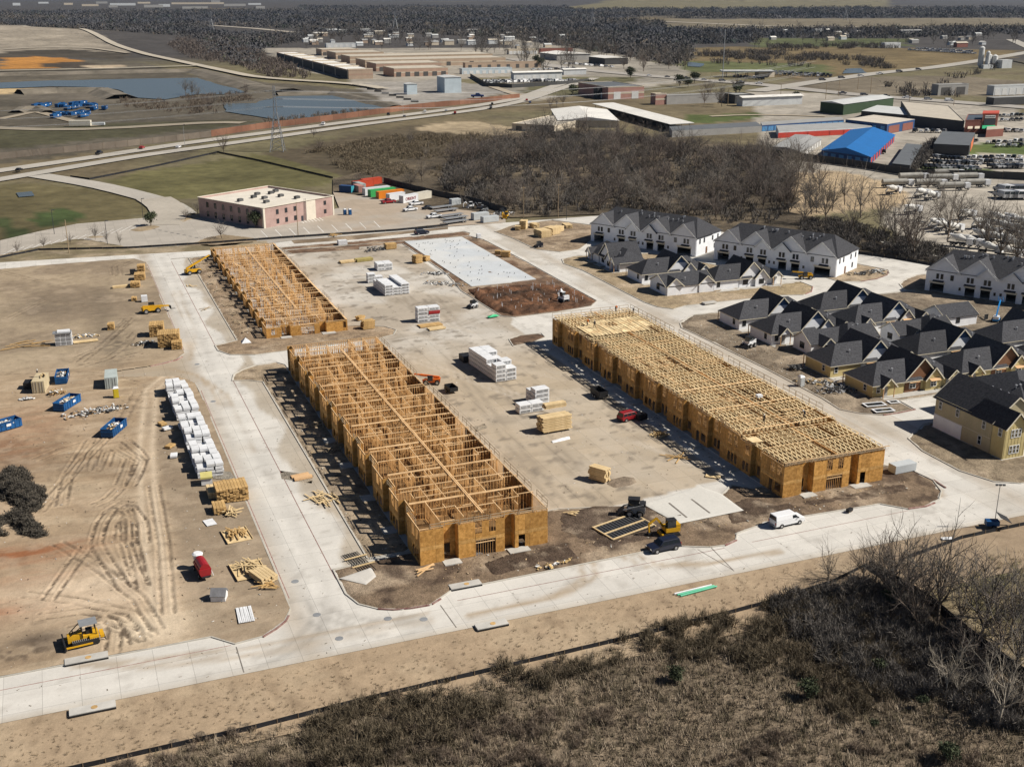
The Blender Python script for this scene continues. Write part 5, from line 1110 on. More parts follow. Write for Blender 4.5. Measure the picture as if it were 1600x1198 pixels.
mass('scrub', 'scattered dark scrub in the fields at the far right', 'scrub', [PL([(1090, 85), (1200, 80), (1380, 95), (1400, 108), (1280, 106), (1100, 100)]), PL([(1370, 128), (1480, 132), (1500, 152), (1400, 150)]), PL([(1200, 72), (1400, 70), (1400, 78), (1200, 80)]), PL([(1470, 118), (1560, 98), (1590, 105), (1500, 124)])], 520, BUSH, M_TWIG, 2.4, 4.5, 27, clump=(60, 6, .4, .55))
FB = [[(-40, 70), (104.5, 70), (104.5, 108), (104, 120), (96.5, 118.6), (84, 117.2), (58, 116), (26, 115.2), (-40, 114)]]
def tuft(seed, n=12, h=.5):
 r = np.random.default_rng(seed); V, F = [], []
 for k in range(n):
  a = r.random() * 6.283; p = np.array((r.normal(0, .16), r.normal(0, .16), 0)); t = p + np.array((math.cos(a) * .28, math.sin(a) * .28, h * r.uniform(.5, 1.2))); w = np.array((-math.sin(a), math.cos(a), 0)) * .028; o = len(V); V += [p - w, p + w, t]; F.append((o, o + 1, o + 2))
 return np.array(V), np.array(F)
TUFT = [tuft(k) for k in range(5)]
mass('dry_grass', 'matted dry grass and weeds in front of the fence', 'grass', FB, 26000, TUFT, M_GRASS, .7, 1.9, 31, -.05, [(.26, .205, .145), (.2, .157, .112), (.14, .115, .074), (.32, .26, .19), (.1, .085, .055)], brush_h)
mass('dry_grass', 'straw coloured grass on the slope right of the fence', 'grass', [[(106, 70), (190, 70), (190, 117), (140, 117), (106, 121)]], 9000, TUFT, M_GRASS, .5, 1.3, 32, -.05, [(.36, .28, .17), (.27, .215, .12), (.15, .145, .065), (.42, .34, .22)], brush_h)
mass('dry_grass', 'thin dead weeds on the tan verge below the front road', 'grass', [[(-40, 116), (26, 117), (58, 118), (84, 119), (103, 122), (120, 124.5), (120, 126.6), (-40, 126.4)]], 1700, TUFT, M_GRASS, .3, .7, 33, -.15, [(.24, .18, .11), (.15, .11, .075), (.2, .15, .1)])
NB = [bush(230 + k, 1.5, 34, .02, 6, .7) for k in range(5)]
mass('brush', 'olive and brown brush growing across the foreground field', 'brush', [PL([(500, 1110), (700, 1060), (850, 1020), (1050, 975), (1300, 920), (1400, 960), (1450, 1040), (1330, 1130), (1180, 1050), (1000, 1020), (820, 1090), (640, 1198), (380, 1198)])], 620, NB, M_BUSH, .5, 1.25, 34, -.1, None, brush_h, (9, 8, .38, .55))
mass('brush', 'grey twiggy brush in the dark hollow by the fence corner', 'brush', [PL([(1200, 940), (1330, 905), (1420, 930), (1540, 1040), (1600, 1110), (1600, 1160), (1480, 1090), (1380, 1080), (1290, 1040)])], 520, NB, M_TWIG, .6, 1.5, 35, -.1, None, brush_h)
mass('brush', 'scattered grey brown brush in the lower left foreground field', 'brush', [PL([(160, 1198), (400, 1130), (620, 1080), (700, 1120), (900, 1100), (1150, 1130), (1400, 1170), (1600, 1170), (1600, 1198)])], 330, NB, M_DRYB, .35, .8, 36, -.1, None, brush_h, (8, 12, .42, .6))
def on_heap(x, y):
 z = np.zeros(x.shape)
 for poly, hf in HEAPS: m = inpoly(x, y, poly); z[m] = hf(x[m], y[m])
 return z
mass('heap_brush', 'dark roots and brush tangled over the spoil heaps', 'brush', [q for q, _ in HEAPS], 900, [bush(260 + k, .8, 12, .05, 3, 1.6) for k in range(4)], mat('dark_roots', (.085, .074, .06), .95, .4, .6, col2=(.17, .15, .12)), .4, 1.0, 41, .05, None, on_heap)
for i, (px, py, s, lab) in enumerate(((1056, 1066, .42, 'round dark evergreen bush alone in the dry field'), (1480, 1190, .5, 'dark evergreen bush at the bottom photo edge'), (1440, 1106, .3, 'small dark evergreen bush among pale stems'), (1365, 1140, .22, 'smallest dark evergreen bush in the dry field'), (1262, 1090, .5, 'dark evergreen bush inside grey brush'), (1372, 1052, .4, 'dark green bush below the fence hollow'), (1388, 948, .5, 'dark evergreen shrub beside the fence corner'))):
 o = tree(EVG, i, lab, (*P(px, py, -.5), -1.4 * s), s, None, 'evergreen_bush'); o['category'] = 'bush'
# ================================================================== ROADS, PONDS, FAR BUILDINGS
M_ROADF = ground_mat('far_road', bump=0, scales=(.05, .6), amp=.1)
def flat(c, var=.08, sc=20, s=400): return lambda x, y: np.tile(np.array(c, float), (len(x), 1)) * (1 - var + 2 * var * fbm(x, y, sc, s))[:, None]
def ribbon(name, px, w, z, col, m=None):
 """a road surveyed by its centre line"""
 q = PL(px); pts = []
 for a, b in zip(q[:-1], q[1:]):
  n = max(2, int(math.hypot(b[0] - a[0], b[1] - a[1]) / 25))
  pts += [(a[0] + (b[0] - a[0]) * k / n, a[1] + (b[1] - a[1]) * k / n) for k in range(n)]
 pts.append(q[-1]); A = np.array(pts); A[1:-1] = (A[:-2] + A[1:-1] * 2 + A[2:]) / 4; A[1:-1] = (A[:-2] + A[1:-1] * 2 + A[2:]) / 4
 d = np.gradient(A, axis=0); d /= np.linalg.norm(d, axis=1)[:, None] + 1e-9; n_ = np.stack([-d[:, 1], d[:, 0]], 1); ww = np.linspace(-.5, .5, 5) * w
 V = np.stack([np.stack([A[:, 0] + n_[:, 0] * o, A[:, 1] + n_[:, 1] * o], 1) for o in ww], 1).reshape(-1, 2); k = len(A)
 zz = hill_h(V[:, 0], V[:, 1]) + z
 i = (np.arange(k - 1)[:, None] * 5 + np.arange(4)[None]).ravel(); F = np.stack([i, i + 5, i + 6, i + 1], 1)[:, ::-1]
 return tag(link(name, fast_mesh(name, np.column_stack([V, zz]), F, flat(col)(V[:, 0], V[:, 1]), m or M_ROADF, True)), kind='structure')
RC = (0.43, 0.4, 0.35)
ribbon('highway', [(-120, 285), (0, 266), (150, 246), (275, 225), (400, 210), (500, 196), (625, 181), (750, 165), (815, 154), (850, 140), (900, 124)], 11, .12, RC)
ribbon('highway', [(-120, 300), (0, 281), (200, 246), (287, 234), (400, 219), (525, 200), (650, 184), (750, 172), (820, 158), (870, 140), (930, 122)], 10, .16, RC)
ribbon('side_road', [(60, 274), (110, 282), (160, 290), (230, 308), (270, 320), (285, 335)], 11, .1, RC)
ribbon('office_drive', [(240, 310), (262, 322), (268, 338), (250, 352)], 14, .13, (0.42, .38, .32))
ribbon('frontage_road', [(-60, 246), (100, 232), (200, 222), (280, 213), (340, 205)], 7, .1, (.36, .33, .28))
ribbon('dirt_track', [(-60, 196), (60, 205), (200, 200), (330, 190), (380, 192)], 12, .08, (.3, .26, .2))
ribbon('dirt_track', [(0, 186), (40, 178), (60, 172), (90, 185), (150, 197)], 7, .09, (.33, .28, .21))
ribbon('bank_road', [(-80, 113), (0, 112), (150, 109), (308, 104)], 9, 1.2, (.44, .4, .32)); ribbon('bank_road', [(35, 41), (90, 50), (160, 66), (230, 86), (310, 103), (400, 122), (480, 128), (560, 132), (600, 140)], 12, 1.0, (.46, .41, .33)); ribbon('bank_road', [(-80, 84), (60, 76), (140, 76), (200, 84)], 8, 1.0, (.4, .35, .28))
ribbon('far_road', [(800, 92), (880, 106), (960, 114), (1040, 121), (1200, 133), (1330, 148), (1500, 160), (1700, 176)], 22, .2, (.36, .335, .3))
ribbon('far_road', [(1180, 143), (1275, 128), (1375, 114), (1450, 107), (1525, 96), (1600, 83), (1680, 70)], 20, .24, (.4, .375, .33))
ribbon('far_road', [(1040, 34), (1200, 41), (1400, 43), (1700, 44)], 30, .3, (.42, .38, .31)); ribbon('far_road', [(330, 40), (400, 45), (470, 52), (560, 50)], 22, .3, (.4, .36, .3)); ribbon('far_road', [(640, 10), (700, 14), (830, 15)], 60, .3, (.4, .33, .25))
ribbon('far_road', [(1580, 62), (1610, 75), (1640, 90)], 18, .26, (.4, .375, .33))
ribbon('yard_track', [(760, 132), (800, 146), (815, 150)], 8, .1, (.4, .34, .26)); ribbon('field_path', [(1110, 182), (1180, 178), (1290, 182)], 5, .1, (.42, .36, .27))
M_WATER = bpy.data.materials.new('pond_water'); M_WATER.use_nodes = True; _b = M_WATER.node_tree.nodes['Principled BSDF']; _b.inputs['Base Color'].default_value = (.1, .115, .105, 1); _b.inputs['Roughness'].default_value = .22; _b.inputs['Specular IOR Level'].default_value = .5
_n = M_WATER.node_tree.nodes.new('ShaderNodeTexNoise'); _n.inputs['Scale'].default_value = .35; _n.inputs['Detail'].default_value = 3; _bp = M_WATER.node_tree.nodes.new('ShaderNodeBump'); _bp.inputs['Strength'].default_value = .25; _g = M_WATER.node_tree.nodes.new('ShaderNodeNewGeometry')
M_WATER.node_tree.links.new(_g.outputs['Position'], _n.inputs['Vector']); M_WATER.node_tree.links.new(_n.outputs['Fac'], _bp.inputs['Height']); M_WATER.node_tree.links.new(_bp.outputs[0], _b.inputs['Normal'])
def shore(q, st=14):
 o = []
 for a, b in zip(q, q[1:] + q[:1]):
  n = max(1, int(math.hypot(b[0] - a[0], b[1] - a[1]) / st)); o += [(a[0] + (b[0] - a[0]) * k / n, a[1] + (b[1] - a[1]) * k / n) for k in range(n)]
 X = np.array(o); w = min(6.0, np.ptp(X, axis=0).min() * .08); return [(float(x + w * (fbm(np.array([x]), np.array([y]), 30, 700)[0] - .5) * 2), float(y + 2 * w * (fbm(np.array([x]), np.array([y]), 30, 720)[0] - .5) * 2)) for x, y in X]
for q in ([(-80, 131), (0, 129), (140, 125), (308, 122), (345, 133), (385, 144), (350, 148), (308, 148), (280, 152), (262, 156), (230, 154), (200, 151), (178, 140), (130, 137), (75, 136), (0, 138), (-80, 142)], [(350, 175), (348, 162), (400, 162), (432, 151), (470, 150), (520, 149), (560, 160), (607, 171), (525, 182), (462, 186), (440, 188), (400, 181)], [(145, 60), (175, 58), (200, 65), (185, 69), (150, 64)], [(312, 19), (336, 18), (334, 25), (312, 26)], [(920, 69), (938, 68), (938, 76), (922, 76)], [(1075, 97), (1100, 100), (1095, 105), (1075, 104)], [(1318, 108), (1350, 107), (1352, 114), (1320, 115)], [(25, 301), (50, 299), (55, 306), (30, 308)]):
 poly_sheet('pond_water', shore(PL(q)), .15 if q[0][1] < 300 else .0, 30, flat((.1, .1, .1)), M_WATER)
def bank(px, w, h, col):
 q = PL(px); b = MB()
 for a, c in zip(q[:-1], q[1:]):
  d = Vector((c[0] - a[0], c[1] - a[1])).normalized(); n_ = Vector((-d.y, d.x)); pts = [(-w, -.4), (-w * .35, h), (w * .35, h), (w, -.4)]
  V = [(p[0] + n_.x * u, p[1] + n_.y * u, z) for p in (a, c) for u, z in pts]; b.add(V, [(0, 1, 5, 4), (1, 2, 6, 5), (2, 3, 7, 6)])
 return tag(b.obj('earth_bank', mat('bank_soil', col, .95, .35, .05, col2=(.22, .19, .15))), kind='structure')
bank([(-80, 118), (0, 117), (150, 114), (308, 111), (355, 123), (400, 137), (450, 143)], 16, 2.2, (.15, .132, .1)); bank([(432, 148), (520, 145), (580, 158), (620, 168)], 8, 1.6, (.13, .115, .09))
bank([(30, 146), (90, 143), (160, 143), (190, 154)], 14, 3.0, (.19, .17, .14)); bank([(25, 176), (35, 170), (60, 168), (75, 176)], 6, 1.5, (.17, .14, .1))
poly_sheet('office_paving', PL([(285, 345), (330, 335), (420, 352), (530, 325), (520, 300), (540, 288), (600, 290), (670, 300), (700, 310), (740, 320), (790, 340), (790, 348), (640, 358), (500, 371), (415, 381), (300, 385), (240, 388), (0, 402), (0, 376), (60, 362), (120, 350), (200, 343), (235, 340)]), .06, 3.0,
           lambda x, y: mixc(np.tile(np.array((.44, .4, .345)), (len(x), 1)) * (.85 + .3 * fbm(x, y, 9, 410))[:, None], sst(x, 75, 100) * sst(fbm(x, y, 14, 411), .3, .6) * .8, (.42, .335, .25)), M_CONC)
for q, c in (([(-60, 412), (-60, 400), (0, 398), (60, 385), (120, 372), (150, 376), (215, 388), (330, 381), (420, 376), (420, 384), (330, 391), (0, 410)], (.2, .165, .1)), ([(200, 360), (215, 355), (240, 352), (252, 354), (245, 358), (215, 364)], (.34, .265, .17)), ([(275, 345), (300, 336), (320, 333), (325, 338), (300, 343), (285, 348)], (.34, .265, .17)), ([(128, 371), (150, 368), (172, 370), (150, 374)], (.25, .2, .13)), ([(290, 384), (320, 372), (350, 366), (400, 372), (410, 380), (330, 388)], (.26, .2, .13)), ([(455, 376), (620, 362), (700, 355), (700, 358), (560, 374), (460, 381)], (.2, .15, .1))):
 poly_sheet('turf_verge', PL(q), .14, 2.0, soil_col(c, amt=.3, sc=8, seed=40), M_TURF, None, skirt=.12)
for k in range(15): a, b = P(5 + k * 14, 398 - k * 2.7), P(28 + k * 14, 386 - k * 2.7); paint('bay_line', [a, (a[0] + (b[0] - a[0]) * .8, a[1] + (b[1] - a[1]) * .8)], .22, .075, M_WLINE)
for k in range(9): a = P(412 + k * 21, 376 - k * 1.8); paint('bay_line', [P(418 + k * 22, 371 - k * 1.9), P(408 + k * 22, 361 - k * 1.9)], .25, .075, M_WLINE)
for k in range(7): paint('bay_line', [P(475 + k * 5, 349 - k * .7), P(468 + k * 5, 344 - k * .7)], .25, .075, M_WLINE)
for k in range(8): paint('bay_line', [P(238 + k * 9.5, 358 + k * 1.9), P(243 + k * 9.5, 358.6 + k * 1.9)], .5, .075, M_DARKF)
# ---- box buildings surveyed by three base corners
def px_of(x, y, z=0.0):
 v = np.array((x, y, z - CAM_H)); w = v @ _f; return 800 + FPX * (v @ _r) / w, 599 - FPX * (v @ _u) / w
def _solve(fn, target, hi=400.0):
 lo, inc = 0.0, fn(hi) > fn(0.0)
 for _ in range(40):
  m = (lo + hi) / 2
  if (fn(m) < target) == inc: lo = m
  else: hi = m
 return lo
def frame3(A, B, C, side):
 """corner, unit vectors along front and depth, width and depth; far ones follow the street grid"""
 a = Vector(P(*A))
 if A[1] < 167:
  W = _solve(lambda m: px_of(a.x + m, a.y)[0], B[0]); bx = a.x + (W if side == 'R' else 0)
  D = _solve(lambda m: px_of(bx, a.y + m)[1], C[1]) if side == 'R' else _solve(lambda m: px_of(bx, a.y + m)[0], C[0])
  return a, Vector((1, 0)), Vector((0, 1)), W, max(D, 8.0)
 b, c = Vector(P(*B)), Vector(P(*C)); u = b - a; v = c - (b if side == 'R' else a); return a, u.normalized(), v.normalized(), u.length, v.length
class SK(MB):
 """boxes laid out along a building's own front and depth"""
 U, V = Vector((1, 0)), Vector((0, 1))
 def obj(s, name, mats, parent=None, **k):
  s.v = [(x * SK.U.x + y * SK.V.x, x * SK.U.y + y * SK.V.y, z) for x, y, z in s.v]; return MB.obj(s, name, mats, parent, **k)
def mcol(name, c, r=.75, var=.1, sc=.2): return mat(name, c, r, var, sc)
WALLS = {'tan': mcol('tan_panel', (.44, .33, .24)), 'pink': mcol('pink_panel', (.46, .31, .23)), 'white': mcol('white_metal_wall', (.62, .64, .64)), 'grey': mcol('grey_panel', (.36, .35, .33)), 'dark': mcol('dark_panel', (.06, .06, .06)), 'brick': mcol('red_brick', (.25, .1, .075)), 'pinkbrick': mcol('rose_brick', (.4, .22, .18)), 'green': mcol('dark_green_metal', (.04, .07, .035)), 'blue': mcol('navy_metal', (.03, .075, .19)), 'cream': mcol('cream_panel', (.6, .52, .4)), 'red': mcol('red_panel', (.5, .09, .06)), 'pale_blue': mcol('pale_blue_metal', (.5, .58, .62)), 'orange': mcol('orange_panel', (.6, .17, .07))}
ROOFS = {'white': mcol('white_roof', (.74, .72, .67)), 'tan': mcol('tan_roof', (.5, .45, .37)), 'grey': mcol('grey_roof', (.34, .34, .33)), 'dgrey': mcol('dark_grey_roof', (.13, .14, .15)), 'blue': mat('blue_metal_roof', (.02, .15, .42), .45, .08, .2), 'pale': mcol('pale_metal_roof', (.55, .56, .55)), 'navy': mcol('navy_roof', (.07, .09, .12)), 'cream': mcol('cream_roof', (.62, .56, .47))}
M_DOORW = mcol('white_roller_door', (.68, .68, .66)); M_DOORR = mcol('red_roller_door', (.55, .06, .04)); M_DOORD = mcol('dark_roller_door', (.1, .095, .09)); M_DOORB = mcol('blue_roller_door', (.09, .26, .5))
def shed(name, label, A, B, C, h, wall, roof, side='L', rise=0.0, doors=None, dm=None, win=0, cat='building', group=None, dside=None, band=None, parapet=.5):
 a, SK.U, SK.V, W, D = frame3(A, B, C, side); t = thing(name, label, cat, (a.x, a.y, -.35), 0, group); h += .35
 SK().box(0, 0, 0, W, D, h).obj('wall', WALLS[wall], t)
 if rise:
  o = W * .015 + .2; r = SK()
  if D >= W: r.add([(-o, -o, h), (W / 2, -o, h + rise), (W / 2, D + o, h + rise), (-o, D + o, h), (W + o, -o, h), (W + o, D + o, h)], [(0, 1, 2, 3), (1, 4, 5, 2), (0, 4, 1), (3, 2, 5), (0, 3, 5, 4)])
  else: r.add([(-o, -o, h), (W + o, -o, h), (W + o, D / 2, h + rise), (-o, D / 2, h + rise), (W + o, D + o, h), (-o, D + o, h)], [(0, 1, 2, 3), (3, 2, 4, 5), (0, 3, 5), (1, 4, 2), (0, 5, 4, 1)])
  r.obj('roof', ROOFS[roof], t)
 else:
  SK().box(.02, .02, h, W - .02, D - .02, h + .12).obj('roof', ROOFS[roof], t)
  if parapet:
   p = .35; b = SK(); b.box(-.1, -.1, h - .1, W + .1, p, h + parapet); b.box(-.1, p, h - .1, p, D - p, h + parapet); b.box(W - p, p, h - .1, W + .1, D - p, h + parapet); b.box(-.1, D - p, h - .1, W + .1, D + .1, h + parapet); b.obj('parapet', WALLS[band or wall], t)
 if doors:
  n, dw, dh = doors
  for k in range(n):
   x = W * (k + .5) / n; SK().box(x - dw / 2, -.12, .2, x + dw / 2, -.005, dh + .35).obj('door', dm or M_DOORW, t)
 if dside:
  n, dw, dh, sd, m_ = dside
  for k in range(n):
   y = D * (k + .5) / n; x = W if sd == 'R' else 0; SK().box(x + (.005 if sd == 'R' else -.12), y - dw / 2, .2, x + (.12 if sd == 'R' else -.005), y + dw / 2, dh + .35).obj('door', m_, t)
 for k in range(win):
  x = W * (k + .5) / win; o_ = SK().box(x - 1, -.1, h * .5, x + 1, -.005, h * .5 + 1.6).obj('window', M_DARKF, t)
 if band and not rise: SK().box(-.06, -.08, h * .45, W + .06, -.004, h * .6).obj('colour_band', WALLS[band], t)
 return t
WG = 'tan warehouse rows beyond the ponds'
shed('warehouse', 'tan warehouse with stepped white roof and dark long side wall', (545, 123.5), (583, 120.5), (433, 90), 8, 'tan', 'white', 'L', group=WG, band='pink')
a, SK.U, SK.V, W, D = frame3((545, 123.5), (583, 120.5), (433, 90), 'L'); t_ = [o for o in bpy.data.objects if o.get('label', '').startswith('tan warehouse with stepped')][0]
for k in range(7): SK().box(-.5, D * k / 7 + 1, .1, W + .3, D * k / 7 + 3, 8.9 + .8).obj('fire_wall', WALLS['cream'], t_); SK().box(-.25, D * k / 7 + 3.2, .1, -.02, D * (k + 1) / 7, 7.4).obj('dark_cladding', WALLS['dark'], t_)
for A, B, C, lab in (((616, 120), (700, 117), (599, 112), 'low pink warehouse nearest the pale blue sheds'), ((588, 111.5), (690, 108), (573, 105), 'pink warehouse second from the pale blue sheds'), ((571, 105.5), (790, 101), (556, 98.5), 'long tan warehouse with loading doors, third of the warehouse rows'), ((547, 99), (770, 94), (533, 93), 'long tan warehouse fourth of the warehouse rows'), ((525, 92.5), (600, 90.5), (511, 86), 'short tan warehouse fifth of the warehouse rows'), ((503, 87), (560, 85.5), (494, 82), 'small tan warehouse farthest of the warehouse rows')):
 shed('warehouse', lab, A, B, C, 7.5, 'pink' if A[1] > 110 else 'tan', 'tan', 'L', doors=(6, 5, 4.2), dm=M_DOORD, group=WG, band='cream')
shed('white_shed', 'low white roofed shed behind the tan warehouses', (510, 75), (556, 73), (508, 69), 6, 'white', 'white', doors=(5, 5, 4))
shed('metal_shed', 'small pale blue metal shed on the gravel yard', (636, 147.5), (652, 146.5), (631, 145), 8, 'pale_blue', 'pale', rise=.8); shed('metal_shed', 'tall pale blue metal shed on the gravel yard', (695, 145.5), (721, 144.5), (683, 141.5), 12.5, 'pale_blue', 'pale', rise=1.0)
shed('workshop', 'grey workshop with white roof and vehicles parked in front', (803, 125), (878, 124), (800, 116), 6.5, 'white', 'white', rise=1.2, doors=(6, 4, 4)); shed('workshop', 'small white roofed workshop behind the grey one', (881, 117), (916, 116), (880, 110), 5, 'white', 'white', rise=1); shed('workshop', 'pale green long workshop behind parked trailers', (722, 116), (800, 113), (720, 109), 5, 'pale_blue', 'white', doors=(8, 4, 3))
shed('workshop', 'long tan low workshop beside the warehouses', (727, 108), (845, 103), (724, 101), 6, 'tan', 'tan', doors=(8, 4, 4), dm=M_DOORD)
shed('white_shed', 'wide white roofed shed beside bare trees', (870, 94.5), (922, 97), (943, 90), 7, 'grey', 'white', 'R', rise=2); shed('white_shed', 'white roofed shed with dark front under bare trees', (945, 101), (981, 104.5), (1002, 97), 7, 'dark', 'white', 'R', rise=1.5)
shed('shop', 'far shop row with small white doors below a red sign', (795, 85), (840, 84), (794, 80), 6, 'cream', 'tan', doors=(7, 5, 4)); shed('shop', 'far long low shop with dark red roof edge', (845, 84), (895, 86), (844, 79), 6, 'brick', 'tan')
t_ = shed('brick_hall', 'rose brick hall with dark roof and white roller doors', (950, 155.5), (1006, 155.5), (1049, 145), 9, 'pinkbrick', 'dgrey', 'R', doors=(2, 6, 5.5), band='cream')
shed('brick_hall', 'dark low annex with a white door beside the rose brick hall', (934, 154), (950, 155), (930, 149), 7.5, 'dark', 'dgrey', doors=(1, 4, 4.5))
shed('brick_hall', 'small striped brick block at the end of the grey wall', (1024, 163.5), (1041, 163.5), (1023, 160), 7.5, 'pinkbrick', 'tan', band='cream')
shed('long_wall_shed', 'long plain grey walled building behind bare trunks', (1041.5, 163), (1147, 160), (1041, 155), 6, 'grey', 'grey'); shed('dark_shed', 'small black shed at the end of the grey wall', (1148, 162), (1178, 164), (1180, 158), 6, 'dark', 'grey', 'R')
shed('white_shed', 'white metal shed with a tree at its corner', (1160, 166), (1253, 164), (1165, 155), 6, 'white', 'white', rise=1.2); shed('green_hall', 'dark green metal hall with pale roof', (1281, 175), (1317, 179.5), (1395, 168), 7, 'green', 'pale', 'R', rise=1.2)
shed('low_house', 'pale hipped roof building at the edge of the wood', (873, 198.5), (966, 199), (862, 180), 4, 'cream', 'white', rise=2.2); shed('low_house', 'tan stucco building with dark open front at the wood edge', (800, 203), (866, 207), (858, 190), 3.5, 'cream', 'tan', dm=M_DOORD, doors=(3, 4, 2.6))
def canopy():
 q = PL([(925, 172), (946, 170), (1070, 199), (1046, 206)]); a = Vector(q[3]); u = Vector(q[0]) - a; L = u.length; t = thing('canopy', 'long white roofed open shelter over dark parked trailers', 'canopy', (a.x, a.y, -.3), math.atan2(u.y, u.x)); Wd = 16
 MB().slab([(0, -Wd, 5.2), (L, -Wd, 5.2), (L, 0, 4.8), (0, 0, 4.8)], .3).obj('roof', ROOFS['white'], t); n = 12
 for k in range(n):
  for y in (-.5, -Wd + .5): MB().cbox(L * (k + .5) / n, y, 2.4, .25, .25, 4.8).obj('post', WALLS['dark'], t)
 for k in range(8): MB().cbox(L * (k + .6) / 9, -Wd / 2, 1.4, L / 14, 9, 2.2).obj('parked_trailer', WALLS['dark'], t)
canopy()
shed('storage_row', 'long storage row with blue doors and pale roof', (1190, 205), (1318, 196), (1188, 200), 3.4, 'blue', 'grey', doors=(14, 4.0, 2.6), dm=M_DOORB, parapet=0); shed('storage_row', 'long storage row with red doors and grey roof', (1216, 215.5), (1362, 208), (1212, 206), 3.6, 'white', 'grey', doors=(13, 5.5, 2.8), dm=M_DOORR, parapet=0)
shed('storage_row', 'grey storage row stretching left behind the wood', (1050, 214), (1190, 206), (1045, 207), 3.4, 'grey', 'dgrey', parapet=0); shed('storage_row', 'small grey roofed storage shed behind bare trees', (1207, 239), (1250, 247), (1283, 226), 3.2, 'grey', 'grey', 'R', rise=1, dside=(8, 2.5, 2.3, 'R', M_DOORW))
shed('storage_hall', 'navy and brick storage hall with cream roof', (1320, 201), (1385, 209), (1428, 201), 5.5, 'blue', 'cream', 'R', parapet=0, dside=(2, 14, 4.2, 'R', WALLS['brick']), doors=(5, 3, 4.2), dm=M_DOORB)
t_ = shed('blue_roof_store', 'storage building with bright blue metal roof and red doors', (1283, 246), (1359, 257), (1397, 221), 3.6, 'blue', 'blue', 'R', rise=3.0, dside=(10, 4, 2.8, 'R', M_DOORR), doors=(6, 3.0, 2.6), dm=M_DOORB)
shed('storage_row', 'narrow dark roofed storage row beside the hedge', (1393, 265), (1421, 268), (1440, 235), 2.8, 'dark', 'dgrey', 'R', parapet=0)
shed('black_hall', 'long black hall with pale roof behind the brick store', (1421, 196), (1505, 206), (1480, 180), 6, 'dark', 'tan', 'R', parapet=.3); shed('low_shed', 'pale low roofed shed before the green hall', (1345, 183), (1418, 190), (1440, 180), 4, 'dark', 'pale', 'R', parapet=0)
t_ = shed('brick_store', 'brick store front with white sign and green awning', (1506, 209), (1556, 208), (1510, 199), 7.5, 'brick', 'navy', band='brick')
a, SK.U, SK.V, W, D = frame3((1506, 209), (1556, 208), (1510, 199), 'L'); SK().box(W * .52, -.3, 7.6, W, D * .4, 11.5).obj('tower', WALLS['brick'], t_); SK().box(W * .5, -.5, 11.5, W * 1.02, D * .42, 12.2).obj('red_cornice', WALLS['red'], t_); s_ = SK().box(W * .6, -.55, 9.2, W * .92, -.32, 10.8).obj('sign', M_WFRAME, t_)
for k in range(9): SK().box(W * (.617 + k * .033), -.6, 9.6, W * (.617 + k * .033) + W * .02, -.56, 10.4 - .15 * (k % 2)).obj('letter', M_DARKF, s_)
SK().box(W * .58, -.4, 5.4, W * .94, -.31, 8.9).obj('window', M_DARKF, t_); SK().slab([(W * .55, -3.2, 3.4), (W * .95, -3.2, 3.4), (W * .95, -.3, 5.0), (W * .55, -.3, 5.0)], .25).obj('awning', mcol('green_awning', (.02, .38, .17)), t_)
for k in range(2): SK().slab([(W * (.1 + k * .22), -2.4, 3.4), (W * (.25 + k * .22), -2.4, 3.4), (W * (.25 + k * .22), -.1, 4.6), (W * (.1 + k * .22), -.1, 4.6)], .2).obj('awning', WALLS['cream'], t_)
shed('grey_roof_shop', 'grey roofed shop with an orange end wall', (1457, 240), (1513, 243), (1522, 222), 5, 'dark', 'dgrey', 'R', parapet=0, dside=(1, 30, 4.6, 'R', WALLS['orange']))
shed('brick_block', 'low red brick wall block beside parked vans', (1540, 214), (1567, 212), (1541, 209), 4, 'brick', 'tan', parapet=0)
shed('entrance_hall', 'grey hall with dark entrance portico at the far right', (1465, 149), (1512, 153), (1550, 146), 8, 'grey', 'grey', 'R', doors=(2, 9, 6), dm=M_DOORD); shed('depot', 'long depot with white roller doors cut by the right photo edge', (1552, 149), (1640, 145), (1550, 138), 7, 'white', 'grey', doors=(8, 5, 5)); shed('depot', 'long dark shelter cut by the right photo edge', (1552, 165), (1640, 166), (1550, 158), 5.5, 'dark', 'grey', parapet=0)
shed('fuel_station', 'fuel station shop with pale flat roof', (1186, 121), (1210, 122), (1184, 116), 5, 'cream', 'tan')
def fuel():
 q = P(1128, 121); t = thing('fuel_canopy', 'flat fuel station canopy on posts over parked cars', 'canopy', (q[0], q[1], 0), R(-22)); MB().box(0, 0, 5, 52, 16, 6.2).obj('roof', ROOFS['pale'], t); 
 for k in range(5):
  for y in (3, 13): MB().cbox(5 + k * 10.5, y, 2.5, .6, .6, 5).obj('post', WALLS['dark'], t)
fuel()
shed('far_shed', 'small white shed in the far green field', (1382, 75), (1407, 75), (1381, 72), 7, 'white', 'white'); shed('far_shed', 'small red roofed house in the far trees', (1495, 74), (1512, 74), (1494, 71), 6, 'brick', 'tan', rise=2); shed('far_shed', 'far dark roofed pavilion beside the open ground', (1408, 53), (1440, 54), (1407, 49), 6, 'grey', 'grey', rise=1.5)
rr = random.Random(3)
for k, (px, py, w) in enumerate([(128, 10, 26), (170, 12, 14), (172, 9, 40), (225, 12, 30), (268, 7, 82), (285, 14, 40), (350, 10, 34), (100, 8, 14), (215, 6, 20), (330, 4, 14), (248, 11, 18), (388, 8, 20), (60, 6, 16), (20, 9, 12), (400, 14, 14), (150, 6, 18)]):
 shed('far_warehouse', 'pale warehouse in the industrial strip along the far skyline', (px, py), (px + w, py - .05), (px, py - 1.1), rr.uniform(9, 16), rr.choice(['white', 'cream', 'white', 'grey']), 'white', group='far industrial strip')
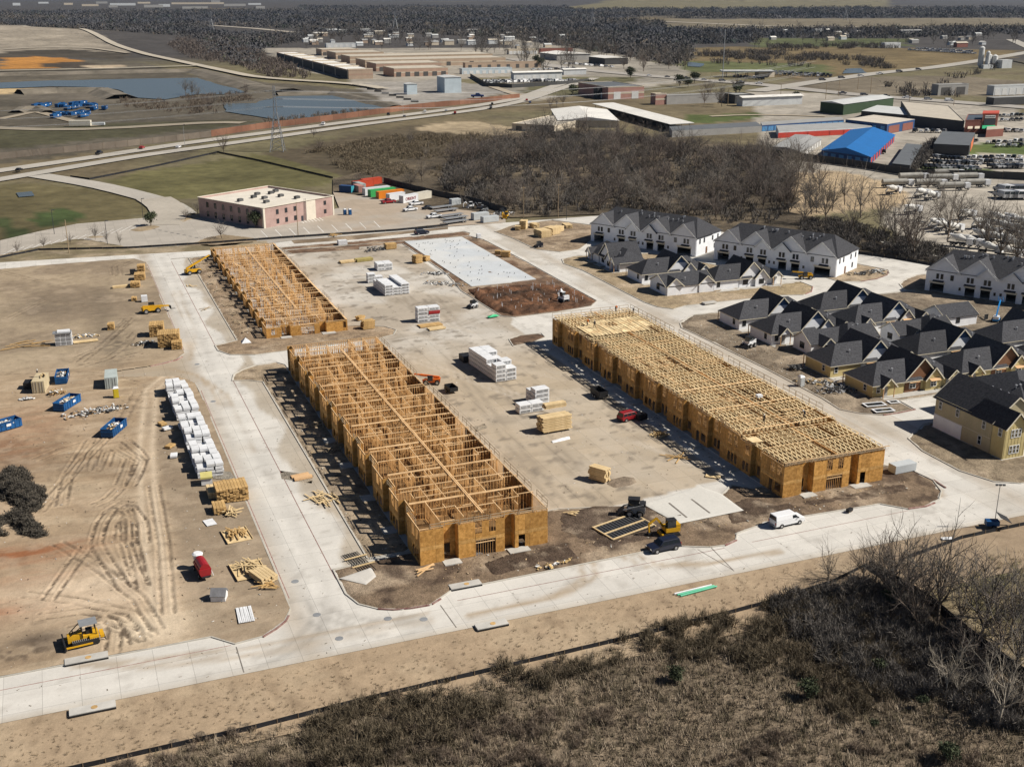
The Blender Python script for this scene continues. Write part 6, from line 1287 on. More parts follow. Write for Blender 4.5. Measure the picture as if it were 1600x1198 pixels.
for k in range(46):
 px, py = rr.uniform(470, 800), rr.uniform(50, 72); w = rr.uniform(6, 16); shed('far_house', 'small pale roofed house scattered beyond the warehouses', (px, py), (px + w, py - .05), (px, py - 1.6), rr.uniform(3.5, 6), rr.choice(['white', 'cream', 'grey', 'tan']), rr.choice(['white', 'tan', 'grey', 'pale']), rise=2, group='scattered houses beyond the warehouses')
for k in range(22):
 px, py = rr.choice([(rr.uniform(800, 880), rr.uniform(58, 80)), (rr.uniform(1380, 1560), rr.uniform(52, 72)), (rr.uniform(1200, 1340), rr.uniform(50, 66))]); w = rr.uniform(5, 11); shed('far_house', 'small pale house among the trees at the far right', (px, py), (px + w, py - .05), (px, py - 1.4), rr.uniform(3.5, 5), rr.choice(['white', 'cream', 'grey']), rr.choice(['white', 'tan', 'grey', 'pale']), rise=2, group='houses among the trees at the far right')
def silos():
 q = P(1333, 106); t = thing('silo_plant', 'white concrete plant with tall silo towers beside the far road', 'silos', (q[0], q[1], -.3)); 
 q = P(1531, 106); t.location = (q[0], q[1], -.3)
 for x, y, h, r_ in ((0, 0, 22, 3), (9, -2, 14, 3.4), (15, -5, 13, 3.2), (4, -6, 17, 2.2)): b = MB(); b.tube((x, y, 3), (x, y, h), r_, n=14); b.tube((x, y, h), (x, y, h + 1.5), r_, .6, n=14); b.tube((x, y, 0), (x, y, 3), .8, r_, n=10); b.obj('silo', M_DOORW, t)
 MB().box(16, -16, 0, 30, -8, 9).obj('plant_house', WALLS['white'], t); MB().beam((30, -12, 8), (60, -30, 1), 1.2).obj('conveyor', WALLS['dark'], t); MB().box(-8, -14, 0, 6, -10, 4).obj('tank', WALLS['white'], t)
silos()
# ---- fences and walls
M_FWOOD = mat('rust_brown_fence', (.2, .09, .055), .85, .25, .05, col2=(.26, .13, .08)); M_FGREY = mat('grey_brown_fence', (.17, .14, .11), .85, .2, .1); M_SILT = mat('black_silt_cloth', (.018, .019, .023), .75, .4, .8); M_STAKE = mat('stake_wood', (.2, .15, .1), .9, .2, 1)
def fence(name, label, px, h, step, m, world=None, thick=.12, group=None, post=True, zf=None):
 q = world or PL(px); t = thing(name, label, 'fence', (0, 0, 0), 0, group); z0 = lambda p: (zf(p) if zf else 0.0)
 for a, b in zip(q[:-1], q[1:]):
  L = math.hypot(b[0] - a[0], b[1] - a[1]); n = max(1, round(L / step))
  for k in range(n):
   p = (a[0] + (b[0] - a[0]) * k / n, a[1] + (b[1] - a[1]) * k / n); r_ = (a[0] + (b[0] - a[0]) * (k + 1) / n, a[1] + (b[1] - a[1]) * (k + 1) / n); f = MB(); za, zb = z0(p), z0(r_); s_ = .004
   d = Vector((r_[0] - p[0], r_[1] - p[1])).normalized(); n_ = Vector((-d.y, d.x)) * thick / 2; e = d * .02; wv = random.uniform(-.06, .06) * h
   V = [(p[0] + e.x - n_.x, p[1] + e.y - n_.y, za - .3), (r_[0] - e.x - n_.x, r_[1] - e.y - n_.y, zb - .3), (r_[0] - e.x + n_.x, r_[1] - e.y + n_.y, zb - .3), (p[0] + e.x + n_.x, p[1] + e.y + n_.y, za - .3)]
   V += [(V[0][0], V[0][1], za + h), (V[1][0], V[1][1], zb + h + wv), (V[2][0], V[2][1], zb + h + wv), (V[3][0], V[3][1], za + h)]
   f.add(V, [(0, 3, 2, 1), (4, 5, 6, 7), (0, 1, 5, 4), (1, 2, 6, 5), (2, 3, 7, 6), (3, 0, 4, 7)]); f.obj('panel', m, t)
   if post: MB().beam((p[0] - n_.x * 1.5, p[1] - n_.y * 1.5, za - .3), (p[0] - n_.x * 1.5, p[1] - n_.y * 1.5, za + h * 1.12), .07 + thick * .3).obj('post', M_STAKE, t)
fence('wood_fence', 'rust brown wooden fence running along the highway', [(330, 213), (400, 202), (500, 190), (560, 182), (640, 171), (700, 165), (770, 158), (812, 153)], 3.4, 12, M_FWOOD); fence('wood_fence', 'weathered grey fence along the highway farther left', [(-80, 258), (0, 248), (100, 238), (200, 228), (330, 213)], 3.0, 8, M_FGREY)
fence('dark_wall', 'black fence below the blue roofed store', [(1205, 243), (1250, 249), (1360, 264), (1430, 276), (1530, 277), (1640, 283)], 3.2, 10, WALLS['dark']); fence('dark_wall', 'black fence round the vehicle yard by the grassy triangle', [(735, 120), (760, 135), (800, 137), (870, 133), (920, 128)], 3, 12, WALLS['dark']); fence('dark_wall', 'black fence beside the equipment yard and the wood', [(600, 286), (640, 296), (680, 306), (740, 318), (792, 334)], 2.4, 6, WALLS['dark'])
sg = dict(m=M_SILT, thick=.05)
fence('silt_fence', 'black silt fence along the whole front verge', None, .62, 2.4, world=[(-40, 115.2), (14, 115.8), (26.4, 116.5), (46, 117), (58.4, 117.3), (71.6, 117.7), (84.7, 118.5), (96.6, 120.1), (104.7, 122.6)], zf=lambda p: -.25, **sg)
fence('silt_fence', 'tall black fence running back from the fence corner', None, 1.5, 2.4, world=[(104.9, 122.3), (105.9, 110.8), (104.6, 100), (104.1, 88)], zf=lambda p: -.5, **sg); fence('silt_fence', 'black silt fence on the verge at the far right of the front road', None, .7, 2.4, world=[(112, 122.2), (124, 124.4), (140, 124.6), (175, 125.2)], zf=lambda p: -.2, **sg)
fence('silt_fence', 'black silt fence along the far site street before the office', [(0, 404), (60, 392), (100, 391), (200, 389), (330, 381), (440, 373), (620, 361), (700, 353)], .8, 4, **sg); fence('silt_fence', 'black silt fence curving behind the town houses', [(1300, 394), (1345, 397), (1400, 405), (1450, 414), (1520, 427)], .9, 4, **sg); fence('silt_fence', 'black silt fence round the office field', [(110, 276), (140, 280), (250, 258), (340, 238), (400, 250), (520, 278)], .55, 8, **sg)
# ---- pylons, poles, lamps
M_STEEL = mat('galvanised_steel', (.4, .41, .42), .5, .1, .5, metal=.4); M_POLE = mat('weathered_pole', (.36, .27, .17), .9, .15, 1.0); M_CABLE = mat('cable', (.5, .5, .5), .5, .05, 1)
def pylon(label, px, py, h, w):
 q = P(px, py); t = thing('pylon', label, 'pylon', (q[0], q[1], -.3), R(-20), 'power pylons'); b = MB(); r_ = h / 260
 for sx in (-1, 1):
  for sy in (-1, 1): b.beam((sx * w, sy * w, 0), (sx * w * .22, sy * w * .22, h * .6), r_ * 2); b.beam((sx * w * .22, sy * w * .22, h * .6), (sx * .4, sy * .4, h), r_ * 2)
 for k in range(6):
  z0, z1 = h * .1 * k, h * .1 * (k + 1); f0, f1 = 1 - .78 * k / 6, 1 - .78 * (k + 1) / 6
  for s1, s2 in (((-1, -1), (1, -1)), ((1, -1), (1, 1)), ((1, 1), (-1, 1)), ((-1, 1), (-1, -1))): b.beam((s1[0] * w * f0, s1[1] * w * f0, z0), (s2[0] * w * f1, s2[1] * w * f1, z1), r_); b.beam((s2[0] * w * f0, s2[1] * w * f0, z0), (s1[0] * w * f1, s1[1] * w * f1, z1), r_)
 b.obj('tower', M_STEEL, t)
 for z in (.68, .8, .92): MB().beam((-h * .13, 0, h * z), (h * .13, 0, h * z), r_ * 2.4).obj('cross_arm', M_STEEL, t)
 return q
p1 = pylon('steel lattice pylon standing beside the highway near the second pond', 434, 236, 34, 3.6); p2 = pylon('steel lattice pylon rising from the far wood behind the warehouses', 618, 50, 46, 6); p3 = pylon('steel lattice pylon in the far wood, the middle one', 926, 40, 46, 6); p4 = pylon('steel lattice pylon in the far wood at the right', 1321, 32, 46, 6); p5 = pylon('faint steel pylon in the far wood at the left', 331, 48, 40, 5)
for j, z in enumerate((.68, .8, .92)):
 for s_ in (-4, 4):
  for k, (a, b, h0, h1) in enumerate(((p1, (-260, 700), 34, 34), (p1, (p1[0] + 420, p1[1] + 120), 34, 34))):
   n = 14; c = MB(); A = Vector((a[0] + s_, a[1], h0 * z)); B = Vector((b[0] + s_, b[1], h1 * z)); pts = [A.lerp(B, i / n) - Vector((0, 0, 9 * 4 * (i / n) * (1 - i / n))) for i in range(n + 1)]
   for u, v in zip(pts[:-1], pts[1:]): c.beam(u, v, .09)
   tag(c.obj('power_line', M_CABLE), 'thin power cable slung from the pylon beside the highway', 'cable', 'power cables')
def pole(label, px, py, h, r_=.14, m=None, head=None, name='utility_pole'):
 q = P(px, py); t = thing(name, label, 'pole', (q[0], q[1], -.05)); MB().tube((0, 0, 0), (0, 0, h), r_, r_ * .7, 8).obj('pole', m or M_POLE, t)
 if head == 'lamp': MB().cbox(.5, 0, h, 1.1, .35, .18).obj('lamp_head', M_DARKF, t)
 if head == 'arm': MB().beam((-1, 0, h - .6), (1, 0, h - .6), .14).obj('cross_arm', M_POLE, t)
for px, py, h, hd, lab in ((108, 396, 11, None, 'tall wooden pole on the verge before the car park'), (85, 366, 8.5, 'lamp', 'dark lamp post at the left end of the car park'), (168, 382, 8, 'lamp', 'dark lamp post in the middle of the car park'), (224, 344, 8, 'lamp', 'dark lamp post behind the car park evergreen'), (466, 370, 12, None, 'wooden pole in front of the pink office'), (818, 341, 12, 'arm', 'wooden pole at the wood edge, the left one'), (872, 341, 13, 'arm', 'wooden pole at the wood edge, the right one'), (885, 343, 6, 'lamp', 'short lamp post at the wood edge'), (289, 230, 12, 'lamp', 'tall lamp post beside the highway'), (630, 178, 11, 'lamp', 'lamp post beside the highway near the brown fence')):
 pole(lab, px, py, h, .14 if hd != 'lamp' else .1, None if hd in (None, 'arm') else M_DARKF if py > 300 else M_STEEL, hd, 'utility_pole' if hd in (None, 'arm') else 'lamp_post')
pole('very tall thin mast with a dish above the fuel station', 1129, 122, 46, .5, M_STEEL, 'lamp', 'radio_mast')
for k, (px, py) in enumerate(((1110, 160), (1137, 165), (1219, 160), (1290, 155), (1310, 150), (1340, 140), (1420, 165), (1490, 165), (1127, 105), (1360, 145))): pole('tall thin pole among the far streets', px, py, 13, .3, M_STEEL, None, 'far_pole')['group'] if False else pole('tall thin pole among the far streets', px, py, 13, .22, M_POLE, None, 'far_pole')
for o in list(bpy.data.objects):
 if o.get('label') == 'tall thin pole among the far streets': o['group'] = 'poles among the far streets'
# ================================================================== VEHICLES, MACHINES, STORES OF MATERIAL: BUILDERS
M_TYRE = mat('tyre_rubber', (.025, .025, .025), .9, .2, 2); M_RIM = mat('wheel_rim', (.45, .45, .46), .4, .1, 2, metal=.6); M_BLACK = mat('black_steel', (.02, .02, .022), .6, .3, 1); M_YELL = mat('machine_yellow', (.62, .34, .015), .5, .12, .8); M_ORNG = mat('machine_orange', (.75, .16, .02), .55, .1, .8); M_WHITEP = mat('white_paint', (.78, .79, .8), .35, .04, .5, spec=.5)
M_NAVY = mat('dark_navy_paint', (.012, .016, .035), .3, .1, .5, spec=.6); M_REDP = mat('red_paint', (.32, .015, .02), .4, .12, .6, spec=.5); M_BLUED = mat('skip_blue', (.012, .085, .24), .6, .3, .5); M_BLUEM = mat('lift_blue', (.02, .25, .62), .5, .1, .6); M_GREYM = mat('grey_steel', (.3, .31, .32), .5, .12, .8, metal=.2); M_LIGHTG = mat('light_grey_box', (.5, .53, .54), .6, .08, .5)
M_LAMP = mat('lamp_glass', (.8, .8, .75), .2, .02, 1); M_TAIL = mat('tail_glass', (.35, .01, .01), .3, .05, 1); M_WRAPB = mat('bundle_wrap', (.72, .73, .74), .55, .1, .9, col2=(.82, .83, .84)); M_PRINT = mat('bundle_print', (.2, .21, .22), .6, .5, 2.2, col2=(.55, .56, .57)); M_STACK = mat('stacked_lumber', (.52, .32, .12), .8, .22, 1.4, col2=(.62, .41, .18)); M_STACKP = mat('pale_stacked_lumber', (.68, .5, .26), .8, .15, 1.2, col2=(.76, .58, .33)); M_TANC = mat('container_tan', (.55, .46, .3), .6, .1, .5); M_PALG = mat('container_grey', (.42, .47, .45), .6, .1, .5)
M_SKIN = mat('skin', (.35, .2, .14), .7, .1, 2); M_CLOTH = mat('dark_work_clothes', (.03, .032, .04), .9, .3, 3); M_HAT = mat('white_hard_hat', (.8, .8, .78), .4, .05, 1); M_VEST = mat('orange_vest', (.7, .2, .03), .8, .1, 2)
def wheel(parent, x, y, r, w, name='wheel'):
 o = MB().tube((0, -w / 2, 0), (0, w / 2, 0), r, n=14).obj(name, M_TYRE, parent, loc=(x, y, r)); MB().tube((0, -w / 2 - .012, 0), (0, w / 2 + .012, 0), r * .55, n=10).obj('rim', M_RIM, o); return o
def car_parts(low, up, W, belt, top, tumble=.8):
 """side outlines (x,z) of lower body and cabin -> body mesh and glass list"""
 b = MB(); n = len(low); hw = lambda z: W / 2 if z <= belt + 1e-6 else W / 2 * (1 - (1 - tumble) * (z - belt) / (top - belt))
 def prism(pts):
  n = len(pts); V = [(x, -hw(z), z) for x, z in pts] + [(x, hw(z), z) for x, z in pts]; ar = sum(pts[i][0] * pts[(i + 1) % n][1] - pts[(i + 1) % n][0] * pts[i][1] for i in range(n))
  f = [tuple(range(n)), tuple(range(n, 2 * n))[::-1]] + [(k, n + k, n + (k + 1) % n, (k + 1) % n) for k in range(n)]
  if ar < 0: f = [q[::-1] for q in f]
  b.add(V, f)
 prism(low); prism(up); return b, hw
def glass_side(hw, pts, s, off=.015):
 V = [(x, s * (hw(z) + off), z) for x, z in pts]; return V if s < 0 else V[::-1]
SUV_LOW = [(-2.55, .38), (2.45, .38), (2.58, .7), (2.5, .95), (1.25, 1.12), (-2.5, 1.12), (-2.6, .8)]; SUV_UP = [(-2.5, 1.12), (1.25, 1.12), (.55, 1.82), (-2.25, 1.86)]
PICK_LOW = [(-2.9, .45), (2.8, .45), (2.92, .8), (2.8, 1.1), (1.5, 1.2), (-2.9, 1.2)]; PICK_UP = [(-.95, 1.2), (1.5, 1.2), (.75, 1.9), (-.75, 1.92)]
CAR_LOW = [(-2.25, .32), (2.15, .32), (2.3, .6), (2.1, .8), (1.1, .95), (-1.6, .98), (-2.25, .9)]; CAR_UP = [(-1.7, .97), (1.1, .95), (.35, 1.42), (-1.05, 1.44)]
VAN_LOW = [(-2.85, .4), (2.65, .4), (2.8, .7), (2.7, 1.15), (1.7, 1.3), (-2.85, 1.3)]; VAN_UP = [(-2.85, 1.3), (1.7, 1.3), (1.0, 2.1), (-2.78, 2.16)]
KINDS_ = {'suv': (SUV_LOW, SUV_UP, 1.98, 1.12, 1.86, (-1.65, 1.62), .39, [[(-2.3, 1.2), (-1.35, 1.2), (-1.35, 1.7), (-2.15, 1.7)], [(-1.25, 1.2), (-.3, 1.2), (-.3, 1.7), (-1.25, 1.7)], [(-.2, 1.2), (.95, 1.2), (.45, 1.7), (-.2, 1.7)]]),
          'pickup': (PICK_LOW, PICK_UP, 2.02, 1.2, 1.92, (-1.85, 1.85), .41, [[(-.85, 1.27), (.1, 1.27), (.1, 1.76), (-.7, 1.76)], [(.2, 1.27), (1.25, 1.27), (.75, 1.76), (.2, 1.76)]]),
          'car': (CAR_LOW, CAR_UP, 1.8, .96, 1.44, (-1.4, 1.4), .32, [[(-1.45, 1.02), (-.35, 1.02), (-.35, 1.34), (-1.05, 1.34)], [(-.25, 1.02), (.85, 1.02), (.35, 1.34), (-.25, 1.34)]]),
          'van': (VAN_LOW, VAN_UP, 2.02, 1.3, 2.16, (-1.75, 1.75), .37, [[(.35, 1.38), (1.45, 1.38), (.95, 1.85), (.35, 1.85)]])}
def vehicle(kind, label, paint_, loc, rz, group=None, name=None, cat=None):
 low, up, W, belt, top, ax, r_, sides = KINDS_[kind]; t = thing(name or {'suv': 'parked_suv', 'pickup': 'pickup_truck', 'car': 'parked_car', 'van': 'cargo_van'}[kind], label, cat or {'pickup': 'pickup', 'suv': 'suv', 'van': 'van', 'car': 'car'}[kind], loc, rz, group)
 b, hw = car_parts(low, up, W, belt, top); body = b.obj('body', paint_, t)
 bv = body.modifiers.new('bevel', 'BEVEL'); bv.width = .07; bv.segments = 2; bv.limit_method = 'ANGLE'
 for s in (-1, 1):
  for q in sides: g = MB(); g.slab(glass_side(hw, q, s), .01); g.obj('side_window', M_GLASS, t)
  for x in ax: wheel(t, x, s * (W / 2 - .1), r_, .26); a_ = MB().tube((x, s * (W / 2 - .3), r_), (x, s * (W / 2 + .012), r_), r_ * 1.16, n=14).obj('wheel_arch', M_BLACK, t)
  MB().cbox(low[2][0] - .04, s * W * .36, low[2][1] + .08, .12, .34, .16).obj('headlight', M_LAMP, t); MB().cbox(low[0][0] - .02, s * W * .43, .95, .1, .14, .4).obj('tail_light', M_TAIL, t)
  MB().cbox(up[1][0] - .35, s * (W / 2 + .12), belt + .1, .14, .22, .16).obj('wing_mirror', M_BLACK, t)
 def pane(p, q):
  d = Vector((q[0] - p[0], q[1] - p[1])); a = (p[0] + d.x * .12, p[1] + d.y * .12); c = (p[0] + d.x * .88, p[1] + d.y * .88); n_ = Vector((d.y, -d.x)).normalized() * .015
  if n_.x * (1 if p[0] > 0 else -1) < 0: n_ = -n_
  V = [(a[0] + n_.x, -hw(a[1]) * .9, a[1] + n_.y), (a[0] + n_.x, hw(a[1]) * .9, a[1] + n_.y), (c[0] + n_.x, hw(c[1]) * .9, c[1] + n_.y), (c[0] + n_.x, -hw(c[1]) * .9, c[1] + n_.y)]
  g = MB(); g.slab(V if p[0] > 0 else V[::-1], .01); return g
 pane(up[1], up[2]).obj('windscreen', M_GLASS, t); pane(up[0], up[3]).obj('rear_window', M_GLASS, t)
 MB().cbox(low[1][0] + .05, 0, .5, .14, W * .96, .22).obj('bumper', M_BLACK if kind != 'van' else M_GREYM, t); MB().cbox(low[0][0] - .04, 0, .5, .14, W * .96, .2).obj('bumper', M_BLACK if kind != 'van' else M_GREYM, t)
 if kind == 'suv':
  for s in (-1, 1): MB().beam((-2.0, s * .68, 1.92), (.3, s * .68, 1.9), .05).obj('roof_rail', M_BLACK, t)
 if kind == 'pickup': MB().box(-2.82, -.82, 1.16, -1.05, .82, 1.215).obj('load_bed', M_BLACK, t)
 return t
SMALL = {}
def small_car(kind, paint_, label, px, rz, group, name='parked_car', z=.05, world=None):
 """a car a few pixels long: one mesh"""
 key = (kind, paint_.name)
 if key not in SMALL:
  low, up, W, belt, top, ax, r_, sides = KINDS_[kind]; b, hw = car_parts(low, up, W, belt, top); b.mi = [0] * len(b.f); b.cur = 1
  for s in (-1, 1):
   for q in sides: b.add(glass_side(hw, q, s), [(0, 1, 2, 3)])
  for p, q in ((up[1], up[2]), (up[0], up[3])):
   e = .02 if p[0] > 0 else -.02; b.add([(p[0] + e, -hw(p[1]) * .85, p[1] + .06), (p[0] + e, hw(p[1]) * .85, p[1] + .06), (q[0] + e, hw(q[1]) * .85, q[1] - .06), (q[0] + e, -hw(q[1]) * .85, q[1] - .06)], [(0, 1, 2, 3)])
  b.cur = 2
  for x in ax:
   for s in (-1, 1): b.tube((x, s * W * .36, r_), (x, s * W * .51, r_), r_, n=8)
  SMALL[key] = b.mesh('car', [paint_, M_GLASS, M_TYRE])
 q = world or P(*px); return tag(link(name, SMALL[key], None, (q[0], q[1], z), rz), label, 'car', group)
PAINTS = [mat('car_' + n_, c, .35, .03, .5, spec=.5) for n_, c in (('white', (.75, .75, .75)), ('silver', (.45, .46, .47)), ('black', (.015, .015, .017)), ('red', (.35, .02, .02)), ('blue', (.03, .06, .2)), ('grey', (.12, .12, .13)))]
# ---- bundles, stacks, timber
BND = {}
def bundle(label, loc, rz, size, m, group, name='wrapped_bundle', cat='bundle', end=True):
 key = (size, m.name, end)
 if key not in BND:
  L, W, H = size; b = MB(); e = .05; b.add([(x * (L / 2 - (e if z in (0, 1) and False else 0)), y * W / 2, z) for z in (.1, .1 + e, H - e, H) for x, y in ((-1, -1), (1, -1), (1, 1), (-1, 1))], [(0, 3, 2, 1), (12, 13, 14, 15)] + [(4 * l + k, 4 * l + (k + 1) % 4, 4 * l + 4 + (k + 1) % 4, 4 * l + 4 + k) for l in range(3) for k in range(4)])
  for i in (0, 1, 2, 3, 12, 13, 14, 15): x, y, z = b.v[i]; b.v[i] = (x * .985, y * .97, z)
  BND[key] = (b.mesh(name, m), MB().cbox(0, -W / 2 - .012, H * .52, L * .8, .02, H * .45).mesh('printed_side', M_PRINT), MB().cbox(0, 0, .05, .12, W * .96, .1).mesh('bearer', M_STACK))
 a, p, c = BND[key]; o = link(name, a, None, loc, rz); tag(o, label, cat, group)
 if end: link('printed_side', p, o)
 for s in (-.3, .3): k = link('bearer', c, o, (s * size[0], 0, 0))
 return o
BD = {}
def lumber(label, loc, rz, L, W, H, m=None, group=None, t=.1, name='lumber_stack'):
 """a stack of boards, layer on layer, the boards of every layer told apart"""
 m = m or M_STACK; o = thing(name, label, 'lumber', loc, rz, group); nz = max(1, int(H / .3)); ny = max(2, int(W / .5)); key = (round(L, 1), round(W / ny, 2), m.name)
 if key not in BD: BD[key] = MB().cbox(0, 0, 0, L, W / ny - .05, .24).mesh('board_layer', m)
 for iz in range(nz):
  for iy in range(ny): link('board_pack', BD[key], o, (random.uniform(-.2, .2), -W / 2 + W * (iy + .5) / ny, .22 + iz * .3))
 for s in (-.32, .32): MB().cbox(s * L, 0, .04, .12, W, .08).obj('bearer', m, o)
 return o
def loose(label, loc, n, L, spread, rz, m, group=None, tray=True, name='scrap_boards', h=.5):
 o = thing(name, label, 'lumber', loc, rz, group)
 if tray:
  w = spread * 1.15; MB().box(-w, -w * .8, .02, w, w * .8, .08).obj('sheet', M_STACKP, o)
  for s in (-1, 1): MB().box(-w, s * w * .8 - .05, .08, w, s * w * .8 + .05, .25).obj('tray_side', M_STACKP, o)
 for k in range(n):
  a = random.uniform(-.5, .5) + (math.pi / 2 if random.random() < .3 else 0); x, y, z = random.uniform(-spread, spread) * .6, random.uniform(-spread, spread) * .6, .12 + random.random() * h; l_ = L * random.uniform(.5, 1)
  MB().beam((x - math.cos(a) * l_ / 2, y - math.sin(a) * l_ / 2, z), (x + math.cos(a) * l_ / 2, y + math.sin(a) * l_ / 2, z + random.uniform(-.1, .25)), .2, .08).obj('board', m, o)
 return o
def container(label, loc, rz, L, m, H=2.6, W=2.44, name='shipping_container', group=None, doorm=None):
 t = thing(name, label, 'container', loc, rz, group); n = int(L / .28); b = MB(); y = W / 2
 prof = []
 for k in range(n + 1): x = -L / 2 + L * k / n; prof.append((x, y - (.05 if k % 2 else 0)))
 poly = prof + [(x, -yy) for x, yy in prof[::-1]]; b.prism(poly, .15, H - .06); b.obj('corrugated_wall', m, t); MB().box(-L / 2 - .03, -y - .02, H - .06, L / 2 + .03, y + .02, H).obj('roof', m, t); MB().box(-L / 2 - .03, -y - .02, 0, L / 2 + .03, y + .02, .15).obj('base_rail', m, t)
 for s in (-1, 1):
  d = MB().box(-L / 2 - .06, s * y * .5 - y * .48, .18, -L / 2 - .012, s * y * .5 + y * .48, H - .1).obj('door', doorm or m, t)
  for q in (-.25, .25): MB().beam((-L / 2 - .1, s * y * .5 + q, .2), (-L / 2 - .1, s * y * .5 + q, H - .12), .05).obj('lock_bar', M_GREYM, d)
 for sx in (-1, 1):
  for sy in (-1, 1): MB().cbox(sx * (L / 2 - .05), sy * (y - .04), H / 2, .16, .16, H + .02).obj('corner_post', m, t)
 return t
def skip(label, loc, rz, L=6.4, fill=True, seed=1):
 """open roll-off skip with ribs and rubbish"""
 t = thing('roll_off_skip', label, 'skip', loc, rz, 'blue skips'); W, H, k = 2.4, 1.75, .08; b = MB(); b.box(-L / 2, -W / 2, .18, L / 2, W / 2, .3); b.box(-L / 2, -W / 2, .3, L / 2, -W / 2 + k, H); b.box(-L / 2, W / 2 - k, .3, L / 2, W / 2, H); b.box(-L / 2, -W / 2 + k, .3, -L / 2 + k, W / 2 - k, H); b.box(L / 2 - k, -W / 2 + k, .3, L / 2, W / 2 - k, H); b.obj('body', M_BLUED, t)
 for s in (-1, 1):
  MB().beam((-L / 2, s * (W / 2 + .02), H), (L / 2, s * (W / 2 + .02), H), .12).obj('top_rail', M_BLUED, t)
  for i in range(7): MB().cbox(-L / 2 + L * (i + .5) / 7, s * (W / 2 + .04), 1.0, .1, .08, 1.4).obj('rib', M_BLUED, t)
  MB().cbox(L * .08, s * (W / 2 + .1), 1.1, .9, .02, .5).obj('white_decal', M_WHITEP, t)
 for z in (.7, 1.2): MB().beam((-L / 2 - .03, -W / 2, z), (-L / 2 - .03, W / 2, z), .08).obj('rib', M_BLUED, t)
 for s in (-1, 1): MB().cbox(0, s * .6, .09, L * .9, .16, .18).obj('skid', M_BLACK, t)
 if fill: rubbish('mixed rubbish heaped inside a blue skip', loc, rz, L * .42, W * .38, 60, .9, seed, 'rubbish in the skips')
 return t
RUB = [mat('rub_' + n_, c, .8, .2, 2) for n_, c in (('white', (.72, .72, .7)), ('card', (.42, .28, .15)), ('grey', (.3, .3, .3)), ('wood', (.6, .43, .2)), ('dark', (.05, .05, .05)))]
def rubbish(label, loc, rz, ex, ey, n, z0, seed, group=None, hh=.7, pal=(0, 0, 1, 2, 3, 4), name='rubbish'):
 r = random.Random(seed); b = MB()
 for k in range(n):
  b.cur = r.choice(pal); x, y = r.gauss(0, ex * .5), r.gauss(0, ey * .5); x = max(-ex, min(ex, x)); y = max(-ey, min(ey, y)); z = z0 + r.random() * hh * (1 - (abs(x) / ex) ** 2 * .6); a = r.random() * 6.28; l_ = r.uniform(.25, .9); d = Vector((math.cos(a) * l_, math.sin(a) * l_, r.uniform(-.3, .5))); b.beam(Vector((x, y, z)) - d / 2, Vector((x, y, z)) + d / 2, r.uniform(.15, .5), r.uniform(.03, .2))
 o = b.obj(name, RUB, None, loc=loc, rz=rz); return tag(o, label, 'rubbish', group, 'stuff')
def toilet(label, loc, rz, m, group='portable toilets'):
 t = thing('portable_toilet', label, 'toilet', loc, rz, group); MB().box(-.55, -.55, .08, .55, .55, 2.1).obj('cabin', m, t); r = MB(); r.add([(-.6, -.6, 2.1), (.6, -.6, 2.1), (.6, .6, 2.1), (-.6, .6, 2.1), (-.35, -.35, 2.38), (.35, -.35, 2.38), (.35, .35, 2.38), (-.35, .35, 2.38)], [(3, 2, 1, 0), (4, 5, 6, 7), (0, 1, 5, 4), (1, 2, 6, 5), (2, 3, 7, 6), (3, 0, 4, 7)]); r.obj('roof', M_WHITEP, t); MB().box(-.4, -.6, .15, .4, -.555, 1.95).obj('door', m, t); MB().tube((.4, .4, 2.1), (.4, .4, 2.6), .06).obj('vent_pipe', M_GREYM, t); MB().box(-.6, -.6, 0, .6, .6, .08).obj('base', M_BLACK, t); return t
# ---- machines
def telehandler(label, loc, rz, m, boom=12, ext=0.0, group='telehandlers', scale=1.0):
 t = thing('telehandler', label, 'telehandler', loc, rz, group); t.scale = (scale,) * 3
 MB().add([(-2.4, -.75, .7), (2.2, -.75, .7), (2.4, -.75, 1.2), (-2.5, -.75, 1.7), (-2.4, .75, .7), (2.2, .75, .7), (2.4, .75, 1.2), (-2.5, .75, 1.7)], [(0, 1, 2, 3), (7, 6, 5, 4), (0, 4, 5, 1), (1, 5, 6, 2), (2, 6, 7, 3), (3, 7, 4, 0)]).obj('chassis', m, t); MB().box(-2.3, -1.15, .9, -.6, -.76, 1.75).obj('engine_cover', m, t)
 c = MB(); 
 for x in (-.4, 1.0):
  for y in (.35, 1.1): c.beam((x, y, 1.1), (x * .9, y, 2.5), .08)
 c.obj('cab_frame', M_BLACK, t); MB().box(-.45, .3, 2.5, 1.0, 1.15, 2.58).obj('cab_roof', M_BLACK, t); MB().box(-.35, .36, 1.2, .9, 1.08, 2.42).obj('cab_glass', M_GLASS, t)
 for x in (-1.6, 1.5):
  for s in (-1, 1): wheel(t, x, s * 1.05, .68, .45)
 a = R(boom); p = Vector((-2.2, -.2, 1.9)); d = Vector((math.cos(a), 0, math.sin(a))); e = p + d * 5.2; MB().beam(p, e, .45, .5).obj('boom', m, t); f = e + d * (1.6 + ext); MB().beam(e - d * .5, f, .32, .36).obj('boom_extension', m, t); g = f + Vector((.2, 0, -.5)); MB().beam(f - d * .1, g, .3).obj('boom_head', M_BLACK, t)
 MB().cbox(g.x + .15, -.2, g.z, .15, 1.4, .9).obj('fork_carriage', M_BLACK, t)
 for s in (-.5, .5): MB().cbox(g.x + .8, -.2 + s, g.z - .42, 1.3, .14, .07).obj('fork', M_BLACK, t)
 MB().beam((-.6, -.2, 1.2), p + d * 3, .16).obj('lift_cylinder', M_GREYM, t); return t
